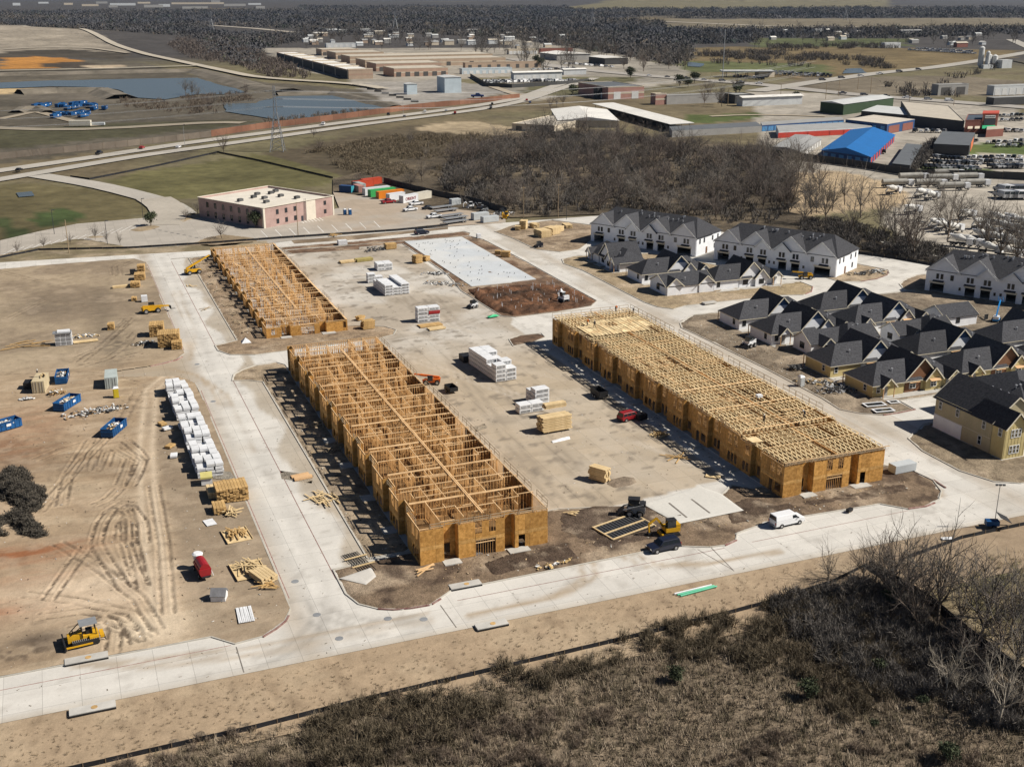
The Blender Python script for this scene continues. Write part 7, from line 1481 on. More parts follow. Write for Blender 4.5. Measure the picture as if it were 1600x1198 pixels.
def track(b, x0, x1, y0, y1, h):
 pr = [(x0 + h / 2, 0), (x1 - h / 2, 0), (x1 - .08, h * .25), (x1, h * .55), (x1 - h * .3, h), (x0 + h * .3, h), (x0, h * .55), (x0 + .08, h * .25)]; return b.profile(pr, 'x', 0, 0) if False else b.add([(x, y0, z) for x, z in pr] + [(x, y1, z) for x, z in pr], [tuple(range(8)), tuple(range(8, 16))[::-1]] + [(k, 8 + k, 8 + (k + 1) % 8, (k + 1) % 8) for k in range(8)])
def dozer(label, loc, rz):
 t = thing('bulldozer', label, 'bulldozer', loc, rz)
 for s in (-1, 1):
  o = track(MB(), -1.9, 1.6, s * .95 - .3, s * .95 + .3, .95).obj('track', M_BLACK, t)
  for k in range(13): MB().cbox(-1.5 + k * .24, s * .95, .97, .07, .6, .06).obj('track_shoe', M_GREYM, o)
  MB().beam((-1.0, s * 1.28, .45), (2.4, s * 1.28, .45), .18).obj('push_arm', M_YELL, t)
 MB().add([(.1, -.6, .7), (1.9, -.6, .7), (1.9, -.5, 1.55), (.1, -.6, 1.75), (.1, .6, .7), (1.9, .6, .7), (1.9, .5, 1.55), (.1, .6, 1.75)], [(0, 1, 2, 3), (7, 6, 5, 4), (0, 4, 5, 1), (1, 5, 6, 2), (2, 6, 7, 3), (3, 7, 4, 0)]).obj('engine_hood', M_YELL, t); MB().box(-1.9, -.65, .7, .08, .65, 1.35).obj('body', M_YELL, t); MB().box(-1.85, -1.2, 1.0, -.7, -.68, 1.3).obj('fender', M_YELL, t); MB().box(-1.85, .68, 1.0, -.7, 1.2, 1.3).obj('fender', M_YELL, t)
 for x in (-1.6, .1):
  for y in (-.72, .72): MB().beam((x, y, 1.2), (x * .95, y, 2.85), .11).obj('canopy_post', M_BLACK, t)
 MB().box(-1.85, -.9, 2.85, .35, .9, 2.97).obj('canopy_roof', M_GREYM, t); MB().beam((.1, -.72, 2.8), (1.6, -.45, 1.6), .09).obj('sweep_bar', M_BLACK, t); MB().beam((.1, .72, 2.8), (1.6, .45, 1.6), .09).obj('sweep_bar', M_BLACK, t); MB().box(-1.2, -.35, 1.35, -.4, .35, 2.0).obj('seat', M_BLACK, t)
 pr = [(2.35, .05), (2.6, 0), (2.42, .5), (2.5, 1.15), (2.3, 1.15), (2.22, .5)]; MB().add([(x, -1.6, z) for x, z in pr] + [(x, 1.6, z) for x, z in pr], [tuple(range(6)), tuple(range(6, 12))[::-1]] + [(k, 6 + k, 6 + (k + 1) % 6, (k + 1) % 6) for k in range(6)]).obj('blade', M_BLACK, t); MB().tube((1.2, 0, 1.7), (1.2, 0, 2.3), .07).obj('exhaust', M_BLACK, t)
 MB().cbox(-2.3, 0, .85, .5, 1.6, .35).obj('ripper_beam', M_YELL, t)
 for y in (-.6, 0, .6): MB().beam((-2.45, y, .9), (-2.7, y, .15), .12).obj('ripper_shank', M_BLACK, t)
 return t
def excavator(label, loc, rz, m, s=1.0, cabm=None):
 t = thing('mini_excavator', label, 'excavator', loc, rz, 'small excavators'); t.scale = (s,) * 3
 for q in (-1, 1): track(MB(), -1.1, 1.1, q * .7 - .2, q * .7 + .2, .5).obj('track', M_BLACK, t)
 MB().tube((0, 0, .4), (0, 0, .65), .5).obj('turntable', M_BLACK, t); MB().box(-1.1, -.75, .65, .8, .75, 1.2).obj('house', m, t); MB().box(-.5, -.05, 1.2, .6, .72, 2.2).obj('cab_glass', M_GLASS, t); MB().box(-.55, -.1, 2.2, .66, .77, 2.28).obj('cab_roof', cabm or m, t); MB().box(-1.15, -.7, 1.2, -.55, .7, 1.55).obj('counterweight', m, t)
 MB().beam((.7, -.35, 1.0), (1.7, -.35, 2.3), .22, .28).obj('boom', m, t); MB().beam((1.7, -.35, 2.3), (2.7, -.35, 1.6), .2, .24).obj('boom', m, t); MB().beam((2.7, -.35, 1.7), (2.6, -.35, .5), .16, .2).obj('stick', m, t); MB().add([(2.3, -.65, .55), (2.85, -.65, .45), (2.75, -.65, .05), (2.3, -.65, .1), (2.3, -.05, .55), (2.85, -.05, .45), (2.75, -.05, .05), (2.3, -.05, .1)], [(0, 1, 2, 3), (7, 6, 5, 4), (0, 4, 5, 1), (1, 5, 6, 2), (2, 6, 7, 3), (3, 7, 4, 0)]).obj('bucket', M_BLACK, t); MB().box(1.1, -.8, .05, 1.35, .8, .5).obj('blade', m, t); return t
def skid(label, loc, rz, m, s=1.0):
 t = thing('skid_steer', label, 'loader', loc, rz, 'skid steer loaders'); t.scale = (s,) * 3; MB().box(-1.3, -.6, .4, .7, .6, 1.2).obj('body', m, t); MB().box(-.6, -.48, 1.2, .65, .48, 1.95).obj('cab_glass', M_GLASS, t); MB().box(-.68, -.52, 1.95, .7, .52, 2.05).obj('cab_roof', M_BLACK, t); MB().box(-1.35, -.55, 1.2, -.65, .55, 1.55).obj('engine_cover', M_BLACK, t)
 for x in (-.75, .45):
  for q in (-1, 1): wheel(t, x, q * .76, .42, .3)
 for q in (-1, 1): MB().beam((-1.1, q * .68, 1.5), (1.2, q * .68, .75), .13).obj('lift_arm', m, t)
 MB().add([(1.1, -.9, .1), (1.9, -.9, .1), (1.2, -.9, .75), (1.1, .9, .1), (1.9, .9, .1), (1.2, .9, .75)], [(0, 1, 2), (5, 4, 3), (0, 3, 4, 1), (1, 4, 5, 2), (2, 5, 3, 0)]).obj('bucket', M_BLACK, t); return t
def boom_lift(label, loc, rz, m):
 t = thing('boom_lift', label, 'lift', loc, rz); MB().box(-1.2, -.8, .4, 1.2, .8, .9).obj('chassis', m, t); MB().box(-1.3, -.7, .9, .6, .7, 1.6).obj('turret', M_WHITEP, t)
 for x in (-.85, .85):
  for q in (-1, 1): wheel(t, x, q * .95, .42, .32)
 MB().beam((-.8, 0, 1.6), (1.6, 0, 3.4), .35, .4).obj('lower_boom', m, t); MB().beam((1.6, 0, 3.3), (4.6, 0, 4.6), .3, .34).obj('upper_boom', m, t); b = MB()
 for x in (4.6, 5.5):
  for y in (-.6, .6): b.beam((x, y, 4.2), (x, y, 5.3), .05)
 for z in (4.2, 4.75, 5.3): b.beam((4.6, -.6, z), (5.5, -.6, z), .05); b.beam((4.6, .6, z), (5.5, .6, z), .05); b.beam((5.5, -.6, z), (5.5, .6, z), .05)
 b.obj('basket', m, t); return t
# ---- people
def person_mesh(pose):
 import bmesh
 J = {'pelvis': (0, 0, .95), 'chest': (.03, 0, 1.3), 'neck': (.04, 0, 1.5), 'head': (.06, 0, 1.64), 'top': (.06, 0, 1.74), 'ls': (.03, .2, 1.43), 'rs': (.03, -.2, 1.43), 'le': (.06, .3, 1.15), 're': (.06, -.3, 1.15), 'lh': (.2, .28, .95), 'rh': (.2, -.28, .95), 'lp': (0, .1, .92), 'rp': (0, -.1, .92), 'lk': (.05, .12, .5), 'rk': (.05, -.12, .5), 'la': (0, .13, .08), 'ra': (0, -.13, .08), 'lt': (.16, .14, .04), 'rt': (.16, -.14, .04)}
 if pose == 'bend':
  for k in ('chest', 'neck', 'head', 'top', 'ls', 'rs', 'le', 're', 'lh', 'rh'):
   x, y, z = J[k]; h = z - .95; J[k] = (x + h * .62, y, .95 + h * .72)
  J['le'] = (.62, .25, .95); J['re'] = (.62, -.25, .95); J['lh'] = (.75, .18, .7); J['rh'] = (.75, -.18, .7); J['lk'] = (.16, .14, .5); J['rk'] = (.1, -.14, .5)
 if pose == 'walk': J['lk'] = (.2, .11, .55); J['la'] = (.25, .11, .1); J['lt'] = (.42, .11, .07); J['ra'] = (-.2, -.12, .1); J['rt'] = (-.05, -.12, .04); J['lh'] = (-.1, .3, .95); J['rh'] = (.3, -.28, 1.0)
 E = [('pelvis', 'chest'), ('chest', 'neck'), ('neck', 'head'), ('head', 'top'), ('chest', 'ls'), ('ls', 'le'), ('le', 'lh'), ('chest', 'rs'), ('rs', 're'), ('re', 'rh'), ('pelvis', 'lp'), ('lp', 'lk'), ('lk', 'la'), ('la', 'lt'), ('pelvis', 'rp'), ('rp', 'rk'), ('rk', 'ra'), ('ra', 'rt')]
 RD = {'pelvis': .15, 'chest': .16, 'neck': .06, 'head': .1, 'top': .07, 'ls': .075, 'rs': .075, 'le': .05, 're': .05, 'lh': .04, 'rh': .04, 'lp': .1, 'rp': .1, 'lk': .07, 'rk': .07, 'la': .05, 'ra': .05, 'lt': .045, 'rt': .045}
 ns = list(J); me = bpy.data.meshes.new('body'); me.from_pydata([J[k] for k in ns], [(ns.index(a), ns.index(b)) for a, b in E], []); o = bpy.data.objects.new('body', me); COL.objects.link(o); md = o.modifiers.new('skin', 'SKIN')
 for i, k in enumerate(ns): v = me.skin_vertices[0].data[i]; v.radius = (RD[k], RD[k] * (1.25 if k in ('chest', 'pelvis') else 1)); v.use_root = k == 'pelvis'
 o.modifiers.new('sub', 'SUBSURF').levels = 1; dg = bpy.context.evaluated_depsgraph_get(); res = bpy.data.meshes.new_from_object(o.evaluated_get(dg)); bpy.data.objects.remove(o); return res, J
PM = {}
def person(label, loc, rz, pose='stand', vest=None):
 if pose not in PM:
  me, J = person_mesh(pose); me.materials.clear(); me.materials.append(M_CLOTH); me.materials.append(M_SKIN); 
  for p_ in me.polygons: c = p_.center; hx = Vector(J['head']); p_.material_index = 1 if ((c - hx).length < .13 or any((c - Vector(J[h_])).length < .09 for h_ in ('lh', 'rh'))) else 0
  PM[pose] = (me, J)
 me, J = PM[pose]; o = link('person', me, None, loc, rz); tag(o, label, 'person', 'workers on the site'); hx = Vector(J['top']); MB().tube(hx + Vector((0, 0, -.05)), hx + Vector((0, 0, .07)), .135, .08, 10).tube(hx + Vector((.03, 0, -.06)), hx + Vector((.03, 0, -.035)), .17, .16, 10).obj('hard_hat', M_HAT, o)
 if vest: c = Vector(J['chest']); MB().cbox(c.x, 0, c.z, .36, .46, .4).obj('vest', vest, o)
 return o
# ================================================================== WHAT STANDS ON THE SITE
def at(px, py, z=0.0): q = P(px, py, z); return (q[0], q[1], z)
# ---- slabs, pads and small concrete work
def slab_col(x, y): n = fbm(x, y, 12, 500); c = np.tile(np.array((.6, .61, .6)), (len(x), 1)); return mixc(c, sst(n, .45, .65) * .6, (.5, .54, .58)) * (.92 + .16 * fbm(x, y, 3, 501))[:, None]
MB().prism([(107.2, 303.0), (107.2, 370.6), (127.8, 371.0), (127.8, 322.0), (127.8, 304.5), (119.5, 303.6), (119.5, 303)], -.1, .28).obj('building_slab', M_SLABEDGE)['kind'] = 'structure'
poly_sheet('building_slab_top', [(107.3, 303.1), (107.3, 370.5), (127.7, 370.9), (127.7, 304.6), (119.4, 303.7)], .29, 1.2, slab_col, M_SLAB)
rr = random.Random(5); stub = MB().tube((0, 0, 0), (0, 0, .35), .09).mesh('pipe_stub', M_DARKF)
sl = [o for o in bpy.data.objects if o.name == 'building_slab'][0]
for k in range(60): link('pipe_stub', stub, sl, (109 + rr.random() * 17, 306 + rr.random() * 62, .28))
for k, q in enumerate(([(1007, 790), (1032, 781), (1060, 802), (1060, 818)],)): pass
poly_sheet('concrete_pad', PL([(1004, 790), (1092, 762), (1127, 774), (1162, 800), (1060, 821)]), .42, .4, flat((.6, .58, .53)), M_SLAB, skirt=.08)
for a, b in (((1045, 789), (1073, 812)), ((1080, 783), (1109, 805))): paint('pad_joint', PL([a, b]), .35, .43, M_JOINT)
for k, (px, py, w) in enumerate(((622 / 4 - 20, 1030, 5.2), (145, 1108, 5.2), (768, 977, 4.4), (727, 915, 4.6), (1112, 2, 0))):
 if not w: continue
 q = at(px, py); t = thing('drain_inlet', ['concrete drain inlet lid beside the bulldozer', 'concrete drain inlet lid at the lower left road edge', 'concrete drain inlet lid below the road crossing', 'concrete drain inlet lid before the middle framed block'][k], 'drain', (q[0], q[1], 0), R(0)); MB().box(-w / 2, -.75, .02, w / 2, .75, .3).obj('lid', M_SLABEDGE, t); MB().tube((.2, 0, .3), (.2, 0, .33), .38, n=12).obj('manhole_cover', M_STACK, t); MB().box(-w / 2, -.85, .0, w / 2, -.76, .2).obj('throat', M_BLACK, t)
for px, py in ((308, 569), (333, 627), (461, 908), (530, 997), (662, 967), (606, 966), (495, 960)): q = at(px, py); tag(MB().tube((0, 0, 0), (0, 0, .012), .55, n=16).obj('manhole_cover', M_GREYM, None, loc=(q[0], q[1], .004)), 'round manhole cover set in the concrete street', 'manhole', 'manhole covers')
for q, c in (([(1320 / 4, 737), (1335 / 4, 749), (1480 / 4, 752), (1440 / 4, 738)], (.33, .3, .25)), ([(437, 735), (440, 748), (487, 755), (490, 742)], (.3, .27, .22))): poly_sheet('gravel_bay', PL(q), .1 if q[0][0] > 400 else .3, 1.0, soil_col(c, amt=.4, sc=2, seed=50), M_MUD, None, skirt=.1)
tag(lumber('orange board stack on the gravel bay beside the street', at(471, 746), R(8), 3.2, 2.4, .35, M_ORNG if False else M_RAW), group=None)
poly_sheet('concrete_apron', PL([(530, 905), (545, 900), (580, 888), (588, 902), (572, 915)]), .3, .4, flat((.58, .55, .5)), M_SLAB, skirt=.1)
# ---- white wrapped bundles along the left street
G1 = 'white wrapped bundles along the left street'; rr = random.Random(8)
y = 192.0; row = 0
while y < 243:
 for c in range(3):
  n = rr.choice((3, 4, 4)) if row % 6 not in (5,) else rr.choice((0, 1))
  for l_ in range(n): bundle('white wrapped material bundle in the long stack beside the left street', (17.6 + c * 1.5 + rr.uniform(-.15, .15) - (y - 192) * .012, y + rr.uniform(-.1, .1), .16 + l_ * .62), R(90) + rr.uniform(-.06, .06), (2.3, 1.36, .6), M_WRAPB, G1)
 y += 2.55; row += 1
for k, (px, py) in enumerate(((262, 672), (266, 700), (272, 715), (254, 665))): bundle('white and brown pallet lying loose left of the long bundle stack', (*P(px, py), .2), R(20 + 30 * k), (1.8, 1.2, .5), M_WRAPB if k % 2 == 0 else M_STACK, 'loose pallets left of the bundle stack', end=False)
tag(bundle('white bundle under a yellow cover at the near end of the stack', (18.0, 188.5, .2), R(85), (2.4, 1.8, 1.3), M_WRAPB, None)); tag(MB().box(-1.3, -1.0, 0, 1.3, 1.0, .3).obj('yellow_cover', mat('yellow_film', (.62, .55, .2), .6, .1, 1), None, loc=(18.0, 188.4, 1.52), rz=R(85)), 'pale yellow cover lying on a white bundle', 'cover')
lumber('brown lumber stack beside the left street, the tall one', (*P(362, 778), .16), R(90), 4.2, 5.2, 2.4); lumber('brown lumber stack beside the left street, farther left row', (*P(333, 774), .16), R(90), 3.8, 1.8, 1.2, M_STACKP); lumber('small brown lumber stack at the near end of the tall one', (*P(343, 800), .16), R(90), 3.0, 2.0, 1.3)
loose('brown boards leaning together below the lumber stacks', (*P(362, 805), .2), 14, 3.2, 1.4, R(100), M_STACKP, tray=False, h=.9); loose('tray of scrap boards and a white panel beside the street', (*P(370, 838), .2), 22, 2.8, 2.1, R(95), M_STACK, h=.5); loose('large tray of loose timber near the street corner', (*P(388, 892), .2), 26, 4.0, 2.4, R(95), M_STACKP, h=.7); lumber('yellow brown timber stack near the street corner', (*P(412, 905), .2), R(110), 3.8, 2.6, .9, M_STACKP); loose('dark boards lying at the street corner', (*P(416, 919), .2), 9, 3.4, 1.3, R(160), M_STACK, tray=False, h=.3)
t = thing('white_boards', 'white siding boards laid side by side on the soil', 'boards', (*P(383, 962), .22), R(88))
for k in range(9): MB().beam((-2.1, -.95 + k * .24, .05 + .02 * (k % 2)), (2.1, -.95 + k * .24 + random.uniform(-.1, .1), .05), .2, .07).obj('board', M_WRAPB, t)
tag(MB().box(-.8, -1.2, 0, .8, 1.2, .04).obj('white_sheet', M_WRAPB, None, loc=(*P(328, 818), .25), rz=R(10)), 'flat white sheet lying left of the scrap trays', 'sheet')
t = thing('gable_hood', 'small white gabled hood standing on the soil', 'hood', (*P(343, 936), .15), R(70)); MB().profile([(-.9, 0), (.9, 0), (.9, .9), (0, 1.6), (-.9, .9)], 'y', -1.0, 1.0).obj('body', M_WRAPB, t); gable(t, 'y', 0, .95, -1.08, 1.08, .9, 1.68, over=.1, trim=False, m=mat('grey_felt', (.2, .2, .21), .9, .2, 1))
t = thing('plaster_mixer', 'red trough mixer on wheels with a white hopper', 'mixer', (*P(316, 897), .15), R(97)); pr = [(1.0 * math.cos(R(a)) * .85, 1.35 + .95 * math.sin(R(a))) for a in range(180, 361, 20)] + [(.85, 1.75), (-.85, 1.75)]; MB().add([(-2.4, u, z) for u, z in pr] + [(1.2, u, z) for u, z in pr], [tuple(range(len(pr))), tuple(range(len(pr), 2 * len(pr)))[::-1]] + [(k, len(pr) + k, len(pr) + (k + 1) % len(pr), (k + 1) % len(pr)) for k in range(len(pr))]).obj('trough', M_REDP, t); MB().tube((-2.2, 0, 1.75), (.9, 0, 1.75), .75, n=14).obj('drum', M_REDP, t); MB().tube((2.0, 0, 1.0), (2.0, 0, 2.3), .5, .8, 12).obj('hopper', M_WHITEP, t); MB().tube((2.0, 0, 2.3), (2.0, 0, 2.5), .8, .55, 12).obj('hopper_lid', M_WHITEP, t); MB().box(-2.6, -.6, .55, 2.9, .6, .72).obj('frame', M_BLACK, t)
for x in (-1.4, 1.4):
 for s in (-1, 1): wheel(t, x, s * .75, .38, .22)
for x in (-1.5, .0): MB().beam((x, -1.3, .1), (x, -.85, 1.6), .1).obj('leg', M_WHITEP, t)
dozer('yellow bulldozer with its blade in dark spoil', at(131, 1004, .15), R(186))
skip('blue skip with its rear wall toward the camera, nearest the bundle stack', (*P(179, 676), .15), R(63), seed=2); skip('nearly empty blue skip beside the plastic waste', (*P(106, 636), .15), R(58), fill=True, seed=3); skip('dark blue skip full of timber behind the tan container', (*P(98, 595), .15), R(84), 6.0, seed=4); skip('blue skip cut by the left photo edge', (*P(6, 672), .15), R(28), 6.4, seed=5)
container('tan shipping container with boards on its roof', (*P(65, 608), .15), R(80), 6.1, M_TANC); container('grey shipping container beside the yellow toilet', (*P(175, 602), .15), R(86), 6.1, M_PALG); toilet('yellow portable toilet against the grey container', (*P(182, 622), .15), R(0), mat('toilet_yellow', (.62, .48, .03), .5, .06, 1))
loose('boards and a white sheet stacked on the tan container roof', (*P(66, 588, 2.75), 2.78), 9, 2.2, 1.0, R(85), M_STACKP, tray=False, h=.4); tag(person('worker in dark clothes standing behind the tan container', (*P(59, 590), .15), R(0)))
tag(bundle('dark wrapped crate in the shade left of the tan container', (*P(45, 606), .15), R(80), (2.6, 1.6, 1.4), M_BLACK, None, 'crate', 'crate', False)); rubbish('white plastic sheeting and cardboard waste strewn between two skips', (*P(150, 645), .2), R(8), 6.0, 1.8, 150, 0, 12, None, .6, (0, 0, 0, 2, 1, 4)); rubbish('cardboard waste heap beside the tan container', (*P(88, 617), .2), R(10), 1.8, 1.0, 60, 0, 13, None, 1.0, (1, 1, 3, 0)); rubbish('white scraps beside the dark crate', (*P(42, 625), .2), 0, 1.2, .7, 30, 0, 14, None, .4, (0, 2))
telehandler('yellow telehandler with lowered boom beside the pallet stacks', (*P(237, 489), .1), R(8), M_YELL, -4); telehandler('yellow telehandler reaching toward the far left framed block', (*P(302, 428), .02), R(18), M_YELL, 22, 1.5)
for k, (px, py, L, W, H, lab) in enumerate(((265, 540, 4.4, 5.0, 3.4, 'tall brown pallet stack near the left street kerb'), (246, 524, 4.0, 3.4, 3.0, 'brown pallet stack behind the tall one'), (277, 545, 2.6, 2.4, 2.0, 'low brown pallet stack at the kerb corner'), (219, 437, 3.6, 3.0, 2.0, 'brown pallet stack farther up the left street'), (212, 449, 3.0, 2.6, 1.5, 'small brown pallet stack farther up the left street'), (221, 425, 3.0, 2.2, 2.2, 'farthest brown pallet stack along the left street'), (210, 470, 2.0, 1.4, .9, 'single brown crate before the yellow telehandler'), (174, 515, 2.2, 1.6, 1.5, 'single brown carton alone on the yard'))): lumber(lab, (*P(px, py), .16), R(82), L, W, H)
lumber('pale panels stacked flat beside the pallet stacks', (*P(190, 450), .16), R(5), 5.0, 1.4, .8, M_STACKP); tag(bundle('white cabinet beside the yellow telehandler', (*P(226, 472), .1), 0, (1.6, 1.4, 1.8), M_WRAPB, None, 'cabinet', 'cabinet', False)); tag(bundle('small dark bundle at the top of the pallet row', (*P(208, 430), .16), 0, (1.6, 1.2, 1.6), M_BLACK, None, 'crate', 'crate', False))
t = thing('frame_rack', 'rack of white window frames under a grey cover', 'rack', (*P(101, 539), .16), R(-4)); MB().box(-1.9, -1.0, .05, 1.9, 1.0, 3.0).obj('packing', M_WRAPB, t); MB().box(-2.3, -1.3, 3.0, 1.9, 1.0, 3.2).obj('grey_cover', M_GREYM, t); MB().box(-1.3, -1.0, 3.2, 1.5, .9, 3.5).obj('top_board', M_WRAPB, t)
for i in range(3):
 for j in range(3): MB().box(-1.7 + i * 1.2, -1.06, .3 + j * .9, -.75 + i * 1.2, -1.01, .95 + j * .9).obj('frame_opening', M_GREYM, t)
lumber('yellow timber beams lying beside the window frame rack', (*P(134, 535), .16), R(4), 5.6, 1.6, .4, M_STACKP); rubbish('scrap boards and white offcuts behind the yellow beams', (*P(130, 527), .2), 0, 3.6, 1.0, 50, 0, 15, None, .5, (0, 3, 2)); loose('dark boards lying in a row across the yard', (*P(40, 541), .2), 12, 7, 6, R(4), M_STACK, tray=False, h=.1, name='ground_boards'); rubbish('black plastic and scrap beside the tall pallet stack', (*P(225, 538), .2), 0, 2.6, 1.6, 50, 0, 16, None, .5, (4, 4, 2, 0))
# ---- stores in the central yard
def pack(label, px, py, nx_, ny_, nz, size, group, rz=0.0, m=None, end=True, skip_=0.08):
 q = P(px, py); r = random.Random(int(px)); c, s = math.cos(rz), math.sin(rz)
 for i in range(nx_):
  for j in range(ny_):
   top = nz - (1 if r.random() < .3 else 0) if nz > 2 else nz
   for l_ in range(top):
    x, y = (i + .5) * (size[0] + .08), (j + .5) * (size[1] + .08); bundle(label, (q[0] + x * c - y * s, q[1] + x * s + y * c, .02 + l_ * (size[2] + .02)), rz + r.uniform(-.015, .015), size, m or M_WRAPB, group, end=end)
pack('white wrapped bundle in the largest block of the central yard', 775, 598, 2, 6, 4, (2.4, 2.4, .95), 'largest block of white bundles', R(4)); pack('dark wrapped bundle low against the largest white block', 724, 568, 1, 2, 1, (3.0, 1.6, 1.5), 'dark bundles beside the largest block', 0, M_BLACK, False)
pack('grey white bundle in the block before the concrete slab', 602, 463, 3, 4, 4, (2.3, 2.8, .75), 'grey white block before the slab', R(2)); pack('white bundle left of the grey white block', 575, 443, 2, 1, 3, (2.2, 2.0, .9), 'white bundles left of the grey block'); pack('white bundle with red print behind the grey white block', 590, 424, 2, 2, 2, (2.3, 2.0, 1.1), 'white bundles with red print'); pack('white bundle in the red marked tower of the yard', 653, 505, 2, 1, 4, (2.9, 2.4, .95), 'red marked tower of bundles'); tag(bundle('red wrapped bundle set in the white tower', (P(653, 505)[0] + 4.47, P(653, 505)[1] + 1.24, 1.96), 0, (3.0, 2.6, .94), M_REDP, None, end=False))
pack('white bundle in the small block before the long yellow beams', 812, 648, 2, 1, 2, (2.6, 2.2, .95), 'small white block before the beams', R(3)); pack('white bundle in the taller pair behind the yellow beams', 836, 636, 1, 2, 4, (3.2, 2.2, .9), 'taller white pair behind the beams', R(3))
for k in range(3): lumber('long yellow beam pack, layer %s of the pile' % ('one at the bottom', 'two in the middle', 'three at the top')[k], (*P(866, 672), .35 + k * .95), R(4), 6.2, 3.0 - .3 * k, .9, M_STACKP, 'long yellow beam packs')
lumber('short yellow beam pack behind the long ones', (*P(866, 650), 1.9), R(4), 4.6, 1.6, .9, M_STACKP); tag(MB().add([(-2, -.3, 0), (2, -.4, 0), (2.2, .3, .25), (-1.8, .4, .2), (0, 0, .45)], [(0, 1, 4), (1, 2, 4), (2, 3, 4), (3, 0, 4)]).obj('white_film', M_WRAPB, None, loc=(*P(876, 688), .02), rz=R(12)), 'crumpled white film before the yellow beams', 'film')
lumber('upright yellow board block alone in the front of the yard', (*P(936, 750), .1), R(-58), 3.4, 1.6, 2.4, M_STACKP); poly_sheet('yard_island', PL([(948, 756), (950, 750), (975, 744), (990, 746), (995, 753), (985, 758), (960, 762)]), .12, .7, soil_col((.24, .19, .14), amt=.4, sc=3, seed=60), M_SOIL, skirt=.12); poly_sheet('yard_island', PL([(760, 662), (785, 658), (792, 663), (785, 672), (765, 676)]) if False else PL([(738, 667), (757, 662), (762, 668), (744, 674)]), .12, .7, soil_col((.3, .26, .2), amt=.3, sc=3, seed=61), M_SOIL, skirt=.12)
lumber('long flat yellow lumber pack at the far end of the yard, the left half', (*P(545, 410), .05), R(8), 6.0, 2.2, .8, M_STACKP); lumber('long flat olive lumber pack at the far end of the yard, the right half', (*P(568, 408), .05), R(8), 5.4, 2.2, .9, mat('olive_lumber', (.4, .33, .12), .8, .15, 1)); lumber('brown crate pile at the far end of the yard', (*P(610, 389), .1), R(4), 3.6, 2.4, 2.0, M_STACK); lumber('brown upright crate beside the long concrete slab', (*P(652, 411), .1), R(20), 2.6, 2.2, 2.6, M_STACK); lumber('small brown crate beside the long concrete slab', (*P(666, 408), .1), R(30), 2.0, 1.6, 1.6, M_STACK); rubbish('dark scrap metal heap at the far end of the yard', (*P(586, 392), .1), 0, 3.6, 2.2, 60, 0, 17, None, 1.2, (4, 4, 2)); tag(bundle('small white box by the far street', (*P(535, 383), .1), 0, (3.0, 2.0, 1.6), M_WRAPB, None, 'white_box', 'box', False))
rubbish('grey scrap and white offcuts beside the slab edge', (*P(680, 428), .05), R(-30), 4, 2, 70, 0, 18, None, .5, (0, 2, 4, 2)); rubbish('broken concrete and white waste along the slab edge', (*P(700, 445), .05), R(-40), 7, 1.8, 110, 0, 19, None, .5, (0, 2, 1, 2)); tag(MB().add([(-1.6, -.8, 0), (1.8, -.6, 0), (1.5, .7, 0), (-1.5, .6, 0), (0, 0, .5), (.9, .1, .4)], [(0, 1, 5, 4), (1, 2, 5), (2, 3, 4, 5), (3, 0, 4)]).obj('green_sheet', mat('green_sheet', (.05, .45, .2), .5, .1, 1), None, loc=(*P(770, 496), .35), rz=R(10)), 'bright green plastic sheet by the dug soil', 'sheet'); lumber('flat boards lying before the red marked tower', (*P(682, 514), .04), R(6), 4.4, 2.4, .4, M_STACKP); lumber('low brown tray beneath the red marked tower', (*P(672, 509), .02), R(4), 6.0, 2.6, .3, M_STACK)
skid('white and red skid steer loader before the dug soil', (*P(739, 481), .05), R(200), M_WHITEP); excavator('white mini excavator standing in the dug soil', (*P(881, 474), .6), R(100), M_WHITEP, 1.2)
rr = random.Random(4); pst = MB().tube((0, 0, 0), (0, 0, 1.0), .07, n=6).mesh('pipe', M_WRAPB)
for k in range(70): x, y = 105.5 + rr.random() * 25, 273 + rr.random() * 25; tag(link('plumbing_pipe', pst, None, (x, y, .35)), 'white plumbing pipe standing out of the dug soil', 'pipe', 'pipes standing in the dug soil').scale = (1, 1, rr.uniform(.5, 1.5))
t = thing('dump_trailer', 'small black trailer bin alone in the yard', 'trailer', (*P(705, 612), .0), R(95)); MB().box(-1.5, -.9, .5, 1.5, .9, .58).obj('floor', M_BLACK, t); [MB().box(*q).obj('side', M_BLACK, t) for q in ((-1.5, -.95, .5, 1.5, -.88, 1.4), (-1.5, .88, .5, 1.5, .95, 1.4), (-1.55, -.88, .5, -1.48, .88, 1.4), (1.48, -.88, .5, 1.55, .88, 1.4))]; [wheel(t, 0, s * 1.1, .36, .22) for s in (-1, 1)]; MB().beam((1.5, 0, .5), (2.8, 0, .45), .1).obj('drawbar', M_BLACK, t)
t = thing('open_trailer', 'dark open trailer in the shade of the right framed block', 'trailer', (*P(936, 620), .0), R(92)); MB().box(-2.0, -1.0, .5, 2.0, 1.0, .58).obj('floor', M_BLACK, t); [MB().box(*q).obj('side', M_BLACK, t) for q in ((-2.0, -1.05, .5, 2.0, -.98, 1.8), (-2.0, .98, .5, 2.0, 1.05, 1.8), (-2.05, -.98, .5, -1.98, .98, 1.8), (1.98, -.98, .5, 2.05, .98, 1.8))]; [wheel(t, x, s * 1.2, .36, .22) for s in (-1, 1) for x in (-.45, .45)]
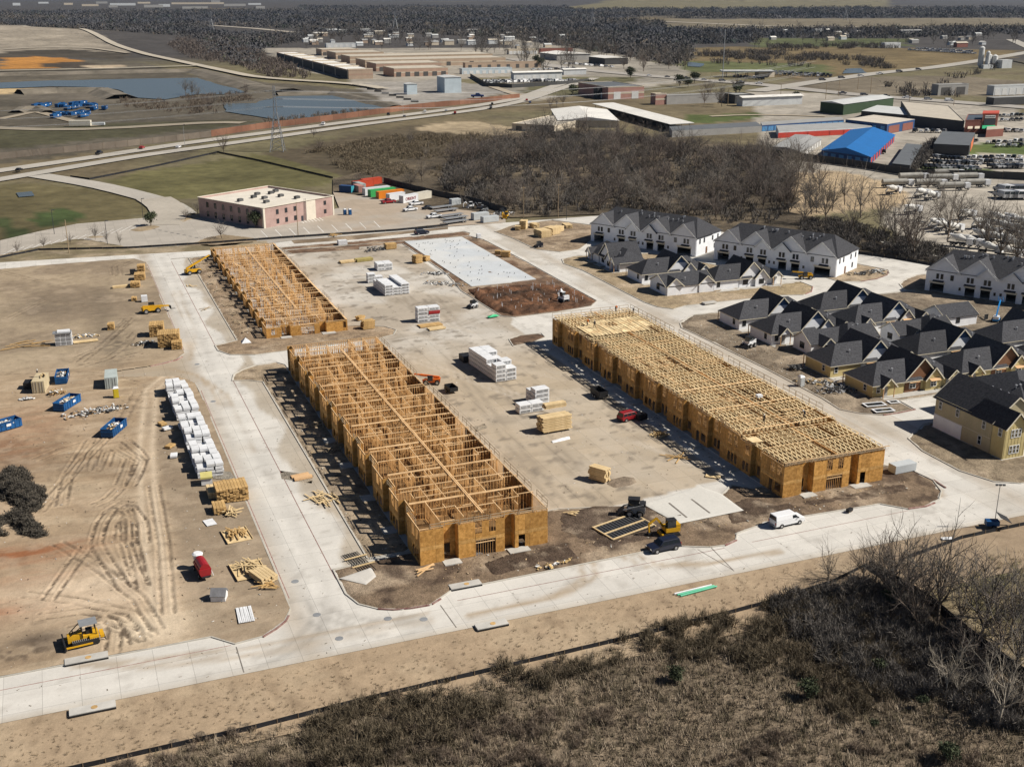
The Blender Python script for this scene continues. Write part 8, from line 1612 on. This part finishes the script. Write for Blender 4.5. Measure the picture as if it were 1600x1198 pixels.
telehandler('orange telehandler lifting a beam beside the middle framed block', (*P(674, 600), .0), R(160), M_ORNG, 8, .0, scale=.8); vehicle('suv', 'dark red vehicle parked in the shade of the right framed block', M_REDP, (*P(984, 655), .0), R(12), name='parked_suv'); tag(bundle('black tool box behind the dark red vehicle', (*P(1001, 655), .02), R(10), (2.2, 1.6, 1.2), M_BLACK, None, 'tool_box', 'box', False)); loose('pallet of scrap timber in the shade of the right framed block', (*P(1030, 680), .05), 12, 2.2, 1.3, R(20), M_STACK, h=.5); loose('long boards lying in the railing shadows', (*P(1057, 716), .02), 6, 7, 1.0, R(-50), M_STACK, tray=False, h=.08); tag(bundle('single pale sheet lying in the shadow near the front pad', (*P(1114, 745), .02), R(-40), (2.6, 1.4, .2), M_STACKP, None, 'pale_sheet', 'sheet', False))
lumber('brown crates stacked beside the far left framed block corner', (*P(575, 514), .2), R(6), 3.0, 2.0, 2.2, M_STACK); lumber('low brown crate behind the block corner', (*P(563, 500), .2), R(30), 2.2, 1.4, .9, M_STACK); lumber('brown crate pair beside the slab and the site street', (*P(790, 402), .15), R(-30), 2.6, 2.0, 1.8, M_STACK); lumber('single brown crate beside the slab', (*P(778, 398), .15), R(-30), 1.8, 1.6, 1.4, M_STACK); tag(bundle('small white drum beside the site street', (*P(748, 373), .15), 0, (1.4, 1.2, 1.6), M_WRAPB, None, 'white_drum', 'drum', False))
excavator('yellow mini excavator at the kerb of the front road', (*P(1046, 836), .15), R(175), M_YELL, 1.25, M_BLACK); skid('dark skid steer loader in the mud of the front corner', (*P(990, 806), .3), R(150), M_GREYM, 1.4)
t = thing('formwork', 'dark steel mesh form with pale boards in the front mud', 'formwork', (*P(975, 826), .32), R(12)); MB().box(-4.2, -2.6, 0, 4.2, 2.6, .06).obj('mesh_floor', M_BLACK, t)
for k in range(14): MB().beam((-4.0 + k * .62, -2.5, .1), (-4.0 + k * .62, 2.5, .1), .05).obj('rebar', M_GREYM, t)
for y in (-2.6, -.4, 2.4): MB().beam((-4.3, y, .12), (4.3, y + .5, .14), .24, .16).obj('form_board', M_STACKP, t)
for x in (-4.3, 4.3): MB().beam((x, -2.6, .1), (x, 2.6, .1), .2, .2).obj('form_board', M_STACKP, t)
loose('short form boards at the corner of the front mud', (*P(895, 805), .3), 6, 1.8, .9, R(10), M_STACKP, tray=False, h=.1); rubbish('white boards and scraps by the verge of the front road', (*P(868, 884), .25), R(10), 3.4, .6, 26, 0, 20, None, .25, (0, 3, 3)); loose('yellow boards dropped before the middle block corner', (*P(665, 892), .2), 6, 4.2, 1.0, R(20), M_PLATE, tray=False, h=.1)
t = thing('rebar_cage', 'dark rebar mats laid on the bay beside the middle block', 'rebar', (*P(561, 880), .05), R(100))
for k in range(16): MB().beam((-3.4 + k * .45, -1.2, .1), (-3.4 + k * .45, 1.2, .1), .06).obj('bar', M_BLACK, t)
for k in range(7): MB().beam((-3.5, -1.2 + k * .4, .14), (3.5, -1.2 + k * .4, .14), .06).obj('bar', M_BLACK, t)
for x in (-1.2, 1.6): MB().beam((x, -2.0, .25), (x, 1.6, .25), .2, .14).obj('bearer', M_STACKP, t)
loose('pale boards and braces lying on the bay edge', (*P(505, 780), .05), 26, 4.2, 4.2, R(-60), M_STACKP, tray=False, h=.12, name='bay_boards'); loose('pale braces lying in the shade of the middle block', (*P(522, 700), .2), 12, 4.5, 3.2, R(35), M_RAIL, tray=False, h=.3, name='shade_boards'); loose('pale braces in the shade near the middle block centre', (*P(492, 665), .2), 8, 5.0, 2.0, R(15), M_RAIL, tray=False, h=.2, name='shade_boards')
for k in range(10): loose('scattered boards along the far left block strip', (39.5 + random.uniform(-1.5, 1.5), 280 + k * 9, .25), 5, 3.0, 2.0, random.random() * 3, M_RAIL, 'boards along the far left block strip', False, 'strip_boards', .2)
tag(MB().add([(-1.2, -1.4, 0), (1.2, -1.4, 0), (1.0, 1.3, 0), (-.9, 1.4, 0), (0, 0, 1.1)], [(0, 1, 4), (1, 2, 4), (2, 3, 4), (3, 0, 4)]).obj('white_film', M_WRAPB, None, loc=(*P(384, 535), .15)), 'crumpled white film by the far left block corner', 'film'); loose('long plank lying across the left street bays', (*P(322, 483), .03), 3, 6, .6, R(-20), M_RAIL, tray=False, h=.05); loose('scrap boards in the upper bays of the left street', (*P(300, 447), .03), 7, 2.4, 2.2, R(5), M_STACKP, tray=False, h=.06)
# ---- vehicles on the roads, pipes, light tower
vehicle('suv', 'dark navy suv parked on the front road beside the kerb', M_NAVY, (79.1, 138.0, .0), R(182)); vehicle('van', 'white cargo van parked on the front road', M_WHITEP, (101.6, 138.6, .0), R(4)); vehicle('suv', 'dark suv driving on the far site street', M_NAVY, (*P(659, 366), .0), R(8))
for k in range(3): tag(MB().tube((-3.1, 0, .16), (3.1, 0, .16), .13, n=10).obj('drain_pipe', [M_WRAPB, mat('green_pipe', (.1, .5, .3), .4, .08, 1), MATS.get('green_pipe') or mat('green_pipe', (.1, .5, .3), .4, .08, 1)][k], None, loc=(77.0 + k * .25, 125.4 - k * .36, -.05), rz=R(3 + k)), ['pale green white pipe lying on the verge, farthest of three', 'green pipe lying on the verge, middle of three', 'green pipe lying on the verge, nearest of three'][k], 'pipe')
t = thing('light_tower', 'mobile light tower on a blue trailer beside the right road', 'light tower', (*P(1551, 824), .0), R(-25)); MB().box(-1.2, -.6, .5, .8, .6, 1.3).obj('generator', M_BLUED, t); MB().tube((.2, 0, 1.2), (.2, 0, 7.4), .07, .05).obj('mast', M_GREYM, t); MB().beam((-.4, 0, 7.4), (.8, 0, 7.4), .08).obj('cross_bar', M_GREYM, t); [MB().cbox(x, -.12, 7.4, .4, .2, .3).obj('lamp', M_GREYM, t) for x in (-.35, .2, .75)]; [wheel(t, -.1, s * .75, .34, .2) for s in (-1, 1)]; MB().slab([(.6, -1.2, 2.3), (2.4, -1.2, 1.4), (2.4, 1.2, 1.4), (.6, 1.2, 2.3)], .06).obj('solar_panel', M_BLACK, t); MB().beam((.8, 0, .5), (2.2, 0, .5), .1).obj('drawbar', M_BLACK, t)
tag(bundle('grey banded block stack beside the right framed block', (*P(1409, 737), .15), R(2), (4.6, 1.9, 1.6), M_LIGHTG, None, 'block_stack', 'blocks', False)); tag(bundle('small black tool on the front verge', (*P(1327, 800), .1), R(20), (1.2, .6, .6), M_BLACK, None, 'site_tool', 'tool', False)); t = thing('sign_board', 'white board lying on the verge of the right road', 'board', (*P(1480, 842), .0), R(-15)); MB().box(-.9, -.4, .1, .9, .4, .18).obj('panel', M_WRAPB, t)
# ---- among the houses
toilet('grey portable toilet on the street beside the yellow cottage', (*P(1251, 603), .0), R(0), M_LIGHTG); skid('white loader parked before the white cottages', (*P(1170, 543), .15), R(200), M_WHITEP, 1.3); telehandler('yellow telehandler in the garage court of the town houses', (*P(1258, 436), .0), R(160), M_YELL, 6, scale=.85); boom_lift('bright blue boom lift between cottages and town houses', (*P(1556, 503), .1), R(40), M_BLUEM); rubbish('dark rubble heap on the island beside the town houses', (*P(1352, 429), .2), R(-5), 5.5, 2.2, 90, 0, 22, None, .7, (4, 4, 2, 4)); rubbish('white sacks heap on the island beside the town houses', (*P(1370, 425), .2), R(-5), 3.0, 1.6, 50, 0, 23, None, .7, (0, 0, 2)); rubbish('black waste heap on the soil before the yellow cottages', (*P(1308, 612), .2), R(-20), 4.5, 2.2, 90, 0, 24, None, .9, (4, 4, 2, 2)); rubbish('black open bin and waste before the yellow cottage', (*P(1242, 578), .2), R(-10), 2.2, 1.0, 40, .2, 25, None, .8, (4, 4, 2)); skid('blue compact loader by the stack lot kerb', (*P(842, 387), .1), R(180), M_NAVY, 1.0)
for k, (px, py, L, W) in enumerate(((1366, 634, 4.6, 2.2), (1380, 643, 4.4, 2.0), (1396, 630, 2.4, 1.8))):
 t = thing('wall_panel_frame', ['white window wall panel lying flat on the soil, largest of three', 'white window wall panel lying flat on the soil, nearest of three', 'white window wall panel lying flat on the soil, smallest of three'][k], 'panel', (*P(px, py), .32), R(-8)); w = .35; [MB().box(*q).obj('board', M_WRAPB, t) for q in ((-L / 2, -W / 2, 0, L / 2, -W / 2 + w, .1), (-L / 2, W / 2 - w, 0, L / 2, W / 2, .1), (-L / 2, -W / 2 + w, 0, -L / 2 + w, W / 2 - w, .1), (L / 2 - w, -W / 2 + w, 0, L / 2, W / 2 - w, .1))]; MB().box(-L / 2 + w, -W / 2 + w, .02, L / 2 - w, W / 2 - w, .06).obj('pane', M_GLASS, t)
rubbish('grey mixed debris along the street before the yellow cottage', (*P(1285, 600), .2), R(-35), 6, 1.6, 80, 0, 26, None, .5, (2, 0, 4, 3)); tag(bundle('white concrete bench slab on the lot corner', (*P(1108, 475), .12), R(5), (4.0, 1.6, .5), M_SLABEDGE, None, 'bench_slab', 'slab', False))
for k, (px, py, L, W, H) in enumerate(((848, 370, 4.2, 5.0, 2.6), (862, 366, 4.0, 4.4, 2.4), (872, 362, 3.4, 3.0, 1.8), (818, 358, 3.2, 2.4, 3.0), (809, 360, 2.6, 2.0, 1.6), (886, 356, 4.6, 2.6, 1.2), (835, 356, 3.0, 2.4, 1.6))): lumber(['largest brown truss lumber pile at the head of the site street', 'brown lumber pile behind the largest one', 'small brown lumber pile right of the largest one', 'tall brown lumber stack nearest the wooden poles', 'low brown lumber stack beside the tall one', 'flat brown lumber pile nearest the town houses', 'brown lumber stack in the middle of the stack lot'][k], (*P(px, py), .15), R(10 + 15 * k), L, W, H, M_STACKP)
# ---- litter
def chips(name, label, polys, n, seed, z, cols, sc=.4, zf=None):
 r = np.random.default_rng(seed); pv = []
 for k in range(4): w, l_ = r.uniform(.05, .22), r.uniform(.15, .7); pv.append((np.array([(x * l_, y * w, zz) for zz in (0, .07) for x, y in ((-1, -1), (1, -1), (1, 1), (-1, 1))]), np.array([(4, 5, 6), (4, 6, 7), (0, 1, 5), (0, 5, 4), (1, 2, 6), (1, 6, 5), (2, 3, 7), (2, 7, 6), (3, 0, 4), (3, 4, 7)])))
 mass(name, label, 'litter', polys, n, pv, M_GRASS, sc * .35, sc, seed, z, cols, zf)
chips('yard_litter', 'wood scraps, clods and paper littering the concrete yard', [YARD, [(64, 262), (106, 262), (106, 372), (66, 372)]], 1700, 81, .01, [(.12, .09, .06), (.1, .08, .06), (.2, .16, .12), (.5, .4, .28), (.6, .6, .58)]); chips('road_litter', 'clods and scraps scattered on the site streets', [[(-13, 128), (135, 128), (135, 134), (-13, 134)], [(24, 140), (36, 150), (36, 370), (24, 370)], [(135, 150), (142, 150), (142, 330), (135, 330)]], 800, 82, .01, [(.2, .16, .12), (.25, .22, .18), (.13, .1, .07)], .3)
chips('base_litter', 'offcuts and clods round the framed blocks', [[(37, 152), (43, 152), (43, 243), (37, 243)], [(37, 276), (43, 276), (43, 370), (37, 370)], [(45, 139), (130, 141), (130, 146), (45, 145.8)], [(103, 160), (106.2, 160), (106.2, 240), (103, 240)], [(143.5, 187), (153, 187), (153, 252), (143.5, 252)]], 1500, 83, .22, [(.5, .36, .2), (.4, .3, .2), (.1, .075, .05), (.2, .15, .1), (.6, .58, .52)], .6); chips('left_litter', 'clods and white scraps scattered over the left yard', [[(-14, 139), (22, 139), (22, 255), (-14, 255)]], 1000, 84, .17, [(.12, .09, .065), (.2, .15, .1), (.16, .12, .08), (.6, .58, .54), (.3, .23, .16)], .35)
# ---- people on the right block
for k, (px, py, z, rz, ps, vs, lab) in enumerate(((1193, 662, 6.95, 40, 'stand', None, 'worker with white hard hat standing on the trusses near the front'), (1257, 652, 6.95, 200, 'bend', None, 'worker in dark clothes bending over the trusses'), (929, 512, 6.98, 90, 'walk', None, 'worker walking along the far deck edge'), (917, 509, 6.98, 0, 'bend', M_VEST, 'worker in orange vest crouched at the far deck edge'), (996, 490, 6.6, 150, 'stand', None, 'worker standing at the far corner of the trusses'), (947, 479, 6.6, 30, 'bend', M_VEST, 'worker in orange vest at the far end railing'))): q = P(px, py, z); person(lab, (min(q[0], 125.6), min(q[1], 242.2), z), R(rz), ps, vs)
tag(bundle('white box left on the truss roof', (*P(1186, 619, 7.2), 6.95), 0, (1.1, .9, .6), M_WRAPB, None, 'white_box', 'box', False))
# ================================================================== YARDS, CAR PARKS, TRAFFIC
CG = mat('container_green', (.06, .42, .12), .5, .08, .5); CO = mat('container_orange', (.72, .22, .02), .5, .08, .5); CC = mat('container_cream', (.62, .58, .48), .5, .08, .5); CR = mat('container_red', (.5, .07, .03), .5, .1, .5); CT = mat('container_teal', (.04, .4, .48), .5, .08, .5); CK = mat('container_pink', (.5, .26, .22), .5, .08, .5)
for x, y, rz, L, m, lab in ((113.6, 478.0, 136, 5.8, WALLS['blue'], 'navy shipping container with teal end doors, leftmost of the coloured row'), (124.2, 469.4, 15, 12, M_WHITEP, 'white shipping container beside the green one'), (125.3, 464.6, 15, 12, CG, 'bright green shipping container'), (127.2, 459.0, 15, 12, CO, 'bright orange shipping container'), (127.6, 452.2, 22, 8, M_WHITEP, 'white shipping container behind the red utility truck'), (131.4, 446.4, 28, 8.4, M_WHITEP, 'white shipping container with large lettering on its side'), (138.6, 450.6, 28, 8, CC, 'cream shipping container, rightmost of the coloured row'), (123.5, 489.0, 20, 10, CR, 'red shipping container behind the white one, nearer of two'), (128.5, 494.0, 20, 10, CR, 'red shipping container farthest back in the row'), (120.5, 483.5, 100, 8, M_PALG, 'grey green shipping container behind the navy one'), (118.6, 477.5, 100, 6, CK, 'faded pink shipping container beside the navy one')):
 o = container(lab, (x, y, .05), R(rz), L, m, H=2.9, group='coloured containers beside the office', doorm=CT if m is WALLS['blue'] else None)
 if 'lettering' in lab:
  fc = bpy.data.curves.new('lettering', 'FONT'); fc.body = 'ORIENT'; fc.size = 1.7; fc.extrude = .01; fc.align_x = 'CENTER'; fo = bpy.data.objects.new('lettering', fc); COL.objects.link(fo); me = bpy.data.meshes.new_from_object(fo); bpy.data.objects.remove(fo); me.materials.append(M_REDP); w = link('lettering', me, o, (0, -1.3, .9)); w.rotation_euler = (R(90), 0, 0)
for k in range(2): toilet(['blue portable toilet behind the office, the left one', 'blue portable toilet behind the office, the right one'][k], (*P(539 + k * 8, 336), .05), 0, M_BLUED)
vehicle('pickup', 'red utility truck beside the lettered container', M_REDP, (*P(607, 318), .05), R(190)); vehicle('pickup', 'white pickup in the office yard, farthest of three', M_WHITEP, (*P(650, 321), .05), R(195)); vehicle('pickup', 'white pickup in the office yard, middle of three', M_WHITEP, (*P(641, 330), .05), R(195)); vehicle('pickup', 'white pickup in the office yard, nearest of three', M_WHITEP, (*P(678, 341), .05), R(190)); small_car('car', PAINTS[2], 'black car between the white pickups', (668, 327), R(195), None)
def flatbed(label, px, py, rz, L=9):
 t = thing('flatbed_trailer', label, 'trailer', (*P(px, py), .05), rz, 'flatbed trailers in the office yard'); MB().box(-L / 2, -1.2, .75, L / 2, 1.2, .95).obj('deck', M_GREYM, t); [wheel(t, x, s * 1.1, .38, .25) for x in (-L * .25, -L * .36) for s in (-1, 1)]; MB().beam((L / 2, 0, .7), (L / 2 + 2, 0, .6), .15).obj('gooseneck', M_BLACK, t)
for k, (px, py) in enumerate(((690, 326), (697, 331), (705, 339), (712, 343), (712, 349))): flatbed('flat grey equipment trailer in the office yard', px, py, R(195), 10)
for px, py, s, lab in ((711, 320, (4.2, 2.4, 2.4), 'grey site box at the back of the office yard'), (750, 343, (6.5, 2.4, 2.6), 'pale grey office box at the yard corner'), (765, 347, (6.5, 2.4, 2.2), 'grey tool box trailer nearest the far street')): tag(bundle(lab, (*P(px, py), .05), R(190), s, M_LIGHTG, None, 'site_box', 'box', False))
for k, (px, py) in enumerate(((750, 327), (757, 331), (735, 325), (784, 335), (790, 341))): [excavator, skid][k % 2](['small pale excavator parked in the equipment rows', 'grey loader parked in the equipment rows', 'white mini excavator parked beside the black fence', 'dark loader parked beside the wood', 'yellow green excavator parked at the yard corner'][k], (*P(px, py), .05), R(150 + 20 * k), [M_GREYM, M_LIGHTG, M_WHITEP, M_BLACK, M_YELL][k], 1.1)
rubbish('mixed plant and attachments heaped in the equipment yard', (*P(775, 338), .1), R(10), 8, 4, 120, 0, 30, None, 1.6, (2, 4, 4, 2, 0)); loose('steel frames and boards along the far street kerb', (*P(525, 369), .1), 12, 3.0, 2.5, R(8), M_STACK, tray=False, h=.6)
HW = 'cars on the highway'
for px, py, c, rz, kd, lab in ((155, 242, 2, 65, 'pickup', 'black pickup on the highway near the fence'), (222, 233, 3, 65, 'car', 'red car on the highway near the lone lamp'), (279, 232, 0, 65, 'car', 'white car on the highway near the lone tree'), (505, 196, 0, 70, 'pickup', 'white pickup on the highway above the scrub'), (607, 181, 2, 70, 'suv', 'dark suv on the highway by the second pond'), (664, 176, 0, 70, 'car', 'white car on the highway by the brown fence'), (697, 175, 1, 70, 'car', 'silver car on the highway beside a red one'), (711, 178, 3, 70, 'car', 'red car on the highway, right of a silver one'), (767, 170, 2, 70, 'suv', 'black suv on the highway at the bend'), (769, 164, 2, 70, 'car', 'black car on the highway behind the suv'), (823, 158, 3, 70, 'car', 'red car at the crossing before the brick hall'), (828, 162, 4, 70, 'car', 'blue car at the crossing before the brick hall'), (30, 268, 2, 65, 'car', 'black car on the highway at the left photo edge'), (632, 184, 5, 70, 'car', 'grey car on the highway between dark and white ones')):
 small_car(kd, PAINTS[c], lab, (px, py), R(rz), HW, 'highway_car', .3)
rr = random.Random(12)
def rows(label, group, quads, kinds=('car', 'suv', 'pickup', 'van'), cols=(0, 0, 0, 1, 2, 5, 5, 3), name='parked_car', rz=0.0, jit=.1, scale=1.0):
 for (x0, y0), (x1, y1), n in quads:
  for k in range(n):
   f = (k + .5) / n; o = small_car(rr.choice(kinds), PAINTS[rr.choice(cols)], label, (x0 + (x1 - x0) * f + rr.uniform(-.5, .5), y0 + (y1 - y0) * f), rz + rr.uniform(-jit, jit), group, name)
   if scale != 1: o.scale = (scale,) * 3
rows('parked car in the packed white rows at the far right', 'packed far right car rows', [((1418, 79), (1525, 85), 26), ((1430, 77), (1520, 82), 22)], cols=(0, 0, 0, 1), rz=R(60), scale=1.4); rows('parked car in the dark rows beyond the fuel station', 'dark car rows beyond the fuel station', [((1200, 113), (1300, 119), 20), ((1210, 117), (1300, 121), 14), ((1145, 120), (1195, 125), 10)], cols=(2, 2, 5, 0, 1), rz=R(60), scale=1.3)
rows('parked car in the far yards beside the grey workshop', 'cars beside the grey workshop', [((760, 131), (900, 127), 26), ((800, 128), (880, 127), 14), ((755, 128), (800, 128), 8), ((830, 110), (900, 108), 8), ((880, 100), (960, 106), 10)], cols=(0, 0, 1, 2, 5), rz=R(20), scale=1.2); rows('parked car in the lot right of the brick store', 'cars right of the brick store', [((1500, 249), (1598, 247), 11), ((1555, 229), (1600, 229), 5), ((1560, 205), (1600, 206), 6), ((1425, 206), (1480, 207), 6), ((1562, 189), (1600, 188), 5), ((1500, 216), (1530, 222), 3), ((1558, 182), (1600, 181), 6), ((1540, 224), (1600, 222), 7), ((1530, 255), (1600, 254), 9)], cols=(0, 1, 2, 5, 0, 2), rz=R(35)); rows('parked dark utility vehicle in the rows behind the grey shop', 'dark utility rows behind the grey shop', [((1455, 247), (1500, 251), 8), ((1455, 255), (1530, 258), 12), ((1545, 262), (1600, 262), 7), ((1440, 262), (1530, 266), 10)], kinds=('pickup', 'van'), cols=(2, 5, 1, 2), rz=R(80)); small_car('suv', PAINTS[2], 'black suv beside the red doors of the blue roofed store', (1381, 239), R(50), None)
rows('car on the far right roads', 'cars on the far right roads', [((1000, 118), (1200, 133), 7), ((1300, 146), (1500, 160), 6), ((1270, 128), (1450, 108), 6)], cols=(0, 2, 1, 5), rz=R(-20), scale=1.2)
def mixer():
 t = thing('mixer_truck', '', 'mixer truck'); MB().box(2.2, -1.2, .9, 4.2, 1.2, 2.9).obj('cab', M_WHITEP, t); MB().box(4.19, -1.05, 1.8, 4.24, 1.05, 2.7).obj('windscreen', M_GLASS, t); MB().box(-4.2, -.45, .75, 4.0, .45, 1.05).obj('chassis', M_BLACK, t); d = MB(); d.tube((1.8, 0, 2.2), (-.6, 0, 2.7), .75, 1.2, 12); d.tube((-.6, 0, 2.7), (-3.0, 0, 3.15), 1.2, .6, 12); d.obj('drum', mat('pale_drum', (.68, .67, .63), .6, .15, .6), t); MB().tube((-3.3, 0, 2.9), (-3.3, 0, 3.7), .3, .7, 8).obj('hopper', M_WHITEP, t); MB().beam((-3.4, 0, 2.6), (-4.6, 0, 1.4), .35).obj('chute', M_GREYM, t)
 for x in (3.2, -1.6, -2.7):
  for s in (-1, 1): wheel(t, x, s * 1.0, .5, .3)
 return t
def tanker():
 t = thing('tanker_truck', '', 'tanker truck'); MB().box(5.2, -1.2, .9, 7.6, 1.2, 3.0).obj('cab', M_WHITEP, t); MB().box(7.59, -1.05, 1.9, 7.64, 1.05, 2.8).obj('windscreen', M_GLASS, t); MB().tube((-6.5, 0, 2.4), (4.6, 0, 2.4), 1.15, n=14).obj('tank', mat('tank_grey', (.3, .29, .26), .6, .2, .4), t); MB().box(-6.2, -.5, .8, 7.0, .5, 1.1).obj('chassis', M_BLACK, t)
 for x in (-4, -1):
  b = MB(); b.tube((x, 0, 1.9), (x, 0, .7), 1.0, .2, 10); b.obj('hopper', M_GREYM, t)
 for x in (6.6, 3.4, 2.4, -4.8, -5.9):
  for s in (-1, 1): wheel(t, x, s * 1.0, .5, .3)
 return t
mk, tk = Maker(mixer), Maker(tanker); MIX = [(1395, 303, 10), (1440, 308, 10), (1455, 312, 12), (1462, 356, 15), (1472, 360, 15), (1500, 384, -60), (1515, 385, -60), (1535, 376, -60), (1555, 380, -58), (1578, 384, -60), (1592, 392, -60), (1545, 368, -60), (1570, 362, -60), (1590, 366, -60), (1605, 380, -60), (1490, 364, 10), (1560, 348, -60), (1585, 350, -60), (1600, 356, -60), (1530, 356, 12), (1510, 342, 10), (1425, 334, 8), (1545, 396, -60), (1575, 402, -60)]
for i, (px, py, a) in enumerate(MIX): mk('white concrete mixer truck parked in the yard behind the bare trees', (*P(px, py), 0), R(a), 'mixer trucks in the yard')
for i, (px, py, a) in enumerate([(1400, 292, 5), (1452, 292, 5), (1488, 297, 5), (1510, 282, 3), (1470, 284, 5), (1520, 292, 5), (1425, 282, 8), (1480, 276, 3)]): tk('grey bulk tanker truck parked beyond the mixer trucks', (*P(px, py), 0), R(a - 18), 'tanker trucks in the yard')
rows('grey truck unit parked in the double row on pale gravel', 'truck units in the double row', [((1560, 300), (1600, 300), 5), ((1560, 309), (1600, 309), 5)], kinds=('van',), cols=(1, 0, 5), rz=R(75), name='truck_unit', scale=1.5)
sk = [o for o in bpy.data.objects if o.get('label', '').startswith('nearly empty blue skip')][0]; tr = tree_of(sk)
for k in range(30): px, py = rr.uniform(58, 165), rr.uniform(163, 172) if k < 22 else rr.uniform(174, 186); px = px if k < 22 else rr.uniform(68, 138); copy_tree(sk, tr, None, (*P(px, py), .1), R(rr.uniform(40, 80)), 'blue skip stored in the rows beyond the highway', 'blue skips stored beyond the highway', (1.4, 1.2, 1.4))
tag(bundle('cream site cabin beside the stored blue skips', (*P(126, 197), .1), R(-15), (13, 4, 3.4), MATS['container_cream'], None, 'site_cabin', 'cabin', False)); tag(bundle('long pale trailer beside the cream cabin', (*P(146, 196), .1), R(-15), (14, 3, 1.6), M_LIGHTG, None, 'long_trailer', 'trailer', False))
tag(link('blue_loader', SMALL[('pickup', PAINTS[4].name)] if ('pickup', PAINTS[4].name) in SMALL else small_car('pickup', PAINTS[4], 'x', (748, 153), 0, None).data, None, (*P(746, 153), .2), R(-20)), 'blue truck standing on the gravel yard', 'truck').scale = (1.8,) * 3
for o in list(bpy.data.objects):
 if o.get('label') == 'x': bpy.data.objects.remove(o)
for k in range(9): tag(MB().cbox(0, 0, .6, 6, 1.2, 1.2).obj('kerb_block', WALLS['dark'], None, loc=(*P(556 + k * 11.5, 134 + k * 3.2), 0), rz=R(-30)), 'dark concrete block in the row edging the pond yard', 'block', 'blocks edging the pond yard')
# ================================================================== THE AIR
def air():
 m = bpy.data.materials.new('hazy_air'); m.use_nodes = True; n = m.node_tree.nodes; n.remove(n['Principled BSDF']); v = n.new('ShaderNodeVolumePrincipled'); v.inputs['Color'].default_value = (.6, .76, 1, 1); v.inputs['Density'].default_value = HAZE; v.inputs['Anisotropy'].default_value = .3; m.node_tree.links.new(v.outputs[0], n['Material Output'].inputs['Volume'])
 tag(MB().box(-26000, -2500, -6, 26000, 26000, 190).obj('haze', m), 'thin blue haze lying over the whole country', 'haze', kind='stuff')
HAZE = 1.6e-5
air()
